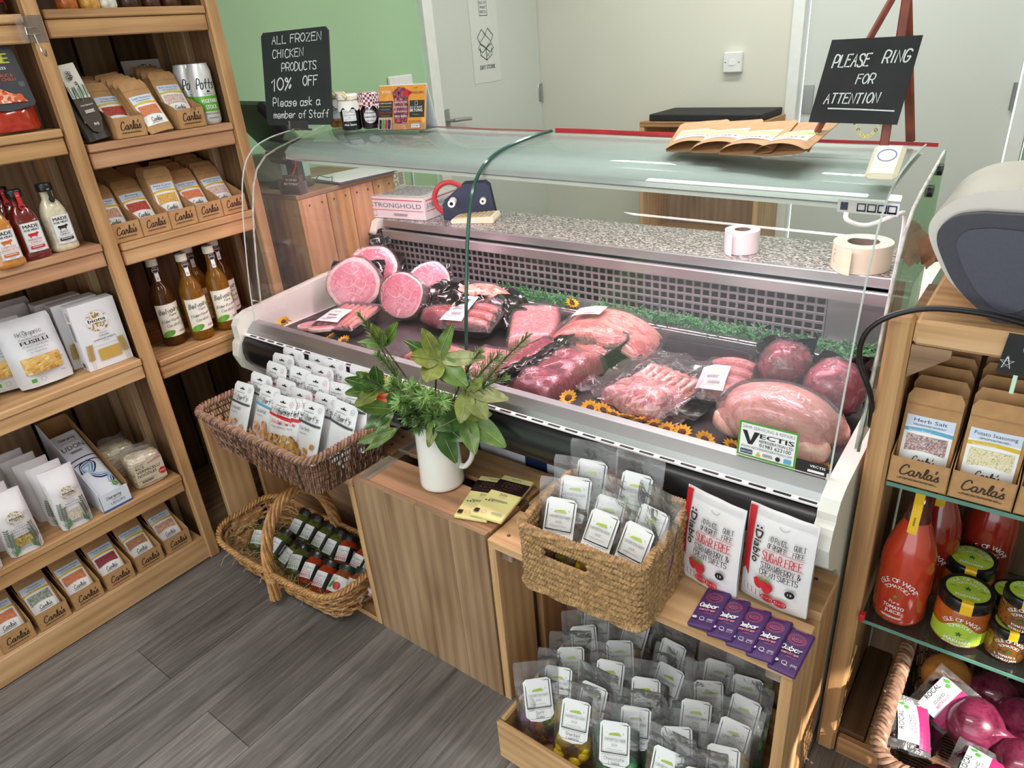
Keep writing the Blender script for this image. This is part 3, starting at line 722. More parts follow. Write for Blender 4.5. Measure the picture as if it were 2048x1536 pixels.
SPICE = {'red': ['7a1f1c', 'a8352a', 'c9583f', 'a02a22'], 'orange': ['b9572f', 'd2784a', 'e0956a', 'c4673a'], 'green': ['5d6a5c', '8a9686', 'b9c0b2', '4b564b', 'd5d8cf'],
         'maroon': ['5b1120', '8a1c30', 'a5384a', '701628'], 'pink': ['b06a55', 'd39a80', 'e6c3ae', '8f4b3c'], 'brown': ['a86a4a', 'c08a60', '8e4c34', 'dcae88'], 'yellow': ['c99a3a', 'e0b858', 'b98528', 'efd48a'],
         'cream': ['e6dfc0', 'd9cf9e', 'efe8cc', 'a89c68'], 'salt': ['b9a6a8', '8d7d86', 'd8cbc8', 'b8776a', '5f5a66'], 'sauce': ['e2d2cc', 'b98f84', 'f0e8e4']}
def spice(k): return speck('spice_'+k, SPICE[k], 520, .55)
PW, PH = .0785, .152
PT = pthick(PW, PH, .010, base=None)
PMESH = {}
def spice_label(par, title, band, pic, fm, blue='white_print'):
    L = Lab(fm); L.rect(-.034, .034, .022, .108, WH, 8, 8); L.rect(-.034, .034, .090, .108, mat('pale_blue_print', 'cfdcf0', .5, var=0) if blue != 'white_print' else WH, 6, 2)
    L.text(title, 0, .0985, .0058, INK if len(title) < 14 else INK, w=min(.056, .0052*len(title))); L.small(0, .094, .05, .0009, 2, GREY)
    L.band(-.034, .034, lambda a: .0805+.003*math.sin(a*PI), lambda a: .0865+.003*math.sin(a*PI), band, 10, 1); L.hand('Savoury Blends', -.012, .0825, .0032, WH, .14)
    L.band(-.029, .029, lambda a: .048+.004*math.sin(a*PI), lambda a: .077, pic, 10, 6); L.script(.002, .0365, .012, INK, .10); L.small(0, .0275, .04, .0008, 2, GREY)
    return L.build('label', par)
def pouch(label, title=None, band=None, pic=None, group=None, m=None, name='spice_pouch'):
    o = thing(name, label, 'pouch', group)
    if 'p' not in PMESH:
        mb = packet(PW, PH, PT, KR, .4, .09, .05, 0, 1, 12, 12)
        PMESH['p'] = mb.build('pouch_body', o, weld=.00005).data
        L = Lab(on(PT)); L.rect(-.0385, .0385, .1245, .1268, KRD, 8, 1); PMESH['z'] = L.build('zip_line', o).data
    else:
        for n, k in (('pouch_body', 'p'), ('zip_line', 'z')):
            q = bpy.data.objects.new(n, PMESH[k]); COL.objects.link(q); q.parent = o
    if title: spice_label(o, title, band, pic, on(PT), 'blue' if name == 'spice_pouch' else 'x')
    return o
BOXM = {}
def spice_box(label, d=.2, hf=.054, hb=.12, group=None, w=.0838, price=None):
    o = thing('display_box', label, 'box', group); k = (d, hf, hb)
    if k not in BOXM:
        b = MB(); s = .0015
        b.box(-w/2, w/2, 0, d, 0, s, KRI, bev=.0003).box(-w/2, w/2, 0, s, 0, hf, KR, bev=.0004).box(-w/2, w/2, d-s, d, 0, hb, KRI, bev=.0004)
        for x in (-w/2, w/2-s): b.prism([(0, 0), (0, hf), (.012, hf+.006), (d*.8, hb), (d, hb), (d, 0)], x, x+s, KR, 'x')
        BOXM[k] = b.build('card_tray', o).data
    else:
        q = bpy.data.objects.new('card_tray', BOXM[k]); COL.objects.link(q); q.parent = o
    if 'l' not in BOXM:
        L = Lab(); L.script(.002, .031, .021, INKB, .12); L.small(0, .0135, .062, .0012, 2, INKB); BOXM['l'] = L.build('wordmark', o.children[0]).data
    else:
        q = bpy.data.objects.new('wordmark', BOXM['l']); COL.objects.link(q); q.parent = o.children[0]
    if price:
        L = Lab(); L.hand(price, .01, .046, .007, INK, .12); L.build('price', o)
    return o
def carton(name, label, cat, w, d, h, m, draw=None, group=None, side=None):
    o = thing(name, label, cat, group); MB().box(-w/2, w/2, 0, d, 0, h, m, bev=.001).build('box', o)
    if draw: L = Lab(); draw(L); L.build('print', o)
    if side: L = Lab(lambda x, z, e: (-w/2-e, d/2-x, z)); side(L); L.build('side_print', o)
    return o
def cyl(r): return lambda x, z, e: ((r+e)*math.sin(x/r), -(r+e)*math.cos(x/r), z)
def frac(i): return ('frontmost', 'second', 'third', 'fourth', 'fifth', 'sixth', 'seventh', 'eighth', 'ninth')[i]

# ------------------------------------------------------------------ left shelves: spice boxes
SX = -2.03
flav = [('Cajun Spice', 'orange'), ('Tuscan', 'green'), ('Tandoori Masala', 'orange'), ('Chicken Shawarma', 'maroon'), ('Fried Chicken', 'brown'), ('Piri Piri', 'pink')]
for i, (nm, pc) in enumerate(flav):
    y = .2485+.0955*i; z = .091; x = SX-.004
    what = ('coral', 'grey-green', 'orange', 'dark red', 'speckled brown', 'pale pink')[i]
    put(spice_box('brown card box on the plinth holding one pouch with a %s picture' % what, .20, .055, .11, 'spice boxes on the bottom shelf'), (x, y, z), 90)
    put(pouch('kraft pouch with a %s spice picture, leaning in a box on the bottom shelf' % what, nm, YEL, spice(pc), 'pouches on the bottom shelf'), (x-.030, y, z+.012), 90, -36)
for i in range(5):
    y = .878+.0855*i; x = SX-.010; z = 1.067
    where = ('leftmost, cut by the post', 'second from the left', 'middle', 'fourth from the left', 'rightmost, behind the counter glass')[i]
    put(spice_box('open spice box, %s in the row above the cordial bottles' % where, .26, .052, .125, 'spice boxes above the cordial'), (x, y, z), 90)
    n = (6, 7, 6, 6, 7)[i]; pic = ('pink', 'red', 'yellow', 'orange', 'sauce')[i]
    for k in range(n):
        dx = .045+.019*k if i != 2 else .092+.016*k
        ttl = (('Garlic Salt', 'Rendang', 'Mild', 'Jerk Spice', 'Bread Sauce')[i], YEL, spice(pic)) if k == 0 else (None, None, None)
        put(pouch('kraft pouch, %s from the front in the %s spice box above the cordial' % (frac(k), ('leftmost', 'second', 'middle', 'fourth', 'rightmost')[i]), *ttl, group='pouches above the cordial'), (x-dx, y, z+.009+.005*k+random.uniform(0, .006)), 90, -33+random.uniform(-2, 2), random.uniform(-.6, .6))
for k in range(5):
    put(pouch('kraft mild curry pouch standing proud in the middle spice box, %s of the bunch' % frac(k), *(('Mild Curry', YEL, spice('yellow')) if k == 0 else (None, None, None)), group='mild curry bunch'), (-2.088-.0085*k, 1.047-.001*k, 1.083+.001*k), 90, -14)
put(spice_box('open spice box at the left of the shelf with the cans', .26, .053, .12, 'spice boxes beside the cans'), (-2.045, .977, 1.328), 90)
put(spice_box('open spice box with a handwritten price next to the cans', .26, .053, .12, 'spice boxes beside the cans', price='2.50'), (-2.045, 1.158, 1.328), 90)
for i, (y, n, ttl) in enumerate(((.977, 4, ('Chipotle', 'red')), (1.158, 4, ('Rich Gravy Mix', 'sauce')))):
    for k in range(n):
        put(pouch('kraft pouch, %s from the front in the %s box beside the cans' % (frac(k), ('left', 'price-marked')[i]), *((ttl[0], YEL, spice(ttl[1])) if k == 0 else (None, None, None)), group='pouches beside the cans'), (-2.085-.03*k, y, 1.336+.006*k+(.012 if i else 0)), 90, -30, random.uniform(-1, 1))
for k in range(5):
    put(pouch('kraft lamb shawarma pouch leaning between the two boxes beside the cans, %s of the bunch' % frac(k), *(('Lamb Shawarma', YEL, spice('orange')) if k == 0 else (None, None, None)), group='lamb shawarma bunch'), (-2.046-.022*k, 1.062-.004*k, 1.329+.006*k), 96, -27, -5)
# cans
def can(label, loc, rz):
    o = thing('stock_can', label, 'can', 'cans of vegetable stock', loc, rz)
    r = .0325
    MB().lathe([(.0, 0), (.026, 0), (r-.001, .006), (r, .012), (r, .145), (.028, .160), (.0275, .165), (.0255, .165), (.0255, .162), (0, .162)], mat('white_can', 'e3e6e6', .28, .35, var=.04), 28).build('can_body', o)
    L = Lab(cyl(r)); GC = mat('can_green', '69b23f', .35, .2, var=0); L.rect(-.06, .06, .036, .078, GC, 24, 1)
    L.hand('Potts', -.004, .098, .026, INK, .1, .2, w=.05); L.text('VEGETABLE', 0, .060, .0105, WH, w=.05, bold=.0007); L.text('STOCK', 0, .0425, .0115, WH, w=.032, bold=.0007)
    L.text('PACKED IN FLAVOUR', 0, .027, .005, INK, w=.045); L.small(0, .018, .035, .0014, 2, GREY); L.poly([(-.005, .088), (.005, .088), (.003, .092), (-.002, .094)], INK); L.small(0, .083, .03, .001, 1, INK)
    L.build('can_print', o)
can('white and green can of vegetable stock, front one at the right end of the shelf', (-2.085, 1.238, 1.328), 82)
can('white and green can of vegetable stock, half hidden behind its twin', (-2.162, 1.238, 1.328), 85)
o = thing('card_sleeve', 'white card with a curved heading standing behind the pouches and cans', 'card', loc=(-2.31, 1.215, 1.328), rz=90, rx=-8)
MB().box(-.07, .07, 0, .004, 0, .19, WHP, bev=.001).build('card', o); L = Lab(); L.arc('INSPIRED DINING', 0, .112, .052, .014, INK, 155, 25); L.disc(.005, .145, .01, INK); L.build('print', o)
# tall sleeve of dark berries beside the post
for i, (yy, xx, rz, lb) in enumerate(((.895, -2.062, 96, 'tall brown and white drawn sleeve on a dark vinegar pouch by the post'), (.868, -2.10, 92, 'second tall sleeve half hidden by the shelf post, beside the drawn sleeve'))):
    o = thing('sleeve_pouch', lb, 'pouch', 'sleeved pouches by the post', (xx, yy, 1.334), rz, -9, -7)
    tt = pthick(.072, .125, .014, base=None); packet(.072, .125, tt, mat('dark_foil', '2c2622', .3, var=.1, coat=.4), .6, .05, 0, .002, i).build('pouch_body', o, weld=.0001)
    c = MB(); c.box(-.024, .024, -.019, -.017, .045, .185, mat('sleeve_white', 'dad7cf', .6, var=.03), bev=.0006)
    c.prism([(-.024, .105), (.024, .10), (.024, .05), (.014, .022), (.0, .016), (-.014, .022), (-.024, .05)], -.0196, -.0178, mat('sleeve_brown', '473a32', .6, var=.05), 'y'); c.build('sleeve', o)
    L = Lab(lambda x, z, e: (x, -.0197-e, z))
    for k in range(9): L.line([(-.02+k*.005, .10+random.uniform(-.006, .01)), (-.019+k*.005+random.uniform(-.004, .004), .125+random.uniform(0, .012))], .002, INK if k % 2 else mat('leaf_print', '3f8a5f', .5, var=0))
    for k in range(12): L.ring(-.004+random.uniform(-.008, .008), .15+random.uniform(-.014, .016), .003, .0012, INK, 8)
    L.text('Wild Balsamic', 0, .083, .004, WH, w=.034); L.small(0, .072, .03, .0012, 4, WH); L.text('BIJ', 0, .035, .006, WH, w=.012); L.build('print', o)
# jars and tops at the upper edge of the picture
for i, (y, c, cp) in enumerate(((.93, 'b9662f', 'c98a2e'), (.985, 'd4a24a', 'c98a2e'), (1.09, '3c2a1e', '201c1a'), (1.15, '4a2d22', '201c1a'), (1.205, '52301c', '201c1a'), (1.03, 'ece9e2', '3a3f8a'))):
    o = thing('condiment_jar', 'small jar of %s on the top shelf, %s' % (('orange preserve', 'pale honey', 'dark chutney', 'brown relish', 'dark pickle', 'white sauce')[i], ('first from the left', 'second from the left', 'fourth from the left', 'fifth from the left', 'last on the right', 'third from the left')[i]), 'jar', 'jars on the top right shelf', (-2.085, y, 1.639), 90)
    MB().lathe([(.0, 0), (.022, 0), (.025, .006), (.025, .075), (.02, .085), (.02, .09)], mat('preserve%d' % i, c, .2, var=.25, vscale=70, coat=.8), 20).build('jar_body', o)
    MB().lathe([(.0, .09), (.023, .09), (.023, .106), (0, .106)], mat('lid%d' % i, cp, .3, var=0), 20).build('lid', o)
o = thing('condiment_jar', 'jar with red flame label on the top left shelf beside the hook', 'jar', loc=(-2.09, .755, 1.631), rz=90)
MB().lathe([(0, 0), (.033, 0), (.036, .008), (.036, .09), (.028, .105)], mat('dark_sauce', '2b1a16', .2, var=.1, coat=.8), 22).build('jar_body', o)
MB().lathe([(0, .105), (.03, .105), (.03, .12), (0, .12)], BLK, 22).build('lid', o)
L = Lab(cyl(.0362)); L.rect(-.045, .045, .03, .075, PINKP, 16, 1); L.poly([(-.04+.08*i/16, .014+(.026 if i % 2 else .012)) for i in range(17)]+[(.04, .012), (-.04, .012)], RED); L.build('jar_label', o)

# ------------------------------------------------------------------ left shelves: sauces
o = thing('sauce_pack', 'dark printed sleeve on a clear pouch of red pasta sauce, upper left shelf', 'pouch', loc=(-2.06, .705, 1.380), rz=93, rx=-6)
tt = pthick(.13, .085, .022, base=.3)
packet(.125, .10, tt, mat('tomato_sauce', 'b02a12', .15, var=.12, vscale=50, coat=1), .6, 0, .06, .002, 3).build('sauce_pouch', o, weld=.0001)
MB().prism([(-.062, .06), (-.056, .052), (0, .044), (.056, .052), (.062, .06), (.054, .185), (.03, .192), (-.03, .192), (-.054, .185)], -.027, -.0225, mat('charcoal_card', '3a3a42', .55, var=.06), 'y').build('card_sleeve', o)
L = Lab(lambda x, z, e: (x, -.0272-e, z)); L.text('DINE', -.003, .148, .022, ORA, w=.078, bold=.0022); L.text('E', .026, .148, .022, LIME, w=.018, bold=.003); L.text('in with Potts', -.01, .135, .008, WH, w=.07)
L.text('TOMATO, GARLIC &', -.008, .119, .0065, ORA, w=.082); L.text("BIRD'S EYE CHILLI", -.006, .110, .0065, ORA, w=.085); L.text('PASTA SAUCE', -.02, .102, .005, RED, w=.04)
L.poly([(-.05, .062), (.045, .062), (.035, .075), (.01, .085), (-.012, .098), (-.04, .088)], speck('pasta_print', ['c43a22', 'e2683a', 'f0c39a', '8e1f14', 'd8492a', 'f5e4d4'], 140, .5)); L.disc(.03, .073, .008, ORA); L.small(.045, .105, .014, .001, 6, GREY); L.line([(.042, .095), (.049, .095), (.0455, .101), (.042, .095)], .0008, GREY); L.build('print', o)
def sauce_bottle(label, loc, rz, sc, cow, name, cap, cl):
    o = thing('sauce_bottle', label, 'bottle', 'sauce bottles on the third shelf', loc, rz)
    sq = lambda p, a: (p[0]*(abs(math.cos(a))**4+abs(math.sin(a))**4)**-.14, p[1]*.72*(abs(math.cos(a))**4+abs(math.sin(a))**4)**-.14, p[2])
    m = mat('sauce_'+sc, sc, .18, var=.10, vscale=90, coat=.9)
    MB().lathe([(0, 0), (.030, 0), (.034, .004), (.0345, .012), (.031, .022), (.0315, .09), (.029, .105), (.022, .122), (.0145, .132), (.014, .148), (.0155, .150), (.0155, .154), (.0, .154)], m, 32, fn=sq).build('bottle_body', o, sharp=60)
    MB().lathe([(0, .152), (.0175, .152), (.0185, .155), (.0185, .169), (.017, .171), (0, .171)], mat('cap_'+cap, cap, .3, var=0), 24).build('cap', o)
    P = lambda x, z, e: (x, -.0245-e-.0012*math.cos(x*40), z)
    L = Lab(P); C = mat('cow_'+cow, cow, .5, var=0); L.rect(-.0235, .0235, .020, .092, WHP, 4, 1); L.frame(-.0222, .0222, .0213, .0907, .0007, INK)
    L.text('MADE', 0, .079, .0085, INK, w=.036, bold=.0006); L.text('FOR MEAT', 0, .0715, .0052, INK, w=.036, bold=.0003)
    L.poly([(-.013, .0635), (-.011, .0655), (.006, .0655), (.009, .0675), (.013, .066), (.012, .0625), (.008, .0605), (.0075, .0545), (.0055, .0545), (.0052, .0582), (-.006, .0582), (-.0065, .0545), (-.0085, .0545), (-.009, .0585), (-.0115, .061)], C)
    a, b = name; L.text(a, 0, .0480, .0048, C, w=.0042*len(a)); L.text(b, 0, .0415, .0048, C, w=.0042*len(b)); L.line([(-.02, .0385), (.02, .0385)], .0004, INK)
    L.rect(-.017, .017, .0275, .035, C); L.small(0, .0325, .028, .0008, 2, WH); L.text('215 ml', 0, .0232, .003, INK, w=.012); L.build('label', o)
    L = Lab(lambda x, z, e: (x, -.0188-e-max(0, .148-z)*.12, z)); L.rect(-.005, .005, .125, .166, C if cl else mat('tag_ink', '17181a', .4, var=0)); L.poly([(.0075*math.cos(2*PI*i/16), .132+.0085*math.sin(2*PI*i/16)) for i in range(16)], C if cl else MATS['tag_ink'])
    L.poly([(.005*math.cos(2*PI*i/12), .131+.004*math.sin(2*PI*i/12)) for i in range(12)], INK); L.text('EST', 0, .155, .004, WH, w=.006); L.build('neck_tag', o)
sauce_bottle('flat-sided bottle of white black-garlic sauce, rightmost of the sauce bottles', (-2.075, .728, 1.081), 93, 'd9d0b4', '1e1c1c', ('BLACK', 'GARLIC'), '17171a', 0)
sauce_bottle('flat-sided bottle of dark red sriracha sauce, between the white and orange ones', (-2.062, .652, 1.081), 93, '6e1512', 'c3242b', ('SRIRACHA', 'CHILLI'), '17171a', 1)
sauce_bottle('flat-sided bottle of orange chipotle burger sauce, left of the red one', (-2.04, .583, 1.081), 93, 'c98436', 'cf6a26', ('CHIPOTLE', 'BURGER STYLE'), '17171a', 1)
sauce_bottle('dark red sauce bottle standing behind the sriracha bottle', (-2.16, .655, 1.081), 90, '57100f', 'c3242b', ('SRIRACHA', 'CHILLI'), '17171a', 1)

# ------------------------------------------------------------------ left shelves: cordial
AMB = film('amber_cordial', tint='e0ac50', gloss=.36, haze=.30, rough=.03, dcol='c48a2e')
AMD = film('dark_amber_cordial', tint='b07a30', gloss=.36, haze=.28, rough=.03, dcol='7d5018')
def cordial(label, loc, rz, m):
    o = thing('cordial_bottle', label, 'bottle', 'elderflower cordial bottles', loc, rz); r = .0345
    MB().lathe([(0, .004), (.028, .0), (.033, .003), (r, .010), (r, .150), (.032, .168), (.024, .185), (.0165, .198), (.0145, .215), (.0138, .245), (.0155, .247), (.0155, .252), (0, .252)], m, 28).build('bottle_body', o, sharp=60)
    MB().lathe([(0, .250), (.0165, .250), (.0165, .268), (.015, .272), (0, .272)], mat('cordial_cap', 'e6e2d0', .4, var=.03), 20).build('cap', o)
    L = Lab(cyl(r+.0002)); L.rect(-.040, .040, .032, .135, mat('cordial_label', 'f3f0e2', .5, var=0), 20, 1)
    FL = speck('elderflower_print', ['f3f0e2', 'e8dba0', 'd8c568', 'f6f2e0'], 420, .5); L.poly([(-.012, .135), (.04, .135), (.04, .105), (.015, .118)], FL); L.poly([(-.04, .032), (-.01, .032), (-.02, .056), (-.04, .062)], FL); L.poly([(.005, .032), (.04, .032), (.04, .062), (.02, .05)], FL)
    LF = mat('cordial_leaf', '6fb03c', .45, var=.15, vscale=60)
    for lx, lz, a, k in ((-.020, .042, 20, 1.3), (.036, .105, 130, .9), (.038, .09, 100, .8)):
        L.fan([(lx+k*(.016*math.cos(rad(q))*math.cos(rad(a))-.0075*math.sin(rad(q))*math.sin(rad(a))), lz+k*(.016*math.cos(rad(q))*math.sin(rad(a))+.0075*math.sin(rad(q))*math.cos(rad(a)))) for q in range(0, 360, 24)], LF)
    L.hand('Belvoir', -.004, .108, .014, INK, .11, .3, w=.052, rot=6); L.hand('Farm', .006, .098, .007, INK, .12, .3, rot=4); L.hand('Elderflower', -.002, .080, .0085, INK, .10, .3, w=.056, rot=6); L.hand('Cordial', .0, .065, .0085, INK, .10, .3, w=.038, rot=5)
    L.ring(.027, .068, .006, .0006, GREY, 14); L.small(.02, .047, .026, .0009, 4, GREY); L.build('label', o)
    L = Lab(lambda x, z, e: (x, -.0165-e-max(0, .232-z)*.10, z)); L.rect(-.006, .006, .205, .235, WH); L.disc(0, .240, .0115, INK, 20); L.ring(0, .240, .0095, .0006, WH, 18); L.text('taste', 0, .2385, .005, WH, w=.015); L.text('GREAT', 0, .2445, .002, WH, w=.007); L.text('22', 0, .2105, .006, INK, w=.008); L.build('neck_tag', o)
for i, (x, y, m, rz, lb) in enumerate(((-2.125, .955, AMD, 80, 'dark amber cordial bottle, front left of the group'), (-2.085, 1.028, AMB, 82, 'golden cordial bottle, front middle of the group'), (-2.085, 1.118, AMB, 80, 'golden cordial bottle, front right of the group'),
     (-2.16, 1.09, AMB, 86, 'cordial bottle behind the middle and right ones'), (-2.155, 1.178, AMD, 86, 'cordial bottle at the back right behind the right one'))): cordial('elderflower '+lb, (x, y, .713), rz, m)

# ------------------------------------------------------------------ left shelves: pasta
def swirl(L, x, z, r, m, seedv=1):
    rnd = random.Random(seedv)
    for k in range(46):
        a = rnd.uniform(0, 2*PI); q = r*math.sqrt(rnd.uniform(.02, 1)); s = r*rnd.uniform(.07, .16); b = rnd.uniform(0, PI)
        L.poly([(x+q*math.cos(a)+s*math.cos(t)*math.cos(b)-s*.55*math.sin(t)*math.sin(b), z+q*math.sin(a)+s*math.cos(t)*math.sin(b)+s*.55*math.sin(t)*math.cos(b)) for t in [2*PI*i/8 for i in range(8)]], m); L.k -= 1
    L.k += 1
def ears(L, x, z, h, m, n=7, side=1):
    L.line([(x, z), (x+side*.002, z+h*.5), (x+side*.006, z+h)], .0008, m); L.k -= 1
    for k in range(n):
        t = .35+.65*k/n; cx, cz = x+side*.006*t*t, z+h*t
        for sd in (-1, 1):
            L.poly([(cx, cz), (cx+sd*.0055, cz+.004), (cx+sd*.006, cz+.0085), (cx+sd*.0015, cz+.005)], m); L.k -= 1
    L.k += 1
def biona(L):
    L.ring(0, .135, .03, .0005, GOLD, 26); swirl(L, 0, .135, .029, GOLD, 3); L.rect(-.030, .030, .131, .144, WH); L.text('biona', -.001, .1335, .0105, INK, w=.046, bold=.001); L.text('ORGANIC', .002, .126, .0035, GOLD, w=.034)
    L.text('ORGANIC', .005, .098, .0032, GREY, w=.022); L.text('ITALIAN', .005, .0895, .0052, INK, w=.026); L.text('LASAGNE SHEETS', .004, .080, .0052, INK, w=.060); L.text('WHITE', .005, .074, .0032, GREY, w=.018); L.line([(-.03, .066), (.036, .066)], .0006, GREY)
    L.rect(-.024, .034, .022, .056, mat('lasagne_sheet', 'c9a550', .5, var=.05)); 
    for x, s in ((-.05, 1), (-.044, 1), (.05, -1), (.044, -1)): ears(L, x, .004, .07, GOLD, 8, s)
def bsand(L): L.ring(0, .16, .012, .0006, GOLD, 16); swirl(L, 0, .16, .011, GOLD, 4); L.small(0, .14, .022, .0012, 26, GREY); L.rect(-.012, .012, .008, .024, WH); [L.rect(-.011+.0028*k, -.0095+.0028*k, .009, .023, INK) for k in range(8)]
CARTW = mat('white_carton', 'e6e6ec', .45, var=.01)
for i in range(3):
    put(carton('pasta_carton', ('white lasagne carton with a gold emblem, front one of three', 'white lasagne carton in the middle of the three', 'white lasagne carton at the back of the three')[i], 'carton', .122, .046, .19, CARTW, biona, 'lasagne cartons', bsand), (-2.066-.062*i, .735-.018*i, .741), 88)
FUS = speck('fusilli_window', ['a97a2e', 'd8ab55', 'e6c277', 'c08f3f', 'f0d69a'], 90, .4)
def fusilli(label, loc, rz, seed, face=True):
    o = thing('pasta_bag', label, 'bag', 'fusilli bags on the fourth shelf', loc, rz, -8)
    o.location.z += .006
    t = pthick(.135, .185, .032, base=.3); packet(.135, .185, t, mat('white_pasta_bag', 'dddfe4', .4, var=.03, bump=.3, bscale=25), .8, .03, .03, .006, seed).build('bag_body', o, weld=.0001)
    if not face: return
    L = Lab(lambda x, z, e: (x, -t(x, z)-e-.006, z)); L.hand('Mr Organic', 0, .140, .011, INK, .09, 0, w=.06); L.ring(-.012, .144, .008, .0008, INK, 14); L.text('ITALIAN ORGANIC', .004, .128, .0055, INK, w=.066); L.text('FUSILLI', .004, .1165, .0095, INK, w=.066, bold=.0012)
    for k, s in enumerate(('Produced in small batches', 'and dried slowly at a', 'low temperature')): L.hand(s, .004, .1085-.008*k, .0042, INK, .09, .1, w=.06-.01*k)
    L.rect(-.045, .048, .038, .082, FUS, 6, 4)
    for k in range(26): L.poly([(-.042+.0034*k+a, .042+.038*((k*37) % 10)/10+b) for a, b in ((0, 0), (.009, .002), (.010, .005), (.001, .004))], mat('fusilli_piece', 'e0b665', .45, var=.1))
    L.rect(-.04, -.028, .016, .026, GRN); L.ring(-.012, .021, .006, .0008, GREY, 14); L.text('500g', .04, .027, .004, INK, w=.01); L.build('print', o)
fusilli('white fusilli bag with a pasta window, at the front of the fourth shelf', (-2.10, .575, .742), 85, 2)
fusilli('white fusilli bag peeping out behind the front one, at the left edge', (-2.15, .515, .742), 74, 5)
for i in range(2): fusilli(('blue-white shaded pasta bag at the back of the fourth shelf', 'pasta bag standing between the back one and the fusilli bags')[i], (-2.30+.07*i, .60-.03*i, .745), 84, 8+i, False)
o = thing('pasta_bag', 'corner of a white and gold pasta bag at the left edge of the fourth shelf', 'bag', loc=(-2.07, .405, .742), rz=88)
t = pthick(.07, .10, .02, base=.3); packet(.07, .10, t, CARTW, .8, .03, .03, .003, 6).build('bag_body', o, weld=.0001); L = Lab(on(t)); ears(L, .026, .006, .05, GOLD, 7, -1); L.build('print', o)

# ------------------------------------------------------------------ left shelves: rice, noodles
RICEW = mat('white_rice_bag', 'e4e3e6', .5, var=.02, bump=.2, bscale=30)
def rice_bag(label, loc, rz, title, win, group, seed, art=True):
    o = thing('rice_bag', label, 'bag', group, loc, rz)
    w, h = .086, .185; t = lambda x, z: (.028*max(0, 1-abs(2*x/w)**4)**.5+.001)*(1 if z < .13 else max(.08, 1-(z-.13)/.05))
    mb = packet(w, h, t, RICEW, .9, .0, .03, .003, seed)
    mb.build('bag_body', o, weld=.0001)
    if not art: return o
    f = lambda x, z, e: (x, -t(x, z)-e-.0032, z); L = Lab(f); G2 = mat('grey_leaf_ink', '5c6a5a', .5, var=0)
    L.ring(.004, .114, .0195, .0005, GOLD, 20); swirl(L, .004, .114, .019, GOLD, 5); L.rect(-.014, .022, .1115, .1195, WH); L.text('biona', .004, .1125, .0065, INK, w=.028, bold=.0007)
    L.text('ORGANIC', .004, .088, .003, GREY, w=.02)
    for k, s in enumerate(title): L.text(s, .004, .0805-.0075*k, .0045 if k < len(title)-1 else .0035, INK, w=min(.05, .0047*len(s)))
    L.poly([(-.018, .028), (.022, .028), (.024, .032), (.024, .056), (.02, .06), (-.016, .06), (-.02, .056), (-.02, .032)], win); L.small(.002, .022, .03, .0009, 2, GREY)
    for x, hh, s in ((-.033, .085, 1), (-.026, .07, 1), (.034, .085, -1), (.029, .065, -1)): ears(L, x, .006, hh, G2, 8, s)
    for x, s in ((-.03, 1), (.03, -1)):
        for k in range(4): L.poly([(x, .004), (x+s*(-.008+.007*k), .03+.004*k), (x+s*(-.003+.006*k), .02)], mat('leaf_ink_green', '5d7f5c', .5, var=0))
    L.ring(.03, .122, .004, .0006, GREY, 10); L.build('print', o); return o
BR = speck('brown_rice_window', ['8f7a3a', 'b39a52', '6f5c28', 'cbb878'], 260, .4, stretch=(1, 1, .5)); RR = speck('risotto_window', ['cfc3b2', 'b4a590', 'e4dccf', '9b8c76'], 300, .4)
rice_bag('white long grain rice bag with a brown window, frontmost of its row', (-2.07, .362, .336), 84, ('EASY COOK', 'LONG GRAIN', 'BROWN RICE'), BR, 'long grain rice bags', 1)
rice_bag('white risotto rice bag with a pale window, frontmost of its row', (-2.07, .497, .336), 84, ('RISOTTO', 'BROWN RICE'), RR, 'risotto rice bags', 2)
for k in range(4): rice_bag('white risotto rice bag, %s in its row on the fifth shelf' % frac(k+1), (-2.125-.058*k, .488-.012*k, .336), 84, ('RISOTTO', 'BROWN RICE'), RR, 'risotto rice bags', 3+k, k == 0)
for k in range(2): rice_bag('white long grain rice bag, %s in its row on the fifth shelf' % frac(k+1), (-2.135-.062*k, .35-.012*k, .336), 84, ('LONG GRAIN',), BR, 'long grain rice bags', 9+k, False)
rice_bag('white rice bag cut by the left edge of the picture, lowest on the fifth shelf', (-2.06, .255, .336), 84, ('BASMATI',), BR, 'rice bags at the left edge', 12)
o = thing('noodle_box', 'white display box of udon noodles with a blue base line', 'box', loc=(-2.036, .605, .336), rz=90)
UW = mat('udon_white', 'dde4ee', .45, var=.01); s = .002; b = MB()
b.box(-.043, .043, 0, .30, 0, s, KRI, bev=.0004).box(-.043, .043, 0, s, 0, .058, UW, bev=.0006).box(-.043, .043, .298, .30, 0, .215, KRI, bev=.0006)
for x0 in (-.043, .041): b.prism([(0, 0), (0, .066), (.012, .072), (.285, .215), (.30, .215), (.30, 0)], x0, x0+s, UW if x0 < 0 else KRI, 'x')
b.build('card_tray', o); L = Lab(); L.rect(-.043, .043, 0, .006, mat('udon_blue', '2e62a8', .45, var=0)); L.hand('Clearspring', -.004, .036, .009, INK, .09, .2, w=.042); L.text('ORGANIC', .002, .0285, .004, GREY, w=.026); L.text('UDON', .002, .0155, .0085, GREY, w=.04); L.build('print', o)
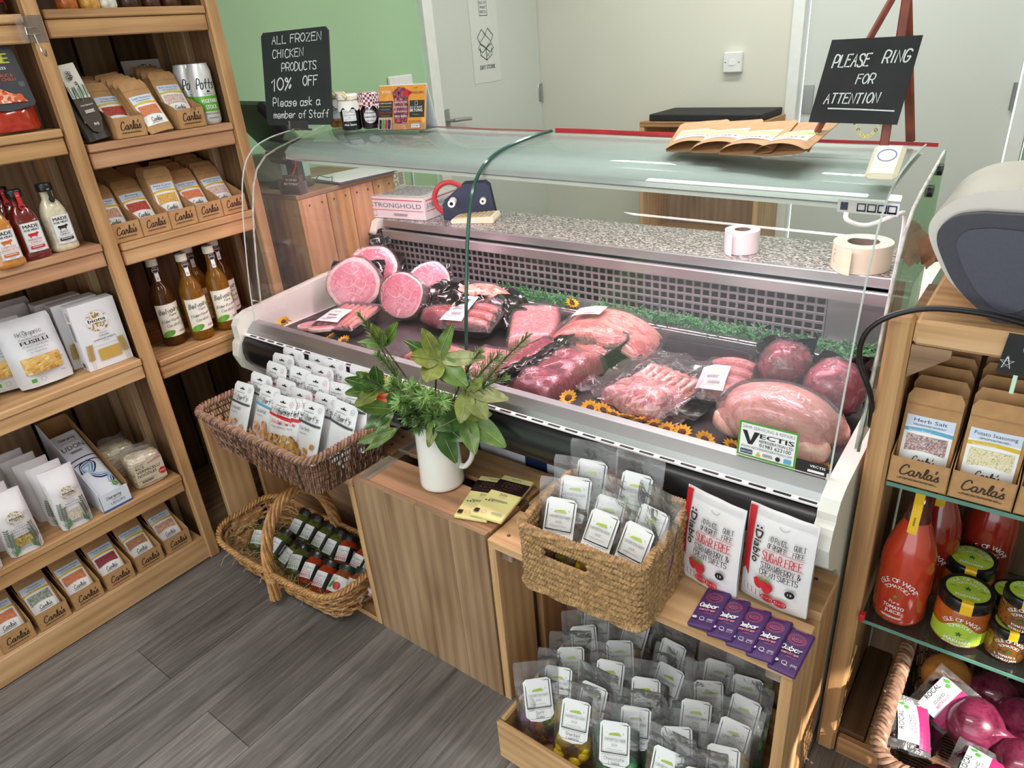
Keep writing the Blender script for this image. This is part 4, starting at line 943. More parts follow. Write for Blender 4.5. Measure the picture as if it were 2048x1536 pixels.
for k in range(3):
    q = thing('noodle_pack', 'white udon noodle pack, %s in the display box' % ('topmost' if k == 0 else 'second' if k == 1 else 'lowest'), 'packet', 'udon packs', (-2.056-.020*k, .605-.001*k, .372-.0125*k), 90, -59)
    t = pthick(.074, .265, .012, base=.3); packet(.074, .268, t, UW, .5, .01, .02, .0015, k).build('pack_body', q, weld=.0001)
    if k == 0:
        L = Lab(on(t)); L.hand('Clearspring', .0, .238, .011, INK, .09, .15, w=.045); L.text('ORGANIC JAPANESE', 0, .225, .0045, GREY, w=.05); L.text('UDON', 0, .196, .018, INK, w=.062); L.small(0, .186, .04, .0014, 4, INK)
        for z0 in (.152, .134): L.rect(-.037, .037, z0, z0+.0035, NAVY, 6, 1)
        for dz, m2 in ((0, NAVY), (.0052, WH), (.0075, mat('mid_blue', '4a78ad', .5, var=0)), (.0125, WH), (.0145, mat('sky_blue', '8fb9de', .5, var=0))):
            L.line(catmull([Vector(p) for p in ((-.03+dz, .10), (-.022, .128-dz), (0, .135-dz), (.016-dz, .12), (.006-dz, .098), (-.01, .08+dz), (.006, .062+dz), (.026, .06+dz*.6), (.03-dz, .042), (.018, .036))]), .0042, m2)
        L.disc(.024, .025, .008, GRN); L.text('10', .024, .022, .005, WH, w=.006); L.build('print', q)
def noodles(label, loc, rz, face):
    o = thing('noodle_pack', label, 'packet', 'rice vermicelli packs', loc, rz)
    NM = speck('rice_vermicelli', ['cfc4ae', 'b7a98f', 'e2dac8', 'a3957c'], 130, .4, stretch=(.3, 1, 2.5), coat=.7)
    MB().lathe([(.0, 0), (.044, 0), (.05, .006), (.05, .085), (.046, .10), (.03, .106), (0, .107)], NM, 28, fn=lambda p, a: (p[0]*(abs(math.cos(a))**6+abs(math.sin(a))**6)**-.15, p[1]*.9*(abs(math.cos(a))**6+abs(math.sin(a))**6)**-.15, p[2]), M=T(0, .048, 0)).build('noodle_block', o, sharp=60)
    f = MB(); f.sheet(lambda u, v: ((u-.5)*.1*(1-.25*v), .048-.02*v*0+.01*math.sin(u*7), .104+.03*v), 6, 3, FILM); f.build('film_fin', o)
    if face:
        L = Lab(lambda x, z, e: (x, .0005-e, z)); L.rect(-.044, .044, .014, .09, mat('noodle_label', 'cdc0a8', .5, var=.02)); L.text('INSTANT', -.024, .080, .0055, INK, w=.026)
        for k, s in enumerate(('RICE', 'VERMICELLI', 'NOODLES')): L.text(s, -.038, .0685-.0125*k, .0092, INK, 'l', w=(.026, .07, .056)[k])
        L.line([(.0, .080), (.042, .086)], .002, PINKP); L.text('MAMA', .03, .087, .004, RED, w=.018); L.disc(.034, .038, .0115, RED, 8); L.text('GOOD', .034, .0355, .0055, WH, w=.017); L.frame(-.04, .012, .016, .032, .0008, INK); L.small(-.014, .028, .044, .001, 4, INK); L.build('print', o)
noodles('clear pack of rice vermicelli noodles with a red badge, front one', (-2.05, .725, .336), 86, True)
noodles('clear pack of rice vermicelli noodles behind the red-badged one', (-2.17, .705, .336), 88, False)
# ------------------------------------------------------------------ meat in the counter
ZD = .691
HAM = speck('gammon_meat', ['c9657c', 'd97f92', 'cf6c84', 'e39aa8', 'c55d77', 'f0c4c8'], 16, .3, 'noise', coat=.6, bump=.15)
FAT = speck('pork_fat', ['f0cfc8', 'e9b9b4', 'f5ddd4', 'eac4b8'], 30, .35, 'noise', coat=.6, bump=.1)
BEEF = speck('raw_beef', ['9c2f45', 'b64a60', '8b2439', 'c4647a', 'a53a50'], 24, .28, 'noise', coat=.8, bump=.25, stretch=(1, 3, 1))
DBEEF = speck('dark_beef', ['6e2434', '8d3547', 'a04c58', '5b1a2a', 'b98a7c'], 20, .28, 'noise', coat=.8, bump=.25)
MARB = speck('fatty_beef', ['c0506a', 'e6b0a8', 'd27a86', 'f0cfc0', 'b8455f', 'e9c3b6'], 30, .3, 'noise', coat=.7, bump=.25, stretch=(1, 2.4, 1))
SAUS = speck('sausage_skin', ['d98f80', 'e6a797', 'c97a6e', 'efc0ae', 'dc9686'], 110, .35, 'noise', coat=.5)
SAUR = speck('coarse_sausage', ['c66a66', 'd98a80', 'b4565a', 'e6a89a', 'cf7872'], 130, .35, 'noise', coat=.5)
TURK = speck('turkey_skin', ['e8b3a4', 'efc4b2', 'dfa092', 'f2cdbd', 'e3a99b'], 14, .35, 'noise', coat=.7, bump=.12)
BRISK = speck('brisket_fat', ['eab3a0', 'e29a88', 'f0c6b2', 'd98578', 'c8605c', 'efbca8'], 20, .35, 'noise', coat=.7, bump=.3, stretch=(1, 2, 1))
BONE = speck('rib_bone', ['ecc7b0', 'f3d8c4', 'e0ab9a', 'd9968c'], 40, .4, 'noise', coat=.5)
BLKF = mat('black_vacuum_film', '120f12', .16, var=.1, bump=.35, bscale=45, coat=.5)
TRYB = mat('black_meat_tray', '2c2427', .4, var=.15, vscale=60)
TRYC = mat('grey_steel_tray', '3a2f34', .35, .3, var=.2, vscale=40)
def cap(mb, pts, r, m, seg=12):
    mb.tube(pts, r, m, seg, rf=lambda t: max(.25, math.sin(PI*min(1, max(0, .06+t*.88)))**.35)); return mb
def meat_tray(o, w, d, h=.032, m=None):
    b = MB(); s = lambda w_, d_, z: [(w_/2*(abs(math.cos(a))**.4)*(1 if math.cos(a) > 0 else -1), d_/2*(abs(math.sin(a))**.4)*(1 if math.sin(a) > 0 else -1), z) for a in [2*PI*i/32 for i in range(32)]]
    rings = [s(w-.03, d-.03, .004), s(w-.012, d-.012, h), s(w, d, h+.001), s(w, d, h-.003), s(w-.014, d-.014, h-.006), s(w-.026, d-.026, .0)]
    vs = [p for r in rings for p in r]; fs = [[i*32+k, i*32+(k+1) % 32, (i+1)*32+(k+1) % 32, (i+1)*32+k] for i in range(5) for k in range(32)]
    fs += [list(range(32)), [5*32+k for k in range(32)][::-1]]
    b.add(vs, fs, m or TRYB, True); return b.build('tray', o)
def crumple(mb, w, d, m, M, amp=.012, sc=30, seed=0, n=16, dome=0):
    def f(u, v):
        x, y = (u-.5)*w, (v-.5)*d; q = Vector((x*sc+seed, y*sc, seed*1.7)); e = 1-(2*u-1)**4*.0
        return (x+amp*.6*noise.noise(q*1.3+Vector((5, 0, 0))), y+amp*.6*noise.noise(q*1.3+Vector((0, 7, 0))), amp*(noise.noise(q)+.6*abs(noise.noise(q*2.1)))+dome*(1-(2*u-1)**2)*(1-(2*v-1)**2))
    mb.sheet(f, n, n, m, True, M); return mb
LOGO = mat('farm_hill_green', 'a7c34a', .5, var=.1)
def farm_label(L, w, h, x=0, z=0, lines=3):
    L.rect(x-w/2, x+w/2, z-h/2, z+h/2, WHP, 6, 6); t = z+h*.26
    L.poly([(x-w*.22, t-h*.04), (x+w*.22, t-h*.04), (x+w*.15, t+h*.02), (x+w*.06, t+h*.05), (x-.0, t+h*.03), (x-w*.1, t+h*.07)], LOGO); L.ring(x, t-h*.05, w*.30, w*.012, GREY, 14, 20, 160, rz=h*.2)
    L.text('CHEVERTON FARM', x, t-h*.13, h*.06, GREY, w=w*.72); L.small(x, z-h*.02, w*.5, h*.03, lines, GREY); L.small(x+w*.1, z-h*.25, w*.5, h*.02, 3, GREY)
    for k in range(11): L.rect(x-w*.3+k*w*.045, x-w*.285+k*w*.045, z-h*.42, z-h*.33, GREY)
def gammon(label, loc, rz, rx, r, deep, seed, fat=.16, group='wrapped joints at the left end', wrap=True, back=True):
    o = thing('meat_joint', label, 'meat joint', group, loc, rz, rx)
    def irr(p, a): q = 1+.13*noise.noise(Vector((math.cos(a)*1.2+seed, math.sin(a)*1.2, seed))); return (p[0]*q, p[1]*q*.95, p[2])
    M = RX(90)
    MB().lathe([(0, .004), (r*(1-fat)*.6, .006), (r*(1-fat), .002)], HAM, 40, M=M, fn=irr, cap=False).build('cut_face', o)
    MB().lathe([(r*(1-fat), .002), (r*.97, -.002), (r, -.012), (r*1.0, -deep*.5), (r*.85, -deep*.85), (r*.5, -deep), (0, -deep*1.02)], FAT, 40, M=M, fn=irr).build('fat_rim', o)
    L = Lab(lambda x, z, e: (x, -.0052-e-.0006*math.cos(x*20), z))
    for pts in ([(-.3, .5), (.0, .35), (.25, .5)], [(-.6, .1), (-.3, -.1), (0, -.02), (.15, .2), (.05, .45)], [(0, 0), (.35, -.2), (.5, .1)], [(-.4, -.5), (-.1, -.3), (.3, -.5)]):
        L.line(catmull([Vector((p[0]*r, p[1]*r)) for p in pts]), r*.022, FAT)
    L.ring(-.05*r, -.02*r, r*.06, r*.03, BONE, 10); L.build('fat_seams', o)
    if wrap: MB().lathe([(0, .014), (r*.7, .013), (r*1.0, .006), (r*1.06, -.014), (r*1.05, -deep*.5), (r*.8, -deep*.9)], FILMW, 40, M=M, fn=lambda p, a: tuple(Vector(irr(p, a))*(1+.02*noise.noise(Vector((p[0]*60+seed, p[1]*60, 0))))), cap=False).build('clear_wrap', o)
    if back: crumple(MB(), r*2.0, r*1.5, BLKF, T(0, deep*1.0, r*.25) @ RX(70), .014, 26, seed, 14).build('black_backing', o)
    return o
gammon('largest round gammon joint with its cut face forward, front left of the display', (-1.828, 1.45, .788), 36, -22, .092, .07, 1)
gammon('gammon joint half hidden behind the largest round one', (-1.89, 1.595, .795), 30, -34, .09, .06, 2)
gammon('gammon joint with a roped rind side, right of the largest round one', (-1.612, 1.46, .776), 20, -25, .078, .09, 3, .10)
gammon('pink joint with a white bone ring on the black bags, back left', (-1.595, 1.575, .79), 42, -28, .072, .07, 4, .12)
o = thing('meat_joint', 'long fat-topped joint in black film behind the middle glass seam', 'meat joint', 'wrapped joints at the left end', (-1.39, 1.60, .775), 8, -10)
MB().ell((0, 0, 0), (.095, .05, .03), BRISK, 26, 14, nz=.12, seed=3).build('meat', o); crumple(MB(), .24, .16, BLKF, T(0, -.03, -.035) @ RX(38), .022, 30, 8).build('black_backing', o)
for i, (x, y, z, w, d, rz, rx, lb) in enumerate(((-1.535, 1.555, .725, .16, .16, 20, 30, 'crumpled black vacuum bag between the two pink joints'), (-1.44, 1.52, .735, .20, .15, -5, 25, 'crumpled black vacuum bag behind the red-stamped joint'), (-1.29, 1.575, .73, .17, .12, -20, 20, 'shiny black vacuum bag left of the green garland'), (-1.945, 1.70, .815, .09, .15, 10, 62, 'black film pushed into the back left corner of the counter'))):
    o = tag(crumple(MB(), w, d, BLKF, I4, .03, 24, i*3.1, 18, .03).build('vacuum_bag'), lb, 'bag', 'black vacuum bags'); put(o, (x, y, z+.015), rz, rx)
o = thing('meat_joint', 'small red joint with an orange stamp on its wrap, by the middle glass seam', 'meat joint', loc=(-1.44, 1.47, .693), rz=8)
MB().ell((0, 0, .036), (.085, .05, .036), BEEF, 24, 14, nz=.1, seed=6).build('meat', o); L = Lab(lambda x, z, e: (x, z, .073+e-.5*abs(x)*abs(x)*8)); L.ring(0, -.005, .022, .003, ORA, 18); L.ring(0, -.005, .015, .002, ORA, 14); L.line([(-.012, -.008), (.012, -.002)], .003, ORA); L.build('stamp', o)
MB().ell((0, 0, .037), (.09, .054, .040), FILMW, 24, 14, nz=.14, seed=6).build('clear_wrap', o)
def chop(label, loc, rz, rx=0):
    o = thing('pork_chop', label, 'chop', 'pork chops in the black tray', loc, rz, rx)
    sh = lambda k: (lambda p, a: (p[0]*k*(1+.18*math.cos(a+.5)), p[1]*k*(.62+.10*math.sin(2*a)), p[2]))
    MB().lathe([(0, .016), (.05, .016), (.056, .0125)], HAM, 36, fn=sh(1), cap=False).build('lean', o)
    MB().lathe([(.056, .0125), (.064, .012), (.067, .006), (.064, 0), (0, 0)], FAT, 36, fn=sh(1)).build('fat_rim', o)
o = thing('meat_tray', 'black tray under the pork chops at the far left', 'tray', loc=(-1.79, 1.255, ZD), rz=14); meat_tray(o, .25, .17, .012)
chop('left pork chop in the black tray at the far left', (-1.82, 1.262, .706), 38, -8); chop('right pork chop, overlapping the left one, beside the sausage tray', (-1.742, 1.247, .716), 38, -14)
def sausages(label, loc, rz, rx, m, n, r, w, d, mode, fl, lp, ry=0):
    o = thing('sausage_pack', label, 'pack', 'trays of sausages', loc, rz, rx, ry); meat_tray(o, w, d, .03)
    for k in range(n):
        a = (k+.5)/n-.5
        if mode == 'x': pts = [(-w*.38+w*.76*t, a*(d-.03)+.008*math.sin(t*3), .022+r*.6) for t in [i/8 for i in range(9)]]
        else: pts = [(a*(w-.03)+.004*math.sin(t*3), -d*.38+d*.76*t, .022+r*.6) for t in [i/8 for i in range(9)]]
        cap(MB(), pts, r, m).build('sausage', o)
    def ff(u, v):
        x, y = (u-.5)*w*.99, (v-.5)*d*.99; e = max(abs(2*u-1), abs(2*v-1)); return (x, y, .031+(max(.014, .022+r*1.62-.027)*(1-e**4)) + .0015*noise.noise(Vector((x*60, y*60, n))))
    MB().sheet(ff, 18, 18, FILMW).build('cling_film', o)
    L = Lab(lambda x, z, e: (lp[0]+x, lp[1]+z, .035+max(.014, .022+r*1.62-.027)+e-(max(0, max(abs((lp[0]+x)/w*2), abs((lp[1]+z)/d*2))-.55))*.03)); farm_label(L, lp[2], lp[3]); L.build('label', o); return o
sausages('sausage tray with pale links and a white label, left end of the display', (-1.738, 1.335, .70), 14, 3, SAUS, 6, .0115, .17, .21, 'y', 0, (-.025, -.035, .085, .085))
sausages('sausage tray with thick pink links, right behind the middle glass seam', (-1.35, 1.53, .72), 14, 10, SAUR, 5, .0185, .18, .24, 'x', 0, (-.045, -.035, .075, .13))
sausages('sausage tray with thick links and a white label, near the turkey', (-.528, 1.45, .705), 12, 4, SAUR, 4, .0195, .13, .20, 'x', 0, (-.03, -.035, .062, .10))
def slab(label, loc, rz, rx, w, d, h, m, group=None, ridges=0, wrapm=None, nm='meat_slab', cat='meat', arch=0, ry=0):
    o = thing(nm, label, cat, group, loc, rz, rx, ry)
    def top(u, v, k=1.0, up=0):
        x, y = (u-.5)*w*k, (v-.5)*d*k; e = max(abs(2*u-1), abs(2*v-1)); rr = (1-e**6)
        n = noise.noise(Vector((x*24+w*50, y*24, h*90)))
        g = -.006*(abs(math.sin(v*PI*ridges))**14 if ridges else 0)
        cx = 1-.06*(2*v-1)**2; return (x*cx, y*(1-.06*(2*u-1)**2), h*rr**.5*(1+.16*n)+g+up+arch*(1-(2*u-1)**2))
    b = MB(); b.sheet(top, 24, 24, m); b.sheet(lambda u, v: (lambda p: (p[0], p[1], max(0, p[2]-h*max(.1, (1-max(abs(2*u-1), abs(2*v-1))**6))**.5)))(top(u, v)), 24, 24, m, flip=True)
    b.build('meat', o, weld=.0001, sharp=80)
    if wrapm: MB().sheet(lambda u, v: (lambda p: (p[0], p[1], p[2]+.003+.004*abs(noise.noise(Vector((p[0]*70, p[1]*70, 1))))))(top(u, v, 1.1)), 26, 26, wrapm).build('clear_wrap', o)
    return o
slab('marbled beef steak pack right of the thick sausage tray', (-1.155, 1.545, .70), 30, 12, .15, .20, .04, MARB, 'beef packs', 0, FILMW)
slab('fatty beef pack behind the herbs, at the front of the display', (-1.14, 1.30, ZD+.002), 5, 0, .13, .17, .035, MARB, 'beef packs', 0, FILMW)
slab('pale wrapped meat pack behind the herbs, nearest the middle seam', (-1.31, 1.28, ZD+.002), -5, 0, .15, .14, .03, BRISK, None, 0, FILMW)
slab('long lean beef fillet left of the black strip', (-1.04, 1.345, ZD+.004), -12, 4, .075, .25, .045, BEEF, 'beef fillets', 0, FILMW)
slab('tied lean beef fillet with rope ridges, right of the black strip', (-.912, 1.305, ZD+.004), -8, 4, .125, .235, .058, BEEF, 'beef fillets', 4, FILMW)
o = tag(crumple(MB(), .06, .27, BLKF, I4, .03, 26, 4.2, 16, .035).build('film_strip'), 'upright strip of black film standing between the two lean beef fillets', 'film'); put(o, (-.985, 1.335, .735), -10, 8, 40)
o = slab('broad fat-topped brisket arched over a tray, with a white label', (-.925, 1.555, .715), 3, 6, .30, .16, .018, BRISK, None, 0, FILMW, 'brisket', 'meat', .055)
L = Lab(lambda x, z, e: (x-.045, z+.015, .088+e-abs(x-.045)**2*2.2)); L.rect(-.05, .04, -.022, .028, WHP, 8, 2); L.small(.005, -.014, .04, .002, 2, INK); L.build('label', o)
o = thing('meat_tray', 'black tray under the arched brisket', 'tray', 'black trays', (-.925, 1.545, ZD), 3); meat_tray(o, .32, .18, .03)
o = thing('patty_pack', 'clear-topped tray of red burger patties leaning against the brisket', 'pack', loc=(-.915, 1.465, .718), rz=-18, rx=12); meat_tray(o, .175, .185, .035)
for k, (x, y) in enumerate(((-.035, .035), (.035, .04), (-.035, -.03), (.04, -.028))): MB().lathe([(0, .03), (.03, .03), (.037, .024), (.036, .014), (0, .012)], SAUR if k < 2 else MATS['coarse_sausage'], 22, M=T(x, y, .012*(k % 2)) @ RX(-14)).build('patty', o)
MB().sheet(lambda u, v: ((u-.5)*.172, (v-.5)*.18, .037+.013*(1-max(abs(2*u-1), abs(2*v-1))**3)+.003*noise.noise(Vector((u*9, v*9, 2)))), 18, 18, FILMW).build('cling_film', o)
o = thing('lamb_rack', 'rack of lamb with bare ribs in clear film', 'meat', loc=(-.668, 1.33, ZD+.003), rz=-14, rx=0)
b = MB(); b.sheet(lambda u, v: ((u-.5)*.155*(1-.05*(2*v-1)**2), (v-.5)*.135-.03, (.058*(1-max(abs(2*u-1), abs(2*v-1))**6)**.5)*(1+.1*noise.noise(Vector((u*5, v*5, 3))))), 22, 22, speck('lamb_fat', ['e8b6ac', 'd98a8c', 'f2d2c4', 'c9606e', 'edbfae'], 18, .3, 'noise', coat=.8, bump=.25)); b.sheet(lambda u, v: ((u-.5)*.155, (v-.5)*.135-.03, 0), 2, 2, BEEF, flip=True); b.build('meat', o, sharp=80)
for k in range(7): cap(MB(), [(-.062+.021*k, .02, .036), (-.060+.0215*k, .07, .048), (-.056+.022*k, .115, .034-.002*k)], .0078, BONE, 10).build('rib', o)
slabm = MB(); slabm.sheet(lambda u, v: ((u-.5)*.165+.012*(v), .03+v*.10, .028+.012*math.sin(v*PI)-.006*abs(math.sin(u*PI*7))), 28, 8, BRISK); slabm.build('rib_meat', o)
crumple(MB(), .25, .30, FILMW, T(0, .03, .045), .018, 28, 5, 22, .028).build('clear_wrap', o); crumple(MB(), .23, .30, BLKF, T(.02, .05, .012), .016, 22, 7, 16).build('black_backing', o)
def roundj(label, loc, r, seed, m, rz=0):
    o = thing('meat_joint', label, 'meat joint', 'rolled beef joints at the right end', loc, rz)
    MB().ell((0, 0, r*.98), (r*.95, r*1.0, r), m, 30, 18, nz=.10, seed=seed).build('meat', o)
    MB().ell((0, 0, r*.98), (r*1.0, r*1.05, r*1.04), FILMW, 32, 20, nz=.13, ns=22, seed=seed).build('clear_wrap', o)
    b = MB(); crumple(b, r*2.0, r*1.6, BLKF, T(0, r*.75, r*1.0) @ RX(62), .03, 26, seed+2, 14)
    for s in (-1, 1): b.sheet(lambda u, v: (s*(r*.55+.035*u)+.02*v*(1-u), r*.35+.02*u, r*1.55+.035*u-.03*v*(1-u)), 4, 4, BLKF)
    b.build('black_backing', o)
roundj('dark rolled beef joint, left of the two at the right end', (-.425, 1.53, ZD+.003), .062, 2, DBEEF, 20); roundj('red rolled beef joint against the right end of the counter', (-.302, 1.47, ZD+.003), .064, 5, BEEF, 10)
o = thing('turkey_crown', 'large pale wrapped turkey crown at the front right of the display', 'poultry', loc=(-.36, 1.285, ZD+.003), rz=-12)
b = MB(); b.ell((0, 0, .055), (.118, .082, .062), TURK, 34, 20, nz=.06, ns=5, seed=1); b.build('body', o)
b = MB(); b.ell((.085, -.045, .038), (.045, .034, .034), TURK, 22, 14, nz=.12, seed=4); b.build('wing', o)
b = MB(); b.ell((.075, .03, .045), (.055, .035, .04), TURK, 22, 14, nz=.1, seed=6); b.build('wing', o); b = MB(); b.ell((-.07, -.045, .034), (.05, .035, .032), TURK, 22, 14, nz=.1, seed=8); b.build('wing', o)
MB().ell((0, 0, .052), (.132, .095, .070), FILMW, 36, 22, nz=.07, ns=12, seed=3).build('clear_wrap', o)
for i, (x, y, w, d, rz, lb) in enumerate(((-.66, 1.553, .27, .17, 4, 'empty black tray against the rear rail, right of the brisket'), (-.69, 1.30, .20, .22, 0, 'black tray under the rack of lamb'), (-.52, 1.27, .15, .17, 0, 'empty dark tray in front of the sausages and turkey'))):
    o = thing('meat_tray', lb, 'tray', 'black trays', (x, y, ZD), rz)
    meat_tray(o, w, d, (.035, .006, .02)[i], TRYC)
tag(MB().box(-1.96, DX1-.01, 1.17, 1.64, .6902, .6906, mat('dark_deck_mat', '3a3033', .45, var=.15, vscale=30)).build('deck_mat'), 'dark mat lining the deck of the meat counter', 'mat')
# garlands
PARS = mat('plastic_parsley', '3f8a4e', .5, var=.35, vscale=120)
def garland(label, x0, x1, y, z, seed):
    rnd = random.Random(seed); b = MB(); n = int((x1-x0)/.0010)
    for k in range(n):
        x = rnd.uniform(x0, x1); a = rnd.uniform(0, 2*PI); l = rnd.uniform(.016, .034); p = Vector((x, y+rnd.uniform(-.032, .02), z+rnd.uniform(0, .018)))
        d = Vector((math.cos(a)*.8, -abs(math.sin(a))*.9+.25, rnd.uniform(-.35, .9))).normalized(); s = d.orthogonal().normalized(); t = s.cross(d)
        for j in range(4):
            q = p+d*l*(j/3.5); w = .0045*(1-.2*j); e = rnd.uniform(-.5, .5)
            b.add([q, q+s*w+t*e*w+d*.003, q+d*.0075, q-s*w-t*e*w+d*.003], [[0, 1, 2, 3]], PARS)
    return tag(b.build('parsley_garland'), label, 'garland', 'plastic parsley garlands')
garland('plastic parsley garland on the rear rail, left of the gap with the sunflower', -1.40, -1.10, 1.685, .753, 1); garland('long plastic parsley garland on the rear rail, right of the sunflower gap', -1.01, -.27, 1.685, .753, 2)
PET = mat('sunflower_petal', 'e3ae1c', .6, var=.15, vscale=200); SEED = mat('sunflower_centre', '5e3318', .9, var=.25, vscale=400, bump=.5, bscale=600); SLEAF = mat('silk_leaf', '5b7035', .7, var=.2, vscale=90)
def sunflower(label, loc, rz, rx, s=1):
    o = thing('silk_sunflower', label, 'flower', 'silk sunflowers in the meat counter', loc, rz, rx); b = MB()
    for lay in range(2):
        for k in range(12):
            a = 2*PI*k/12+lay*.26; c, q = math.cos(a), math.sin(a); w = .0042*s
            P = lambda r, t, z: (c*r-q*t, q*r+c*t, z)
            b.add([P(.006*s, -w*.6, .004), P(.006*s, w*.6, .004), P(.014*s, w, .007+.002*lay), P(.021*s, 0, .006+.005*lay), P(.014*s, -w, .007+.002*lay)], [[0, 1, 2, 3, 4]], PET)
    b.build('petals', o); MB().ell((0, 0, .006), (.0085*s, .0085*s, .004), SEED, 12, 8).build('flower_centre', o)
    l = MB()
    for k in range(3):
        a = 2.1*k+.4; l.add([(0, 0, 0), (.014*math.cos(a-.3), .014*math.sin(a-.3), .002), (.027*math.cos(a), .027*math.sin(a), -.002), (.014*math.cos(a+.3), .014*math.sin(a+.3), .003)], [[0, 1, 2, 3]], SLEAF)
    l.build('leaf', o)
proto = None
fx = (-.812, -.752, -.722, -.690, -.660, -.628, -.592, -.560, -.528, -.478, -.42, -.37, -.285, -.25, -1.66, -1.60, -1.915, -1.10)
for i, x in enumerate(fx):
    y = 1.195 if i < 14 else (1.195, 1.195, 1.22, 1.665)[i-14]; z = .718 if i < 17 else .757
    lb = ('silk sunflower, %s from the left in the front row right of the fillets' % ('first', 'second', 'third', 'fourth', 'fifth', 'sixth', 'seventh', 'eighth', 'ninth')[i]) if i < 9 else ('silk sunflower in front of the turkey crown, %s from the left' % ('first', 'second', 'third', 'fourth', 'fifth')[i-9]) if i < 14 else ('silk sunflower under the left sausage tray, left one', 'silk sunflower under the left sausage tray, right one', 'silk sunflower in the front left corner by the pork chops', 'silk sunflower on the rear rail in the gap between the garlands')[i-14]
    sunflower(lb, (x, y+random.uniform(-.006, .006), z+(.012 if i < 1 else .004)), i*47, 22+random.uniform(-10, 15), 1.05)

# ------------------------------------------------------------------ on the granite worktop
ZG = .931
def strong(L): L.rect(-.125, .125, .066, .069, RED); L.text('STRONGHOLD', 0, .040, .017, mat('box_blue_grey', '5a6a80', .6, var=0), w=.235); L.rect(-.125, .125, .030, .032, RED); L.frame(-.12, -.092, .008, .026, .002, GREY); L.small(.02, .018, .07, .002, 3, GREY)
o = carton('cardboard_box', 'flat white cardboard box with red lines and blue capitals on the granite worktop', 'box', .262, .20, .077, mat('white_corrugated_box', 'e2dde0', .55, var=.03), strong)
put(o, (-1.905, 1.762, ZG), 6)
L = Lab(lambda x, z, e: (.131+e, .10+x, z)); L.rect(-.09, .09, .066, .069, RED); L.text('STRONGHOLD', 0, .040, .017, MATS['box_blue_grey'], w=.17); L.rect(-.09, .09, .030, .032, RED); L.build('side_print', o)
L = Lab(lambda x, z, e: (x, z, .077+e)); L.rect(-.128, .128, .004, .196, mat('newsprint', 'c9c6c4', .7, var=.12, vscale=60)); L.small(0, .18, .2, .005, 18, GREY); L.build('newspaper', o)
o = thing('tape_dispenser', 'dark blue bag-tape dispenser with a red ring and white rolls', 'dispenser', loc=(-1.635, 1.865, ZG), rz=34)
NV = mat('navy_metal', '26304f', .4, .2, var=.1, vscale=10)
MB().prism([(-.10, 0), (.085, 0), (.07, .105), (.055, .118), (-.02, .118), (-.10, .055)], -.002, .002, NV, 'y').build('side_plate', o); MB().prism([(-.10, 0), (.085, 0), (.07, .105), (.055, .118), (-.02, .118), (-.10, .055)], .058, .062, NV, 'y').build('side_plate', o); MB().box(-.09, .10, -.002, .062, 0, .003, NV).build('base', o)
MB().tube([(-.075+.055*math.cos(a), .03, .068+.055*math.sin(a)) for a in [2*PI*i/28 for i in range(28)]], .009, mat('red_tape_ring', 'c42a34', .4, var=.05), 8, closed=True).build('tape_ring', o)
MB().lathe([(.006, -.03), (.013, -.03), (.013, .03), (.006, .03)], WPL, 18, M=T(-.06, -.022, .065) @ RX(90), cap=False).build('roll_end', o); MB().lathe([(.004, -.01), (.011, -.01), (.011, .01), (.004, .01)], WPL, 16, M=T(.045, -.012, .06) @ RX(90), cap=False).build('roll_end', o)
o = thing('calculator', 'cream desk calculator with many small keys on the granite', 'calculator', loc=(-1.60, 1.845, ZG), rz=22)
MB().prism([(-.075, 0), (.075, 0), (.078, .010), (.074, .022), (-.074, .014), (-.078, .008)], -.045, .045, CREAM, 'y').build('case', o); k_ = MB()
for a in range(8):
    for c in range(5): k_.box(-.065+.0165*a, -.053+.0165*a, -.036+.0145*c, -.026+.0145*c, .0145+.0009*a, .019+.0009*a, mat('calculator_key', 'b3a67e', .6, var=.2, vscale=90), bev=.001)
k_.build('keypad', o)
def roll(name, label, loc, ro, ri, h, mo, mi):
    o = thing(name, label, 'label roll', 'label rolls on the granite', loc, 20)
    MB().lathe([(ri, 0), (ro, 0), (ro, h), (ro-.001, h+.0008), (ri+.002, h+.0008), (ri, h), (ri, 0)], mo, 40, cap=False).build('paper_roll', o, sharp=30)
    MB().lathe([(ri-.0015, 0), (ri, 0), (ri, h), (ri-.0015, h), (ri-.0015, 0)], mat('card_core', '8c7c70', .8, var=.1), 32, cap=False).build('core', o)
    MB().sheet(lambda u, v: (-(ro+.001+.014*u)*math.cos(.4+u*.75), -(ro+.001+.014*u)*math.sin(.4+u*.75), h*v), 8, 1, mi).build('loose_end', o); return o
roll('label_roll', 'small roll of white labels standing on the granite worktop', (-.655, 1.825, ZG), .045, .021, .058, mat('roll_white', 'ebe4e8', .5, var=.02), WHP)
o = roll('label_roll', 'large cream roll of labels at the right end of the granite worktop', (-.352, 1.80, ZG), .066, .036, .062, mat('roll_cream', 'ece0c8', .5, var=.02), CREAM)
L = Lab(lambda x, z, e: ((.0665+e)*math.sin(x/.0665), -(.0665+e)*math.cos(x/.0665), z)); L.ring(-.075, .03, .011, .0015, GREY, 16); L.text('EVERTON', -.075, .046, .005, GREY, w=.02); L.build('print', o)
b = MB().tube(catmull([Vector(p) for p in ((-.27, 1.50, 1.19), (-.31, 1.495, 1.155), (-.33, 1.495, 1.135), (-.325, 1.49, 1.118), (-.29, 1.50, 1.11), (-.245, 1.52, 1.13), (-.236, 1.55, 1.12), (-.236, 1.56, 1.05), (-.24, 1.56, .95))], 5), .0045, WPL, 8)
o = tag(b.build('lamp_cable'), 'white lamp cable with a pinkish plug hanging under the right end of the canopy', 'cable')
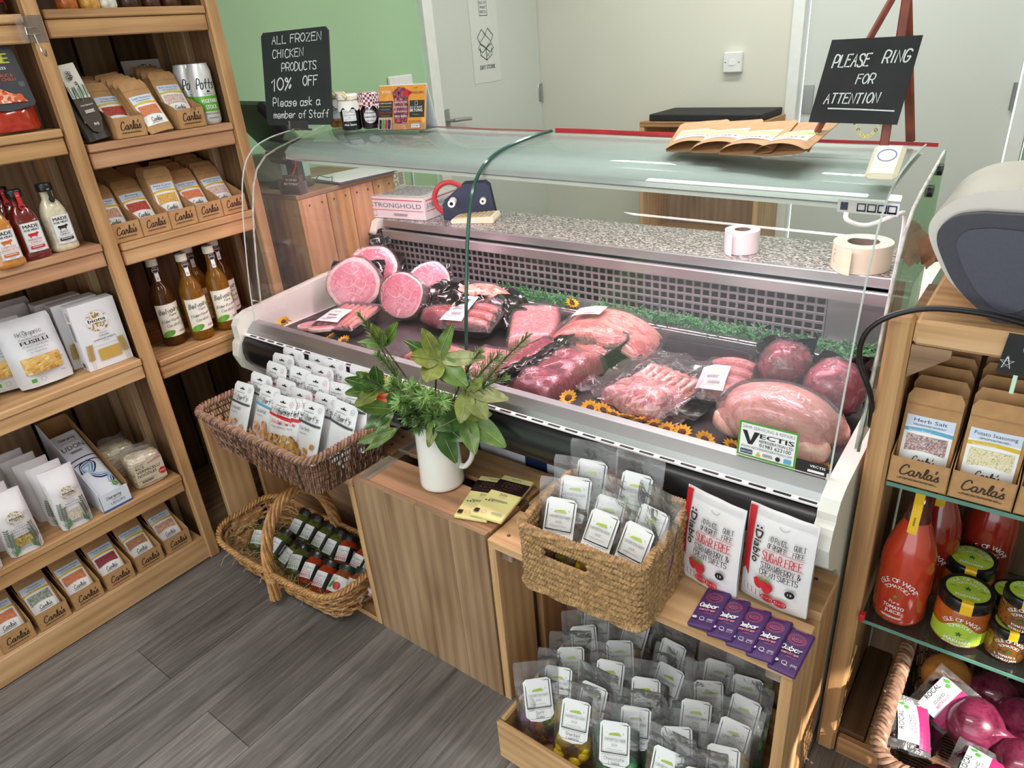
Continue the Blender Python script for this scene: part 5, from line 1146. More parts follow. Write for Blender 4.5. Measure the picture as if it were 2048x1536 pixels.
MB().tube([(-.255, 1.497, 1.197), (-.305, 1.495, 1.158)], .0105, mat('pink_connector', 'd9a6b4', .4, var=.05), 8).build('connector', o)

# ------------------------------------------------------------------ on top of the counter
def board_text(L, rows, m):
    for s, x, z, h, w in rows: L.hand(s, x, z, h, m, .13, .12, w=w, jit=.25)
o = thing('chalkboard', 'dark green-black chalkboard about frozen chicken in a clear clip on the counter', 'sign', loc=(-1.862, 1.385, 1.295), rz=5, rx=-11)
bd = [(-.14, .02), (-.13, .01), (.13, .01), (.14, .02), (.14, .258), (.13, .268), (-.13, .268), (-.14, .258)]
MB().prism(bd, -.0025, .0025, SLATE, 'y').build('board', o); MB().box(-.042, .042, -.012, .012, -.005, .0, ACR).box(-.042, .042, -.0045, -.003, 0, .022, ACR).build('clear_clip', o)
L = Lab(lambda x, z, e: (x, -.0025-e, z)); board_text(L, (('ALL FROZEN', .01, .235, .021, .205), ('CHICKEN', -.028, .197, .021, .13), ('PRODUCTS', .015, .160, .021, .145), ('10%', -.065, .108, .033, .085), ('OFF', .06, .118, .026, .06), ('Please ask a', -.005, .064, .022, .20), ('member of Staff', .012, .030, .020, .235)), CHALK); L.build('chalk_writing', o.children[0])
def farm_jar(label, loc, rz, c, title, kind):
    o = thing('preserve_jar', label, 'jar', 'preserve jars on the counter top', loc, rz); r = .030
    MB().lathe([(0, 0), (r-.003, 0), (r, .004), (r, .066), (r-.004, .074), (r-.004, .080), (0, .080)], mat('preserve_'+title[:5].strip(), c, .12, var=.12, vscale=60, coat=1), 28).build('jar_body', o, sharp=60)
    CL = mat('jar_white_cloth', 'e9e8e2', .7, var=.03) if kind == 'w' else speck('gingham_cloth', ['8a2036', 'e6dadc'], 90, .8)
    if kind != 'w':
        m2 = CL; nt = m2.node_tree
    MB().lathe([(0, .098), (r*.9, .098), (r+.001, .093), (r+.001, .084), (r+.0005, .080), (r+.006, .058)], CL, 36, fn=lambda p, a: (p[0], p[1], p[2]-(.006*math.cos(8*a) if p[2] < .07 else 0)), cap=False).build('cloth_cap', o)
    if kind == 'w':
        b = MB().tube([((r+.002)*math.cos(a), (r+.002)*math.sin(a), .083) for a in [2*PI*i/24 for i in range(24)]], .001, mat('gold_cord', 'c9a53a', .3, .6, var=0), 6, closed=True)
        b.tube([(-.004, -r-.003, .083), (.004, -r-.006, .092), (-.006, -r-.004, .103), (-.012, -r-.003, .106)], .0013, MATS['gold_cord'], 6).tube([(.0, -r-.003, .083), (-.008, -r-.006, .094), (-.016, -r-.003, .108)], .0013, MATS['gold_cord'], 6); b.build('gold_cord', o.children[1])
        L = Lab(cyl(r+.0003)); L.rect(-.020, .020, .026, .058, WHP, 8, 1); L.frame(-.019, .019, .027, .057, .0006, GREY); L.poly([(-.010, .047), (.011, .047), (.007, .050), (.001, .052), (-.004, .051)], LOGO); L.ring(0, .045, .014, .0007, GREY, 14, 20, 160, rz=.010); L.text('CHEVERTON FARM', 0, .0405, .0034, GREY, w=.034); L.text('SHOP', 0, .034, .003, GREY, w=.009); L.small(0, .030, .03, .0007, 1, GREY)
        L.text(title, 0, .0135, .0062, WH if title[0] == 'M' else INK, w=.034, bold=.0004); L.build('label', o)
    else:
        L = Lab(cyl(r+.0003)); L.disc(0, .034, .019, WHP, 22); L.ring(0, .034, .018, .0006, GREY, 20); L.hand('Mrs Darlingtons', 0, .042, .005, INK, .1, w=.028); L.hand('Cranberry Sauce', 0, .031, .0055, INK, .1, w=.033); L.hand('Made with care', 0, .021, .004, INK, .1, w=.022); L.build('label', o)
def gingham():
    m, nt, b = newmat('gingham'); L = nt.links; tc = N(nt, 'TexCoord'); c1 = N(nt, 'TexChecker', Scale=150.0); L.new(tc.outputs['Object'], c1.inputs['Vector']); c1.inputs[1].default_value = lin('7d1c34'); c1.inputs[2].default_value = lin('e8dfe0'); L.new(c1.outputs[0], b.inputs['Base Color']); b.inputs['Roughness'].default_value = .8; MATS['gingham_cloth'] = m
gingham()
farm_jar('jar of golden apple sauce with a white cloth cap, left of the mint jar', (-1.83, 1.515, 1.284), 50, 'a9741c', 'Apple Sauce', 'w'); farm_jar('jar of dark mint sauce with a white cloth cap and gold cord', (-1.717, 1.465, 1.2825), 42, '1a1512', 'Mint Sauce', 'w'); farm_jar('jar of cranberry sauce with a red gingham cap beside the price card', (-1.672, 1.505, 1.2825), 40, '2a0f16', 'Cranberry', 'g')
o = thing('price_card', 'folded orange and black snack price card standing on the counter top', 'sign', loc=(-1.522, 1.475, 1.2815), rz=8); o.scale = (.88,)*3
MB().prism([(-.0, 0), (.001, 0), (.036, .128), (.071, 0), (.072, 0), (.037, .131), (.035, .131)], -.093, .093, WHP, 'x').build('folded_card', o)
L = Lab(lambda x, z, e: (x, .0004+z*.273-e*.96-.001, z)); BO = speck('biltong_orange', ['e0a04a', 'd98f38', 'e8b060'], 20, .5, 'noise'); L.rect(-.093, .093, .0, .129, BO); L.rect(-.093, -.036, .038, .085, mat('card_black', '35302e', .5, var=0)); L.rect(.030, .088, .036, .085, MATS['card_black'])
BT = speck('biltong_print', ['5d2230', '8a3a48', '3e1a20', 'b0606a', '6a2a50', 'c98a80'], 140, .5); L.poly([(-.028, .02), (.02, .016), (.028, .05), (.024, .095), (.04, .108), (.01, .122), (-.015, .125), (-.04, .11), (-.032, .09), (-.034, .05)], BT); L.poly([(.0, .1), (.028, .098), (.036, .108), (.012, .118)], RED)
for k, s in enumerate(('HIGH IN PROTEIN', 'LOW IN SODIUM', 'RICH IN FLAVOUR', '100% BEEF')): L.text(s, -.004, .078-.0135*k, .0055, WH, w=.05)
for k, (s, m) in enumerate((('4 GREAT FLAVOURS', WH), ('ORIGINAL', YEL), ('SMOKED', BLUEB), ('PERI PERI', RED), ('GARLIC', GRN))): L.text(s, -.064, .077-.009*k, .004, m, w=.006*min(8, len(s)))
L.text('BILTONG', -.062, .108, .008, WH, w=.034); L.text('NOW', .055, .118, .0045, INK, w=.016); L.text('STOCKED HERE', .056, .104, .0065, INK, w=.058); L.frame(.054, .064, .072, .082, .001, WH); L.text('ISLE OF WIGHT', .059, .063, .0055, WH, w=.048); L.text('BILTONG', .059, .053, .0085, WH, w=.048, bold=.0006); L.small(.059, .045, .03, .001, 2, GRN)
L.text('BIG SNACK BAG', .055, .022, .006, INK, w=.048); L.rect(.042, .074, .007, .018, WH); L.text('£2.60', .058, .009, .0065, INK, w=.024); L.rect(-.09, -.036, .002, .036, mat('snack_bag_photo', 'b9b5b6', .5, var=.1))
for k, m in enumerate((INK, GRN, RED, NAVY)): L.poly([(-.087+.012*k, .004), (-.077+.012*k, .004), (-.076+.012*k, .03), (-.086+.012*k, .032)], m)
L.build('print', o); MB().box(-.095, .095, -.003, -.0015, 0, .02, ACR).box(-.095, .095, -.003, .075, -.001, .0, ACR).build('clear_holder', o)
PTL = pthick(.10, .15, .014, base=.25)
for i, (x, y, z, rz) in enumerate(((-.615, 1.385, 1.264, 12), (-.555, 1.365, 1.267, 4), (-.49, 1.345, 1.268, 0), (-.425, 1.335, 1.270, -8))):
    o = thing('kraft_pouch', ('flat kraft pouch at the far left of the four on the counter top', 'second kraft pouch from the left on the counter top', 'third kraft pouch from the left on the counter top', 'topmost kraft pouch on the counter top, beside the easel leg')[i], 'pouch', 'kraft pouches on the counter top', (x, y, z), rz, -78, (-3, -4, -4, -6)[i])
    KL = mat('light_kraft', 'c79d72', .7, var=.05, vscale=60, bump=.1)
    packet(.105, .16, lambda xx, zz: .0008+.017*max(0, 1-zz/.11)**.7*max(0, 1-(2*xx/.105)**2)**.8, KL, .3, .07, .03, .0008, i).build('pouch_body', o, weld=.0001)
    L = Lab(lambda xx, zz, e: (xx, -(.0008+.017*max(0, 1-zz/.11)**.7*max(0, 1-(2*xx/.105)**2)**.8)-e, zz)); L.rect(-.04, .04, .03, .105, WHP, 8, 8); L.rect(-.038, .038, .058, .092, speck('label_meadow', ['c9cf8e', 'b9c48a', 'e3e0a8', 'a9b47c'], 60, .6, 'noise'), 8, 6); L.hand('Flavours', 0, .040, .011, INK, .1, .2, w=.06); L.text('DRY', -.015, .095, .005, INK, w=.018); L.hand('Roasts', .022, .094, .006, INK, .1, w=.024); L.build('label', o)
MAH = mat('mahogany', '8a3f2c', .35, var=.2, vscale=30)
o = thing('easel_sign', 'small mahogany easel on the counter top carrying a black slate', 'easel', loc=(-.33, 1.43, 1.259), rz=2)
def leg(a, b_, w=.0075):
    A, B = Vector(a), Vector(b_); d = (B-A); M = Matrix.Translation(A) @ d.to_track_quat('Z', 'Y').to_matrix().to_4x4()
    MB().box(-w, w, -w*.6, w*.6, 0, d.length, MAH, M=M).build('leg', o)
leg((-.066, -.022, .004), (.046, .030, .27)); leg((.062, -.014, .002), (.056, .030, .27)); leg((.085, .125, .0), (.052, .038, .26))
chain = MB()
for k in range(15):
    t = k/14; x = .005+.05*t; z = .058-.030*math.sin(t*PI)*1.0
    chain.tube([(x+.0025*math.cos(a), -.008+.0012*math.sin(a)*(k % 2), z+.0025*math.sin(a)) for a in [2*PI*i/8 for i in range(8)]], .0008, mat('gold_chain', 'c9b35a', .3, .8, var=0), 5, closed=True)
chain.build('chain', o)
o2 = thing('slate_board', 'black slate asking to ring for attention, resting on the easel', 'sign', loc=(-.313, 1.402, 1.314), rz=0, rx=-8)
MB().prism([(-.082, 0), (.064, -.004), (.078, .133), (-.062, .134)], -.002, .002, SLATE2, 'y').build('slate', o2)
L = Lab(lambda x, z, e: (x+z*.12, -.002-e, z)); board_text(L, (('PLEASE', -.037, .090, .019, .058), ('RING', .033, .094, .018, .04), ('FOR', -.006, .062, .015, .028), ('ATTENTION', -.02, .031, .016, .088)), CHALK); L.line([(-.054, .023), (.0, .021), (.054, .018)], .0022, CHALK); L.build('chalk_writing', o2.children[0])
o = thing('door_bell', 'cream wireless bell push with a blue ring on the curved glass', 'bell', loc=(-.238, 1.273, 1.238), rz=2, rx=-58)
b = MB().box(-.024, .024, -.016, 0, 0, .076, CREAM, bev=.007); b.build('case', o, sharp=60); L = Lab(lambda x, z, e: (x, -.016-e, z)); L.ring(0, .047, .0135, .0022, mat('bell_blue', '53699a', .4, var=0), 28); L.text('BYRON', 0, .017, .0042, mat('bell_grey', 'cfc9b0', .5, var=0), w=.022); L.build('button_ring', o)

# ------------------------------------------------------------------ till counter by the green wall
o = thing('till_counter', 'tall plank-fronted till counter behind the left end of the meat counter', 'counter', loc=(-2.22, 1.64, 0))
for k in range(4): rel(MB().box(-2.445+k*.11, -2.338+k*.11, 1.43, 1.448, .02, 1.06, (WD, WDL, WDD, WD)[k]), 'front_plank', o)
for k in range(4): rel(MB().box(-2.031, -2.013, 1.449+k*.107, 1.552+k*.107, .02, 1.06, (WDR, WD, WDR, WD)[k]), 'side_plank', o)
rel(MB().box(-2.447, -2.011, 1.428, 1.88, 1.061, 1.077, WDD), 'top_board', o)
sc = MB()
for k in range(8): sc.lathe([(.004, 0), (.004, .0006), (0, .0006)], INKB, 8, M=T(-2.013, 1.475+k*.053, 1.035) @ RY(90))
rel(sc, 'nail_heads', o)
o = thing('till_terminal', 'black till terminal seen from behind on the plank counter, behind the chalkboard', 'till', loc=(-2.20, 1.56, 1.078), rz=-10)
MB().lathe([(0, 0), (.10, 0), (.105, .005), (.085, .014), (.0, .022)], BLK, 28, sy=.7).build('base', o)
MB().prism([(-.045, .0), (.045, 0), (.035, .12), (.045, .16), (-.05, .16), (-.035, .12)], -.012, .012, DGR, 'y', M=T(0, .02, .01)).build('neck', o)
MB().box(-.15, .15, -.02, .02, -.02, .20, BLK, M=T(0, .0, .13) @ RX(38), bev=.012).build('screen', o); MB().box(-.05, .1, -.045, -.02, .0, .05, DGR, M=T(0, .0, .10) @ RX(38), bev=.012).build('rear_housing', o)
MB().tube(catmull([Vector(p) for p in ((.10, -.03, .13), (.118, -.03, .09), (.10, -.04, .05), (.07, -.05, .012))], 5), .003, RED, 8).build('red_cable', o)
put(tag(MB().box(-.10, .10, -.07, .07, 0, .10, mat('pale_teal_box', 'a9cfc2', .4, var=.03), bev=.006).build('receipt_printer'), 'pale teal box on the plank counter behind the till', 'printer'), (-2.36, 1.62, 1.078), 8)
o = thing('clipboard', 'dark blue clipboard with a white form on the plank counter', 'clipboard', loc=(-2.09, 1.76, 1.079), rz=-4)
MB().box(-.11, .11, -.15, .17, 0, .004, mat('clipboard_blue', '2c3658', .4, var=.05)).build('board', o); MB().box(-.10, .10, -.13, .15, .0042, .0055, WHP, M=RZ(-5)).build('paper', o); MB().tube([(-.05, -.14, .006), (-.04, -.13, .02), (0, -.12, .012), (.04, -.13, .02), (.05, -.14, .006)], .002, CHROME, 6).build('clip', o)
o = thing('card_holder', 'clear holder with brown biltong cards at the corner of the plank counter', 'card holder', loc=(-2.05, 1.452, 1.079), rz=10)
MB().box(-.045, .045, -.018, -.016, 0, .03, ACR).box(-.045, .045, .018, .02, 0, .055, ACR).box(-.045, .045, -.018, .02, -.001, .001, ACR).box(-.046, -.044, -.018, .02, 0, .04, ACR).box(.044, .046, -.018, .02, 0, .04, ACR).build('holder', o)
MB().box(-.038, .038, -.01, .008, .002, .058, mat('biltong_card', '4a3a34', .5, var=.05), M=RX(-10)).build('cards', o); L = Lab(lambda x, z, e: (x, -.0105-e+z*.176, z)); L.text('TRY OUR NEW', 0, .040, .007, WH, w=.05); L.text('BILTONG', 0, .024, .011, WH, w=.062, bold=.0006); L.build('print', o)
# crate and board against the back wall
o = thing('wooden_crate', 'tall open wooden crate against the cream back wall', 'crate', loc=(-1.38, 3.36, 0))
for a, nm, m in (((-1.685, -1.66, 3.2, 3.48, 0, 1.05, ), 'side_board', WDL), ((-1.11, -1.085, 3.2, 3.48, 0, 1.05), 'side_board', WDL), ((-1.685, -1.085, 3.2, 3.48, 1.051, 1.075), 'top_board', WD), ((-1.659, -1.111, 3.46, 3.48, .02, 1.05), 'back_board', WDD), ((-1.659, -1.111, 3.21, 3.45, .52, .54), 'shelf', WD)): rel(MB().box(*a, m, bev=.003), nm, o)
b = MB().box(-.27, .27, -.13, .13, 0, .03, mat('black_foam', '232426', .7, var=.15, vscale=40), bev=.004)
o = put(tag(b.build('black_board'), 'black board with small holes lying on the crate by the back wall', 'board'), (-1.37, 3.34, 1.076), -2)
h = MB()
for x in (-.2, .17):
    for q in (0, 1): h.lathe([(0, .0302), (.02, .0302), (.02, .0306), (0, .0306)], INK, 14, M=T(x+.03*q, -.03+.06*q, 0))
h.build('hole', o)
# ------------------------------------------------------------------ baskets
WIC = mat('brown_wicker', '8a6650', .55, var=.28, vscale=90, bump=.3, bscale=160); WICR = mat('wicker_rim', 'a27d66', .5, var=.2, vscale=70); WICD = mat('wicker_dark', '4c362b', .6, var=.25, vscale=70)
WIL = mat('honey_willow', 'b98954', .5, var=.22, vscale=60, bump=.25, bscale=140); WILR = mat('honey_willow_wrap', 'c4935c', .5, var=.2, vscale=60); WILD = mat('honey_willow_dark', '8f6438', .5, var=.25, vscale=60)
SEA = mat('seagrass', 'b08d60', .8, var=.25, vscale=120, bump=.5, bscale=260)
STRAW = mat('straw', 'd8c28e', .8, var=.2, vscale=60)
def rrect(w, d, r, n=6):
    P = []
    for cx, cy, a0 in ((w/2-r, d/2-r, 0), (-w/2+r, d/2-r, 90), (-w/2+r, -d/2+r, 180), (w/2-r, -d/2+r, 270)):
        for k in range(n+1): a = rad(a0+90*k/n); P.append(Vector((cx+r*math.cos(a), cy+r*math.sin(a), 0)))
    return P
def resample(P, step, closed=True):
    Q = P+[P[0]] if closed else P; L = [0]
    for i in range(1, len(Q)): L.append(L[-1]+(Q[i]-Q[i-1]).length)
    n = max(8, int(L[-1]/step)); out = []; j = 0
    for i in range(n if closed else n+1):
        t = L[-1]*i/n
        while j < len(L)-2 and L[j+1] < t: j += 1
        k = (t-L[j])/max(1e-9, L[j+1]-L[j]); out.append(Q[j].lerp(Q[j+1], k))
    return out
def helix(mb, P, closed, R, r, turns, ph, m, seg=5, flat=1):
    n = len(P); pts = []
    for i in range(n):
        t = (P[(i+1) % n]-P[i-1]) if closed else P[min(i+1, n-1)]-P[max(i-1, 0)]
        t.normalize(); s = t.cross(Vector((0, 0, 1)))
        s = s.normalized() if s.length > 1e-6 else Vector((1, 0, 0)); u = s.cross(t); a = 2*PI*turns*i/n+ph
        pts.append(P[i]+s*math.cos(a)*R+u*math.sin(a)*R*flat)
    mb.tube(pts, r, m, seg, closed=closed)
def resn(P, n):
    Q = P+[P[0]]; L = [0]
    for i in range(1, len(Q)): L.append(L[-1]+(Q[i]-Q[i-1]).length)
    out = []; j = 0
    for i in range(n):
        t = L[-1]*i/n
        while j < len(L)-2 and L[j+1] < t: j += 1
        out.append(Q[j].lerp(Q[j+1], (t-L[j])/max(1e-9, L[j+1]-L[j])))
    return out
def brown_basket(name, label, loc, rz, w, d, h, flare=.025, step=.0056, rimr=.010):
    o = thing(name, label, 'basket', loc=loc, rz=rz); base = resample(rrect(w-2*flare, d-2*flare, .035), step); n = len(base); top = resn(rrect(w, d, .045), n)
    b = MB()
    for i in range(n):
        B, Tp = base[i], top[i]; out = Vector((B.x, B.y, 0)).normalized(); P = []
        for k in range(13):
            t = k/12; off = .0034*math.sin(t*PI*6+(PI if (i//2) % 2 else 0)); p = B.lerp(Tp, t)+out*off; p.z = .004+(h-.01)*t; P.append(p+Vector((random.uniform(-.0006, .0006),)*2+(0,)))
        b.tube(P, step*.36*random.uniform(.8, 1.1), random.choice((WIC, WIC, WICR, WICD)), 5)
    for t in (.18, .34, .5, .66, .82):
        ring = [base[i].lerp(top[i], t)+Vector((0, 0, .004+(h-.01)*t)) for i in range(n)]; b.tube(ring, .0022, WICD, 5, closed=True)
    b.build('woven_sides', o)
    rp = [p+Vector((0, 0, h-.004)) for p in resample(rrect(w, d, .045), .003)]
    b = MB(); b.tube(rp, rimr*.75, WIC, 8, closed=True)
    for k in range(3): helix(b, rp, True, rimr*.78, rimr*.40, int((2*(w+d))/.034), 2*PI*k/3, (WICR, WIC, WICR)[k], 6)
    b.build('wrapped_rim', o)
    b = MB(); bb = resample(rrect(w-2*flare-.004, d-2*flare-.004, .033), .01); b.add([tuple(p+Vector((0, 0, .005))) for p in bb]+[tuple(p+Vector((0, 0, .001))) for p in bb], [list(range(len(bb))), list(range(len(bb), 2*len(bb)))[::-1]], WIC)
    for k in range(int((d-.06)/.008)): y = -d/2+.04+k*.008; b.tube([(-w/2+.04, y, .006), (w/2-.04, y, .006)], .0028, WIC, 5)
    b.build('base', o); return o
brown_basket('wicker_basket', 'brown rectangular wicker basket full of nut packets on the left crate', (-1.545, .93, .5055), -1.5, .525, .275, .125)

# nut packets: rows leaning back inside the basket
NUTW = mat('nut_packet_white', 'e4e8ea', .32, var=.02)
NUT1 = speck('salted_nuts', ['c98a58', 'e0a877', 'b8743f', 'edc79c'], 60, .4); NUT2 = speck('chilli_nuts', ['a96f2a', 'd0983f', '8a5520', 'e8bd6c'], 60, .4)
NT = pthick(.08, .135, .009, base=.2); NK = 1.2
def nutpack(label, band, nut, loc, rz, rx, ry=0, sub='', full=True, m=None):
    o = thing('nut_packet', label, 'packet', 'nut packets in the wicker basket', (loc[0], loc[1]+.012, loc[2]+.022), rz, rx-4, ry); o.scale = (NK,)*3
    if 'n' not in PMESH: PMESH['n'] = packet(.08, .135, NT, NUTW, .5, .10, .0, .0008, 2, 14, 14).build('packet_body', o, weld=.00005).data
    else: q = bpy.data.objects.new('packet_body', PMESH['n']); COL.objects.link(q); q.parent = o
    f = lambda x, z, e: (x, -NT(x, z)-e-.0012, z)
    k = ('nl', band.name, nut.name, full)
    if m: o.children[0].data = o.children[0].data.copy(); o.children[0].data.materials[0] = m
    if k in PMESH: q = bpy.data.objects.new('print', PMESH[k]); COL.objects.link(q); q.parent = o; return o
    L = Lab(f); L.poly([(-.009, .1215), (-.003, .1215), (-.001, .1245), (.001, .1245), (.003, .1215), (.009, .1215), (.009, .119), (-.009, .119)], INK); L.ring(.028, .121, .0055, .0006, RED if band is RED else GREY, 14); L.text('GF', .028, .119, .0035, RED if band is RED else GREY, w=.005)
    L.small(-.004, .111, .04, .0012, 1, GREY); L.hand("Filbert's", .004, .0945, .0125, INK, .10, .12, w=.052); L.hand('Mr', -.029, .099, .006, INK, .1)
    L.band(-.0385, .0385, lambda a: .0855+.002*math.cos(a*3), lambda a: .0905+.002*math.cos(a*3), band, 10, 1); L.poly([(-.0385, .0905), (-.0385, .1), (-.030, .0905)], band)
    if full:
        L.hand(sub, -.004, .072, .008, band if band is RED else GREY, .1, .2, w=.034); L.text('PEANUTS', -.004, .063, .0042, GREY, w=.024); rnd = random.Random(len(sub)+3)
        for i in range(20):
            cx, cz = rnd.uniform(-.03, .03), .006+.052*(i % 10)/10*rnd.uniform(.5, 1); r = rnd.uniform(.0065, .009); a = rnd.uniform(0, 3)
            L.poly([(cx+r*math.cos(t)*math.cos(a)-.7*r*math.sin(t)*math.sin(a), cz+r*math.cos(t)*math.sin(a)+.7*r*math.sin(t)*math.cos(a)) for t in [2*PI*i_/12 for i_ in range(12)]], nut)
    PMESH[k] = L.build('print', o).data; return o
B4, DK = mat('packet_blue', '4a9fc4', .4, var=0), mat('packet_dark', '43464c', .4, var=0)
rows = [
 (.842, .512, -24, [(-1.725, DK, NUT1, 'Dry Roasted'), (-1.63, B4, NUT1, 'Sea Salted'), (-1.535, RED, NUT2, 'Chilli Lime'), (-1.435, DK, NUT2, 'Fine Herb')]),
 (.895, .518, -20, [(-1.70, DK, NUT1, ''), (-1.61, B4, NUT1, ''), (-1.52, RED, NUT2, ''), (-1.43, DK, NUT2, ''), (-1.35, DK, NUT2, '')]),
 (.94, .535, -18, [(-1.68, RED, NUT1, ''), (-1.59, RED, NUT1, ''), (-1.50, RED, NUT2, ''), (-1.41, DK, NUT2, ''), (-1.335, DK, NUT2, '')]),
 (.985, .545, -14, [(-1.69, DK, NUT1, ''), (-1.60, RED, NUT1, ''), (-1.505, RED, NUT2, ''), (-1.415, RED, NUT2, ''), (-1.345, DK, NUT2, '')]),
 (1.022, .552, -10, [(-1.68, DK, NUT1, ''), (-1.585, DK, NUT1, ''), (-1.485, RED, NUT2, ''), (-1.395, RED, NUT2, '')])]
cn = {B4.name: 'blue', DK.name: 'grey', RED.name: 'red'}
for r, (y, z, rx, L_) in enumerate(rows):
    for c, (x, bd_, nt_, sb) in enumerate(L_):
        nutpack('white nut packet with %s band, %s in the %s row of the wicker basket' % (cn[bd_.name], ('first', 'second', 'third', 'fourth', 'fifth')[c], ('front', 'second', 'third', 'fourth', 'rear')[r]), bd_, nt_, (x+random.uniform(-.004, .004), y+.014*(c % 2), z+random.uniform(-.004, .008)), random.uniform(-2, 4), rx+random.uniform(-2, 2), random.uniform(-3, 3), sb, bool(sb))
for k in range(2): nutpack('white nut packet with red band tucked behind the front chilli one, %s of two' % ('nearer', 'farther')[k], RED, NUT2, (-1.512+.022*k, .850+.006*k, .513), 8+5*k, -22, 0, 'Chilli Lime')
nutpack('orange nut packet at the back right corner of the wicker basket', RED, NUT2, (-1.335, 1.03, .55), 10, -8, 0, '', False, mat('packet_orange', 'dd7a26', .35, var=.03))
# seagrass basket
o = thing('seagrass_basket', 'square seagrass rope basket with sweet bags on the right crate', 'basket', loc=(-.575, .954, .5055), rz=2); w, d, h = .262, .215, .145
b = MB(); nrow = 10
for k in range(nrow):
    z = .008+k*(h-.016)/(nrow-1); P = resample([p+Vector((0, 0, z)) for p in rrect(w-.006+.004*k/nrow, d-.006+.004*k/nrow, .016, 4)], .0034)
    for i, p in enumerate(P): p.z += .0012*noise.noise(Vector((p.x*30, p.y*30, k*3.0)))
    tn = int(len(P)*.0034/.019)
    if k in (6, 7):
        g0 = [p for p in P if not (p.y < -d*.4 and -.075 < p.x < .02)]
        i0 = next(i for i in range(len(P)) if P[i-1].y < -d*.4 and P[i-1].x < .02 and P[i].x >= .02 and P[i].y < -d*.4); Q = P[i0:]+P[:i0]; Q = [p for p in Q if not (p.y < -d*.4 and -.075 < p.x < .02)]
        for ph in range(3): helix(b, Q, False, .0048, .0036, tn, 2*PI*ph/3, SEA, 5)
    else:
        for ph in range(3): helix(b, P, True, .0052, .0039, tn, 2*PI*ph/3, SEA, 5)
b.build('rope_sides', o)
b = MB()
for zz in (h, .004):
    P = resample([p+Vector((0, 0, zz)) for p in rrect(w, d, .018, 4)], .0026)
    for ph in range(2): helix(b, P, True, .0065, .0044, 92, PI*ph, SEA, 5)
b.build('rope_rim', o)
MB().box(-w/2+.01, w/2-.01, -d/2+.01, d/2-.01, .001, .005, SEA).build('base', o)

# clear bags of sweets
LBLW = mat('sweet_label', 'eceef0', .45, var=.01)
BW, BH = .082, .165
BT_ = lambda x, z: .0012+(.019*math.sin(PI*min(1, z/.118))**.6 if z < .118 else 0)*max(0, 1-(2*x/BW)**4)**.5
SWB = {}
def sweetbag(label, cols, title, loc, rz, rx, group, ry=0, seed=0, shape='ball', n=13):
    o = thing('sweet_bag', label, 'bag', group, loc, rz, rx, ry); o.scale = (1.22,)*3; kb = ('bag', seed % 3)
    if kb not in SWB: SWB[kb] = packet(BW, BH, BT_, FILM, .8, .02, .05, .005, seed % 3+4, 14, 20).build('clear_bag', o, weld=.00005).data
    else: q = bpy.data.objects.new('clear_bag', SWB[kb]); COL.objects.link(q); q.parent = o
    ks = (cols, shape, n)
    if ks not in SWB:
        b = MB(); rnd = random.Random(seed)
        for k in range(n):
            c = cols[k % len(cols)]; m = mat('sweet_'+c, c, .25, var=.08, vscale=200, coat=.5); x, y, z = rnd.uniform(-.026, .026), rnd.uniform(-.007, .003), .013+.052*(k/n)**.8; R = RZ(rnd.uniform(0, 180)) @ RX(rnd.uniform(0, 180))
            if shape == 'ball': b.ell((0, 0, 0), (.0175, .0135, .0125), m, 12, 8, M=T(x, y, z) @ R)
            else: b.box(-.0095, .0095, -.009, .009, -.0075, .0075, m, M=T(x, y, z) @ R, bev=.002)
        SWB[ks] = b.build('sweets', o).data
    else: q = bpy.data.objects.new('sweets', SWB[ks]); COL.objects.link(q); q.parent = o
    kl = ('lab', title)
    if kl not in SWB:
        L = Lab(lambda x, z, e: (x, -BT_(x, z)-e-.0048, z)); w2, z0, z1 = .026, .058, .134; sh = []
        sh = [(-w2, z0+.012), (-w2+.008, z0+.004), (0, z0), (w2-.008, z0+.004), (w2, z0+.012), (w2, z1-.006), (w2-.006, z1), (-w2+.006, z1), (-w2, z1-.006)]
        L.poly(sh, LBLW); L.frame(-.022, .022, z0+.027, z1-.005, .0017, INK); L.frame(-.021, .021, z0+.007, z0+.024, .0006, GREY); zc = z1-.026
        L.poly([(-.011, zc+.004), (.011, zc+.004), (.007, zc+.008), (.002, zc+.011), (-.002, zc+.009), (-.006, zc+.010)], LOGO); L.ring(0, zc+.003, .0155, .0006, GREY, 16, 15, 165, rz=.013); L.text('CHEVERTON FARM', 0, zc-.004, .0042, GREY, w=.036); L.text('SHOP', 0, zc-.011, .0034, GREY, w=.010); L.small(0, zc-.016, .03, .0006, 1, GREY)
        a = title.split(' '); 
        for i, s in enumerate(a): L.hand(s, 0, z0+(.0165 if len(a) > 1 else .0125)-.0075*i, .0052, INK, .1, .1, w=.0038*len(s))
        SWB[kl] = L.build('label', o).data
    else: q = bpy.data.objects.new('label', SWB[kl]); COL.objects.link(q); q.parent = o
    return o
YL, BN, GRY, PKS, GNS = ('f0c81e', 'f2d23a'), ('c9a98a', 'd8bda0', 'b8916e'), ('6f7276', '8a8d90', '9b9ea2'), ('8a4a8e', 'e08a3a', 'e0d23a', 'c94a6a', '7aa84a'), ('2f7a44', '3f8f55')
sg = 'sweet bags in the seagrass basket'
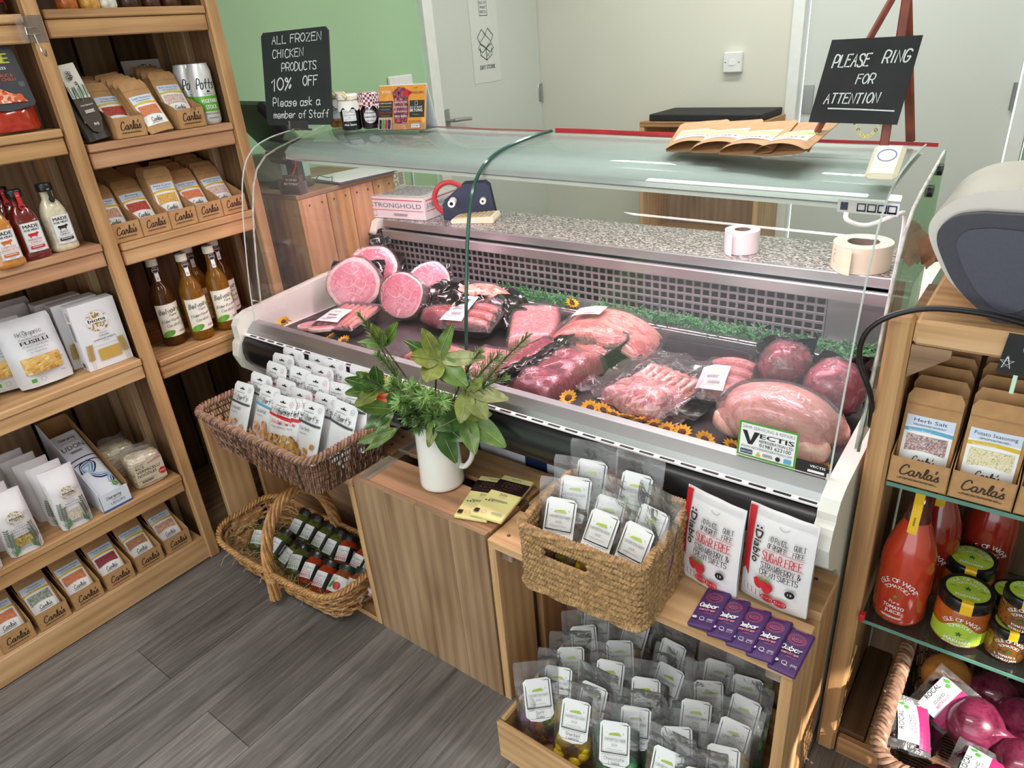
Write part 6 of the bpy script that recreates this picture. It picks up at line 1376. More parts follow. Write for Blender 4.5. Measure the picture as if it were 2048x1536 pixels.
for a in (('front left in the seagrass basket, named fruity caramels', ('e8d84a', 'cfc9c0', '3a3a3c', 'd9a9a0'), 'Fruity Caramels', (-.648, .895, .515), 14, -16), ('front middle in the seagrass basket, yellow sherbet lemons', YL, 'Sherbet Lemons', (-.568, .892, .512), -2, -22), ('front right in the seagrass basket, named jelly babies', GRY, 'Jelly Babies', (-.492, .892, .517), -8, -18),
          ('second row left in the seagrass basket', BN, 'Fruity Caramels', (-.640, .945, .545), 14, -12), ('second row middle, half sunk in the seagrass basket', GRY, 'Jelly Babies', (-.570, .945, .520), 2, -14), ('second row right in the seagrass basket', PKS, 'Floral Gums', (-.487, .95, .525), -10, -14),
          ('back left in the seagrass basket, standing tallest', BN, 'Jelly Babies', (-.632, 1.0, .562), 10, -7), ('back right in the seagrass basket, with a hill emblem label', BN, 'Fruity Caramels', (-.535, 1.0, .562), 4, -9)):
    sweetbag('clear sweet bag at the '+a[0], a[1], a[2], a[3], a[4], a[5], sg, 0, len(a[0]), 'box' if 'Fudge' in a[2] or 'Caram' in a[2] else 'ball')
cols5 = (-.692, -.595, -.49, -.385, -.30)
names = ['Soft Gums', 'Sherbet Lemons', 'Chocolate Limes', 'Floral Gums', 'Jelly Babies', 'Soft Gums', 'Fruity Caramels', 'Chocolate Limes', 'Jelly Babies', 'Floral Gums']
pal = [PKS, YL, GNS, BN, GRY, ('d9cfc4', 'c94a50', 'e8e2d8'), BN, GNS, GRY, GRY]
for r in range(5):
    for c in range(5):
        x = cols5[c]+.01*(r % 2); y = .825+.063*r
        if c == 4: x -= .005
        i = (c if r == 0 else (r*3+c*2)) % 10
        if r == 0 and c > 2: i = 3+c-3
        sweetbag('clear sweet bag, %s from the left in the %s row of the low pine box' % (('first', 'second', 'third', 'fourth', 'fifth')[c], ('front', 'second', 'third', 'fourth', 'rear')[r]), pal[i], names[i], (x+random.uniform(-.006, .006), y+random.uniform(-.004, .004)+.012, .034+.004*r), random.uniform(-14, 26)+(22 if c == 0 else 8), -14+random.uniform(-6, 5), 'sweet bags in the low pine box', random.uniform(-6, 6), r*5+c, 'box' if i in (0, 5) else 'ball')

# ------------------------------------------------------------------ jug and herbs
JUG = mat('white_glazed_china', 'ebebe6', .12, var=.01, coat=.4)
JX, JY, JZ = -1.083, 1.022, .5125
o = thing('jug', 'white china jug holding the herbs on the upended crate', 'jug', loc=(JX, JY, JZ), rz=20)
def spout(p, a):
    k = max(0, math.cos(a-PI*.9))**10*max(0, (p[2]-.13)/.05); return (p[0]*(1+.3*k), p[1]*(1+.3*k), p[2]+.014*k)
MB().lathe([(0, 0), (.050, 0), (.0555, .004), (.0555, .012), (.0525, .09), (.0505, .160), (.0515, .176), (.0505, .178), (.0480, .172), (.0490, .09), (.051, .01), (0, .008)], JUG, 48, fn=spout).build('body', o, sharp=60)
MB().tube(catmull([Vector(p) for p in ((.049, .0, .150), (.068, 0, .158), (.086, 0, .148), (.092, 0, .118), (.086, 0, .08), (.068, 0, .054), (.050, 0, .052))], 6), .0095, JUG, 12, flat=.7).build('handle', o)
ROS = mat('rosemary_green', '6f9354', .55, var=.25, vscale=150); ROSB = mat('rosemary_bright', '93ba6c', .5, var=.25, vscale=150); STEM = mat('herb_stem', '5b4a35', .8, var=.2)
BAY = [mat('bay_leaf', '5f7f35', .35, var=.2, vscale=30), mat('bay_leaf_yellow', '8a9648', .4, var=.25, vscale=30), mat('bay_leaf_dark', '42682f', .3, var=.2, vscale=30), mat('bay_leaf_pale', 'a5a872', .5, var=.2, vscale=40)]
RV, FV, UP = Vector((.776, .63, 0)), Vector((.63, -.776, 0)), Vector((0, 0, 1))
TOP = Vector((JX, JY, JZ+.172))
def pt(dx, dz, fw): return TOP+RV*dx+UP*dz+FV*fw
def rosemary(label, tip, fw, bright, seed, ln=.03):
    rnd = random.Random(seed); a0 = TOP+RV*rnd.uniform(-.025, .025)-UP*.10+FV*rnd.uniform(-.02, .02); mid = TOP+RV*tip[0]*.3+UP*.03+FV*fw*.4; e = pt(tip[0], tip[1], fw)
    P = catmull([a0, mid, mid.lerp(e, .55)+UP*.012, e], 8); o = tag(MB().tube(P, .0016, STEM, 6).build('rosemary_sprig'), label, 'herb', 'rosemary sprigs in the jug'); b = MB(); m = ROSB if bright else ROS
    n = 230 if bright else 180
    for k in range(n):
        t = .24+.76*k/n; f = t*(len(P)-1); i = min(int(f), len(P)-2); p = P[i].lerp(P[i+1], f-i); d = (P[i+1]-P[i]).normalized(); s = d.orthogonal().normalized(); s.rotate(Matrix.Rotation(rnd.uniform(0, 2*PI), 3, d))
        l = ln*(rnd.uniform(.6, 1.0))*(1-.45*max(0, t-.75)/.25); q = (s*.85+d*rnd.uniform(.3, .8)).normalized(); w = s.cross(d)  .normalized()*.0015; c = p+q*l*.6+d*.004; e2 = p+q*l+d*.006
        b.add([p-w*.6, p+w*.6, c+w, e2, c-w], [[0, 1, 2, 3, 4]], m)
    b.build('needles', o)
def leafmesh(b, p, d, nrm, l, w, m, curl, rnd):
    d = d.normalized(); s = d.cross(nrm)
    s = s.normalized() if s.length > 1e-4 else d.orthogonal().normalized(); u = s.cross(d).normalized(); n = 9; vs = []
    for i in range(n+1):
        t = i/n; ww = w*math.sin(PI*min(1, t*.94+.03))**.8*(1-.25*t); c = p+d*l*t+u*(curl*l*(t*t)-.0)
        wv = .004*math.sin(t*14+curl*20)
        vs += [c-s*ww+u*(.22*ww+wv), c-s*ww*.5+u*.06*ww, c, c+s*ww*.5+u*.06*ww, c+s*ww+u*(.22*ww-wv)]
    b.add(vs, [[i*5+k, i*5+k+1, i*5+k+6, i*5+k+5] for i in range(n) for k in range(4)], m, True)
    b.tube([p+d*l*t+u*(curl*l*t*t+.0012) for t in [i/7 for i in range(8)]], .0009, BAY[3], 5)
def bay(label, tip, fw, leaves, seed):
    rnd = random.Random(seed); a0 = TOP+RV*rnd.uniform(-.02, .02)-UP*.10; e = pt(tip[0]*.72, tip[1]*.72, fw*.72); P = catmull([a0, TOP+RV*tip[0]*.25+UP*max(.02, tip[1]*.25)+FV*fw*.3, e], 6)
    o = tag(MB().tube(P, .0022, STEM, 6).build('bay_branch'), label, 'herb', 'bay branches in the jug')
    for (lx, lz, lf, l, w, mi, cu) in leaves:
        b = MB(); p = e if lf > -9 else P[len(P)//2]; d = RV*lx+UP*lz+FV*(lf if lf > -9 else .4); leafmesh(b, p-d.normalized()*.004, d, (FV*.8+UP*.6), l, w, BAY[mi], cu, rnd); b.build('leaf', o)
rl = [((-.13, .285), .0, 0, .026, 'long rosemary sprig pointing up to the left'), ((-.10, .20), .03, 0, .03, 'rosemary sprig leaning left beside the longest one'), ((-.14, .15), .04, 0, .03, 'rosemary sprig pointing left among the spotted bay leaves'),
 ((-.03, .135), .08, 1, .042, 'bright rosemary sprig at the heart of the bunch, left one'), ((.0, .12), .10, 1, .044, 'bright rosemary sprig at the heart of the bunch, foremost'), ((.035, .10), .09, 1, .042, 'bright rosemary sprig at the heart of the bunch, right one'), ((-.06, .10), .08, 1, .042, 'bright rosemary sprig low on the left of the bunch'), ((-.075, .14), .06, 1, .038, 'bright rosemary sprig high on the left of the heart'),
 ((.235, .235), .09, 0, .03, 'longest rosemary sprig reaching right over the beef'), ((.17, .195), .08, 0, .034, 'upright rosemary sprig right of the top bay leaves'), ((.18, .14), .08, 0, .032, 'dark rosemary sprig behind the right bay leaves'), ((.13, .20), .06, 0, .03, 'rosemary sprig between the top and right bay leaves'),
 ((-.03, .03), .085, 0, .036, 'dark short rosemary sprig at the front rim of the jug'), ((.01, .05), .085, 1, .036, 'bright short rosemary sprig at the front rim of the jug'), ((-.055, .05), .06, 0, .036, 'short rosemary sprig at the left rim of the jug')]
for i, (tp, fw, br, ln, lb) in enumerate(rl): rosemary(lb, tp, fw, br, i+1, ln)
for i, (tp, fw, lv) in enumerate((
 ((-.13, .28), -.02, ((-.2, 1, .2, .075, .016, 1, .2), (.8, .8, .1, .085, .017, 0, .3), (.3, 1, .4, .06, .014, 0, .2), (-.9, .35, .2, .06, .014, 0, -.2))),
 ((-.16, .15), .02, ((-1, .5, .2, .085, .02, 2, .2), (-1, 0, .3, .08, .02, 0, .2), (-.6, -.3, .5, .075, .02, 1, .2), (.2, 1, .3, .09, .022, 2, .2), (-.8, .9, .1, .07, .018, 0, .1))),
 ((-.13, .07), .02, ((-.9, -.5, .3, .08, .02, 2, .1), (-.6, -.75, .4, .07, .018, 0, .1), (-1, .35, .3, .09, .021, 0, .1), (.3, .8, .4, .08, .02, 2, 0))),
 ((-.12, .01), .05, ((-1, -.2, .2, .10, .016, 0, .0), (-.95, -.45, .4, .09, .013, 0, .1))),
 ((.045, .245), .05, ((-.3, 1, .0, .09, .021, 1, .15), (.55, 1, .0, .10, .019, 0, .1), (1, .05, .2, .115, .021, 3, .0), (-.8, .3, .4, .08, .026, 1, .3), (-.3, -.5, .6, .075, .03, 1, .4), (.7, -.6, .5, .10, .030, 0, .2), (-1, .7, -.1, .09, .018, 2, .1), (.3, -.9, .4, .06, .02, 1, .3))),
 ((.13, .145), .08, ((1, -.2, .3, .10, .021, 3, .0), (.5, -.8, .5, .085, .027, 1, .2), (-.3, -.9, .5, .08, .026, 1, .2), (.9, .6, .1, .055, .016, 1, .2))),
 ((.11, .06), .08, ((.9, -.75, .4, .125, .03, 0, .05), (.2, -.85, .6, .10, .026, 0, .1), (-.7, -.1, .5, .09, .03, 2, .15), (1, .0, .2, .07, .018, 1, .1))),
 ((.015, .05), .07, ((.35, -1, .35, .125, .027, 2, -.2), (-.35, -.9, .4, .075, .016, 1, -.1), (.9, -.7, .5, .09, .03, 2, .1))),
 ((.08, .03), .03, ((.8, -.9, .4, .075, .017, 0, .1), (1, -.3, .1, .06, .016, 0, .1))))):
    bay(('bay branch at the top left with a long raised leaf', 'spotted bay branch at the middle left of the bunch', 'bay branch low on the left over the nut basket', 'thin-leaved bay branch drooping to the lower left', 'tall bay branch with pale young leaves at the top', 'yellowish bay branch on the right of the bunch', 'broad-leaved bay branch at the lower right', 'dark bay branch hanging over the front of the jug', 'small bay branch beside the jug handle')[i], tp, fw, lv, 40+i)

# ------------------------------------------------------------------ chocolate and bags on the crates
def gbar(label, loc, rz, ry=0):
    o = thing('chocolate_bar', label, 'chocolate bar', 'pale yellow chocolate bars', loc, rz, 0, ry); CR = mat('bar_cream', 'e6dc96', .4, var=.02); MB().box(-.041, .041, -.083, .083, 0, .009, CR, bev=.002).build('bar', o)
    L = Lab(lambda x, z, e: (x, z, .009+e)); L.rect(-.041, .041, .016, .062, mat('bar_dark', '2a191d', .35, var=.05)); L.text('WHITE', 0, .068, .006, GREY, w=.026); BG = mat('bar_gold', '6a5340', .4, var=0); L.text('GREEN', .0, .046, .0095, BG, w=.05); L.text('& BLACKS', .0, .034, .0085, BG, w=.05); L.text('ORGANIC', .0, .024, .005, BG, w=.03); L.text('30%', 0, .001, .009, GREY, w=.022); L.text('COCOA', 0, -.006, .0038, GREY, w=.018); L.small(0, -.018, .05, .001, 4, GREY)
    for k, m in enumerate((INK, INK, GREY)): L.disc(-.03+.008*k, -.026, .0022, m, 10)
    L.rect(-.036, -.024, -.075, -.062, INK); L.ring(-.012, -.068, .006, .0008, GREY, 12); L.small(.02, -.064, .03, .001, 4, GREY); L.build('print', o)
gbar('pale yellow white-chocolate bar lying underneath, left of its twin by the jug', (-.942, 1.012, .5135), 17); gbar('pale yellow white-chocolate bar on top, right of its twin by the jug', (-.893, 1.025, .5230), 9, 1)
PU = mat('purple_wrapper', '4a2a66', .4, var=.04); PKK = mat('wrapper_rose', 'c9626e', .4, var=0)
for i in range(5):
    o = thing('chocolate_bar', 'purple chocolate bar, %s of the five fanned out on the right crate' % ('leftmost', 'second from the left', 'middle', 'second from the right', 'rightmost')[i], 'chocolate bar', 'purple chocolate bars', (-.357+.0385*i, .963-.004*i, .5062+(.0045 if i < 4 else .0)), 3+random.uniform(-2, 2)-(1.2*i), 0, -9 if i < 4 else 0)
    MB().box(-.0235, .0235, -.054, .054, 0, .0085, PU, bev=.0025).build('bar', o); L = Lab(lambda x, z, e: (x, z, .0085+e))
    for k in range(30): a = 2*PI*k/30; L.line([(.0115*math.cos(a), .026+.0095*math.sin(a)), (.0165*math.cos(a), .026+.014*math.sin(a))], .0009, PKK); L.k -= 1
    L.k += 1; L.poly([(.0095*math.cos(a), .026+.0055*math.sin(a)) for a in [2*PI*k/14 for k in range(14)]], PKK); L.poly([(.0082*math.cos(a), .0265+.0040*math.sin(a)) for a in [2*PI*k/14 for k in range(14)]], PU)
    for k in range(4): L.disc(-.005+.0034*k, .026, .0014, PKK, 8)
    L.small(0, .048, .026, .0011, 2, PKK); L.hand('Ombar', 0, -.0045, .0105, WH, .2, .15, w=.034, rot=4); L.hand('centres', 0, -.014, .006, mat('wrapper_salmon', 'e8948a', .4, var=0), .17, .1, w=.028, rot=3); L.text('HAZELNUT', .005, -.021, .0028, PKK, w=.018)
    L.disc(-.015, -.036, .0045, WH, 14, rz=.0032); L.text('BIO', -.015, -.037, .002, PU, w=.005); L.ring(-.001, -.0365, .0042, .0008, WH, 14); L.text('Vegan', .001, -.042, .0028, WH, w=.009); L.frame(.010, .019, -.042, -.035, .0007, WH); L.text('FAIR', .0145, -.039, .0026, WH, w=.007); L.build('print', o)
DT = pthick(.13, .205, .020, base=.12)
def diablo(label, loc, rz, rx):
    o = thing('sweet_packet', label, 'packet', 'sugar free strawberry sweets', loc, rz, rx); packet(.125, .205, DT, mat('sweet_packet_white', 'eceaec', .28, var=.02), .5, .0, .0, .003, 5, 18, 22).build('packet_body', o, weld=.00005)
    L = Lab(lambda x, z, e: (x, -DT(x, z)-e-.0026, z)); L.band(-.0605, -.047, lambda a: .085-.03*a, lambda a: .203, RED, 3, 10); L.poly([(-.0605, .085), (-.0605, .060), (-.054, .072), (-.047, .088)], RED)
    L.text('Diablo', -.0425, .128, .0145, INK, w=.068, rot=-90, bold=.001); L.disc(-.040, .168, .0022, INK, 8); L.disc(-.032, .168, .0022, INK, 8)
    for k in range(4): L.band(-.046, .06, lambda a: .190+.0032*k, lambda a: .1908+.0032*k, mat('crimp_line', 'd3d2d6', .4, var=0), 4, 1)
    L.ring(.008, .183, .008, .0008, GREY, 14, 180, 360, rz=.005); TH = lambda s, x, z, h, m, w: L.hand(s, x, z, h, m, .10, .0, w=w)
    TH('NO PANGS', .001, .151, .010, INK, .031); TH('OF REGRET', .001, .137, .010, INK, .031); TH('GUILT', .040, .151, .010, INK, .019); TH('FREE', .040, .137, .010, INK, .019); L.text('100%', .0205, .146, .0045, INK, w=.016, rot=90); L.rect(-.02, .052, .1325, .1333, RED); TH('SUGAR FREE', .014, .113, .0165, RED, .07); L.rect(-.022, .052, .1095, .1103, RED); TH('STRAWBERRY &', .014, .0945, .0125, INK, .07); TH('CREAM SWEETS', .012, .079, .0125, INK, .068)
    L.disc(.035, .056, .0085, INK, 18); L.text('13', .035, .0535, .0055, WH, w=.007)
    SB = mat('strawberry_print', 'd0323a', .4, var=.12, vscale=90)
    for x, z, r in ((-.022, .058, .0115), (-.007, .054, .013)): L.poly([(x+r*math.sin(a)*(.95 if math.cos(a) > 0 else .8), z+r*(1.0*math.cos(a) if math.cos(a) > 0 else 1.25*math.cos(a))) for a in [2*PI*k/16 for k in range(16)]], SB)
    for x, z in ((-.018, .068), (-.004, .068), (-.008, .07)): L.poly([(x-.006, z), (x, z+.003), (x+.006, z+.001), (x, z-.003)], GRN)
    for x in (-.004, .020):
        L.disc(x, .028, .0125, WH, 18, rz=.009); 
        for rr_ in (.0115, .0075, .0035): L.ring(x, .028, rr_, .0028, SB, 16, rz=rr_*.7)
    for k in range(5): L.frame(-.05+.0085*k, -.0425+.0085*k, .030-.0012*k, .044-.0012*k, .0007, INK if k in (0, 3) else RED)
    L.build('print', o)
diablo('white and red bag of strawberry sweets, left one, overlapping its twin', (-.388, 1.028, .5065), -12, -3); diablo('white and red bag of strawberry sweets, right one, nearest the crate end', (-.268, 1.045, .5065), -6, -2)

# ------------------------------------------------------------------ pesto basket
BX, BY = -1.632, .922
o = thing('hoop_handled_basket', 'honey willow basket with a hoop handle full of pesto jars, under the left crate top', 'basket', loc=(BX, BY, .017), rz=2)
w, d, h = .585, .265, .105; b = MB(); zof = lambda p, t: .006+(h+.035*(abs(p.x)/(w/2))**3)*t
rr0 = resample(rrect(w-.11, d-.09, .05), .0098); n = len(rr0); rr1 = resn(rrect(w, d, .075), n)
for k in range(9):
    t = (k+.5)/9; ring = []
    for i in range(n*2):
        i0 = i//2; i1 = (i0+1) % n; f = (i % 2)/2; B = rr0[i0].lerp(rr0[i1], f); Tp = rr1[i0].lerp(rr1[i1], f); p = B.lerp(Tp, t**.8); out = Vector((p.x, p.y, 0)).normalized(); p = p+out*(.0034*math.sin(i*PI/4*1.0+k*PI)); p.z = zof(Tp, t)+.001*noise.noise(Vector((p.x*20, p.y*20, k))); ring.append(p)
    b.tube(ring, .0048, (WIL, WILR, WILD)[k % 3], 6, closed=True)
for i in range(0, n, 3): b.tube([rr0[i]+Vector((0, 0, .004)), rr0[i].lerp(rr1[i], .55)+Vector((0, 0, zof(rr1[i], .5))), rr1[i]+Vector((0, 0, zof(rr1[i], 1)+.006))], .003, WIL, 6)
b.build('woven_sides', o)
rim = [p+Vector((0, 0, zof(p, 1)+.004)) for p in resample(rrect(w+.004, d+.004, .075), .004)]; b = MB()
for ph in range(3): helix(b, rim, True, .0055, .0042, 44, 2*PI*ph/3, WILR, 6)
b.build('plaited_rim', o)
b = MB(); hp = [Vector((.004*math.sin(a*2), -d*.5*math.cos(a), .075+.245*math.sin(a)**.75)) for a in [PI*i/40 for i in range(41)]]; hp = [Vector((.0, -d*.5-.004, .02))]+hp+[Vector((0, d*.5+.004, .02))]
def hel2(P, R, r, turns, ph):
    out = []
    for i, p in enumerate(P):
        t = (P[min(i+1, len(P)-1)]-P[max(i-1, 0)]).normalized(); s = Vector((1, 0, 0)); u = s.cross(t).normalized(); a = 2*PI*turns*i/len(P)+ph; out.append(p+s*math.cos(a)*R+u*math.sin(a)*R)
    return out
hp = catmull(hp, 3)
for k in range(7): b.tube(hel2(hp, .0125, .0058, 2.6, 2*PI*k/7), .0058, (WILR, WIL)[k % 2], 6)
b.tube(hp, .010, WIL, 6); b.build('hoop_handle', o)
b = MB()
for s in (-1, 1):
    for k in range(4): b.tube([(.020*math.cos(a), s*(d*.5+.002)+.013*math.sin(a), .088+.005*k) for a in [2*PI*i/12 for i in range(12)]], .0024, WILR, 5, closed=True)
b.build('handle_binding', o)
bb = resample(rrect(w-.115, d-.095, .05), .012); MB().add([tuple(p+Vector((0, 0, .004))) for p in bb], [list(range(len(bb)))], WIL).build('base', o)
st = MB(); rnd = random.Random(5)
for k in range(420):
    x, y = rnd.uniform(-.26, .26), rnd.uniform(-.105, .105); z = .03+rnd.uniform(0, .035); a = rnd.uniform(0, 6.28); l = rnd.uniform(.03, .07); c = rnd.uniform(-.02, .02)
    if k % 11 == 0: x, y, z = rnd.choice((-1, 1))*.25, rnd.uniform(-.1, .1), .10
    P = [(x+l*(t-.5)*math.cos(a)+c*math.sin(t*4), y+l*(t-.5)*math.sin(a)+c*math.cos(t*5), z+.014*math.sin(t*3.0)+(.02*t if k % 9 == 0 else 0)) for t in (0, .25, .5, .75, 1)]; st.tube(P, .0008, STRAW, 3)
so_ = tag(st.build('straw'), 'pale straw packing under the jars in the hoop-handled basket', 'straw', kind='stuff'); put(so_, (BX, BY, .017), 2)
PG = speck('green_pesto', ['4a5222', '5f6a2c', '3a431b', '717a38'], 130, .2, 'noise', coat=1); PR = speck('red_pesto', ['8e2c12', 'a83c1a', '7a220e', 'b85424'], 130, .2, 'noise', coat=1); PB = speck('bolognese_sauce', ['7a3a20', '8e4a2a', '6a2e18'], 100, .2, 'noise', coat=1)
JM = {}
def pesto(label, kind, loc, rz, rx, ry=0):
    o = thing('pesto_jar', label, 'jar', 'jars in the hoop-handled basket', loc, rz, rx-5, ry); o.scale = (1.1,)*3; r = .0285
    if kind not in JM:
        a = MB().lathe([(0, 0), (r-.004, 0), (r, .004), (r, .058), (r-.005, .070), (r-.006, .076)], {'g': PG, 'r': PR, 'b': PB}[kind], 26).build('jar_body', o, sharp=60); c = MB().lathe([(0, .074), (r-.002, .074), (r-.001, .077), (r-.001, .089), (r-.003, .091), (0, .091)], mat('black_jar_lid', '16171a', .25, var=0) if kind != 'b' else mat('green_jar_lid', '1f3226', .25, var=0), 26).build('lid', o)
        L = Lab(cyl(r+.0003))
        if kind != 'b':
            L.rect(-.05, .075, .014, .056, mat('black_jar_label', '17181b', .4, var=0), 26, 1); L.rect(-.019, .019, .0145, .0555, WHP, 8, 1); c2 = mat('pesto_green', '3f9a6a', .5, var=0) if kind == 'g' else mat('pesto_red', 'c4314a', .5, var=0)
            L.hand('Organic', .003, .041, .006, GREY, .1, .1, w=.028); L.ring(-.003, .043, .0055, .0005, GREY, 12); L.text('ORGANIC ITALIAN', 0, .0335, .0024, c2, w=.029); L.text('GREEN PESTO' if kind == 'g' else 'SUN-DRIED', 0, .028, .003, c2, w=.029); L.text('PESTO', 0, .0175, .0078, c2, w=.031, bold=.0005); [L.rect(.03+.002*k, .031+.002*k, .018, .05, WH, 1, 1) for k in range(14) if k % 3]
        else:
            L.rect(-.06, .07, .012, .056, WHP, 26, 1); swirl(L, -.004, .046, .009, GOLD, 9); L.disc(.010, .030, .0105, RED, 16); L.poly([(-.014, .020), (-.004, .022), (.002, .036), (-.002, .041), (-.010, .036)], GRN); L.small(.045, .05, .03, .0012, 12, GREY)
        q = L.build('label', o); JM[kind] = (a.data, c.data, q.data)
    else:
        for n_, dt in zip(('jar_body', 'lid', 'label'), JM[kind]): q = bpy.data.objects.new(n_, dt); COL.objects.link(q); q.parent = o
    return o
jl = [('g', -1.835, .872, .085, 25, -52, 'leftmost in the front row'), ('g', -1.757, .873, .088, 0, -55, 'second in the front row'), ('g', -1.690, .865, .082, -8, -55, 'third in the front row'), ('g', -1.628, .858, .086, 20, -55, 'fourth in the front row'),
      ('r', -1.560, .855, .088, 14, -52, 'fifth in the front row'), ('r', -1.500, .852, .086, 10, -52, 'sixth in the front row'), ('b', -1.448, .866, .085, 6, -52, 'seventh in the front row'), ('b', -1.396, .880, .085, 2, -52, 'eighth in the front row'), ('b', -1.366, .932, .080, -6, -50, 'at the right end by the crate'),
      ('g', -1.775, .975, .088, 4, -48, 'first in the back row'), ('g', -1.714, .975, .090, 4, -48, 'second in the back row'), ('g', -1.653, .970, .088, 2, -50, 'third in the back row'), ('g', -1.592, .965, .088, 2, -50, 'fourth in the back row'),
      ('r', -1.528, .965, .088, 18, -50, 'fifth in the back row'), ('r', -1.465, .962, .088, 2, -50, 'sixth in the back row'), ('r', -1.41, .955, .086, 2, -50, 'seventh in the back row'), ('r', -1.352, .998, .082, -2, -50, 'last in the back row by the crate')]
for k, x, y, z, rz, rx, wh in jl: pesto('%s jar, %s of the hooped basket' % ({'g': 'green pesto', 'r': 'red pesto', 'b': 'red sauce'}[k], wh), k, (x, y, z-.022), rz, rx, random.uniform(-2, 2))
# ------------------------------------------------------------------ right shelf unit
o = thing('shelf_unit', 'right-hand pine shelf unit with glass shelves beside the meat counter', 'shelving', loc=(.3, 1.35, 0))
GSH = film('shelf_glass', tint='e6f4ee', gloss=.35, haze=.015, rough=.0); GSE = mat('shelf_glass_edge', '5f8f80', .2, var=.1)
X0, X1, Y0, Y1 = -.181, .85, 1.203, 1.52
rel(MB().box(X0, -.143, Y0-.003, Y0+.035, 0, 1.043, WD, bev=.006), 'post', o); rel(MB().box(X1-.04, X1, Y0-.003, Y0+.035, 0, 1.043, WD, bev=.006), 'post', o)
for k in range(2): rel(MB().box(-.170, -.148, Y0+.036+k*.145, Y0+.176+k*.145, .0, 1.0, (WDL, WDD)[k]), 'side_plank', o)
rel(MB().box(-.142, X1-.041, Y0-.001, Y1-.02, 1.0, 1.044, WDL, bev=.006), 'top_board', o)
for k in range(7): rel(MB().box(-.142+k*.14, -.006+k*.14, Y1-.018, Y1, .02, 1.0, (WDD, WDB)[k % 2]), 'back_plank', o)
rel(MB().prism([(-.142, .999), (-.085, .999), (-.085, .985), (-.142, .94)], Y0+.004, Y0+.022, WDD, 'y'), 'corner_brace', o)
for z in (.735, .405):
    rel(MB().box(-.140, X1-.042, Y0+.002, Y1-.02, z-.008, z-.0003, GSH, bev=.0005), 'glass_shelf', o); rel(MB().box(-.140, X1-.042, Y0-.0005, Y0+.0015, z-.008, z-.0003, GSE, bev=.0004), 'glass_edge', o)
rel(MB().box(-.142, -.132, Y0-.012, Y0+.004, .408, .424, RED), 'shelf_clip', o)
rel(MB().box(-.14, X1-.042, Y0+.001, Y0+.02, .0, .05, WD, bev=.003), 'plinth_board', o); rel(MB().box(-.146, -.09, Y0+.021, Y1-.02, .03, .06, WDB), 'ledger', o)
for k in range(5): rel(MB().box(-.089, X1-.042, Y0+.022+k*.056, Y0+.074+k*.056, .028, .045, WDL if k % 2 else WD), 'floor_slat', o)
# slate price sign hanging on the top board
o = thing('slate_tag', 'small black slate with a chalk star hanging on the right shelf top', 'sign', loc=(.06, 1.198, .980), rz=0)
MB().prism([(-.083, .002), (.08, 0), (.08, .062), (-.078, .066)], -.0035, 0, SLATE2, 'y').build('slate', o); L = Lab(lambda x, z, e: (x, -.0035-e, z)); L.hand('C', -.05, .040, .018, CHALK, .12, .1); L.line([(-.072+.009*math.cos(rad(90+144*k)), .020+.011*math.sin(rad(90+144*k))) for k in range(6)], .0017, CHALK); L.build('chalk_writing', o.children[0])
tag(MB().box(.0, .006, 1.195, 1.1965, .95, .9995, mat('mint_strip', 'c9ecd4', .5, var=0)).build('paper_strip'), 'thin mint green strip hanging under the right shelf top', 'strip')
# shop scale
o = thing('shop_scale', 'silver and charcoal shop scale with a blue screen on the right shelf', 'scale', loc=(.12, 1.36, 1.045), rz=0)
SIL = mat('silver_shell', 'c2bdb4', .35, .45, var=.03, vscale=8); CHR = mat('charcoal_front', '3c3b47', .5, var=.05, vscale=200)
sil = [(-.185, .012), (-.232, .05), (-.264, .10), (-.275, .13), (-.270, .152), (-.25, .174), (-.218, .190), (-.17, .197), (.45, .199), (.45, .0), (-.17, .0)]
sil = [tuple(q) for q in catmull([Vector(q) for q in sil[:8]], 5)]+sil[8:]
MB().prism(sil, -.105, .14, SIL, 'y', smooth=True).build('shell', o)
MB().prism([tuple(q) for q in catmull([Vector(q) for q in ((-.180, .012), (-.222, .05), (-.252, .10), (-.260, .126), (-.254, .144), (-.236, .158), (-.205, .164))], 5)]+[(.45, .166), (.45, .0), (-.165, .0)], -.122, -.1051, CHR, 'y').build('front_panel', o)
MB().prism([tuple(q) for q in catmull([Vector(q) for q in ((-.14, .018), (-.165, .022), (-.200, .055), (-.226, .10), (-.231, .122), (-.220, .138), (-.19, .144))], 4)]+[(-.12, .142), (-.125, .03)], -.1255, -.1222, mat('charcoal_inset', '454655', .45, var=.05, vscale=200), 'y').build('side_inset', o)
MB().box(-.118, .45, -.140, -.1225, .002, .148, CHR, bev=.006).build('bezel', o)
MB().box(-.100, .42, -.1425, -.1403, .010, .134, BLK).build('screen_surround', o); MB().box(-.088, .40, -.1436, -.1426, .020, .124, mat('blue_screen', '7f9fd6', .2, var=.1, vscale=12, emit=.55)).build('screen', o)
MB().lathe([(0, 0), (.03, 0), (.03, .02), (0, .02)], BLK, 16, M=T(-.155, -.07, -.001)).build('foot', o)
o2 = tag(MB().tube(catmull([Vector(p) for p in ((.01, 1.222, 1.052), (-.06, 1.205, 1.068), (-.14, 1.190, 1.066), (-.20, 1.182, 1.03), (-.212, 1.183, .97), (-.1855, 1.19, .90), (-.1855, 1.235, .82))], 6), .0048, BLK, 10).build('power_cable'), 'thick black cable looping from the scale over the side of the right shelf', 'cable')
tag(crumple(MB(), .085, .085, mat('brown_paper', '9c6f50', .8, var=.12, vscale=30, bump=.3), I4, .03, 26, 3, 14, .06).build('brown_paper_bag'), 'crumpled brown paper bag behind the top of the right shelf post', 'bag'); put(COL.objects['brown_paper_bag'], (-.152, 1.535, 1.05), 20, 20)
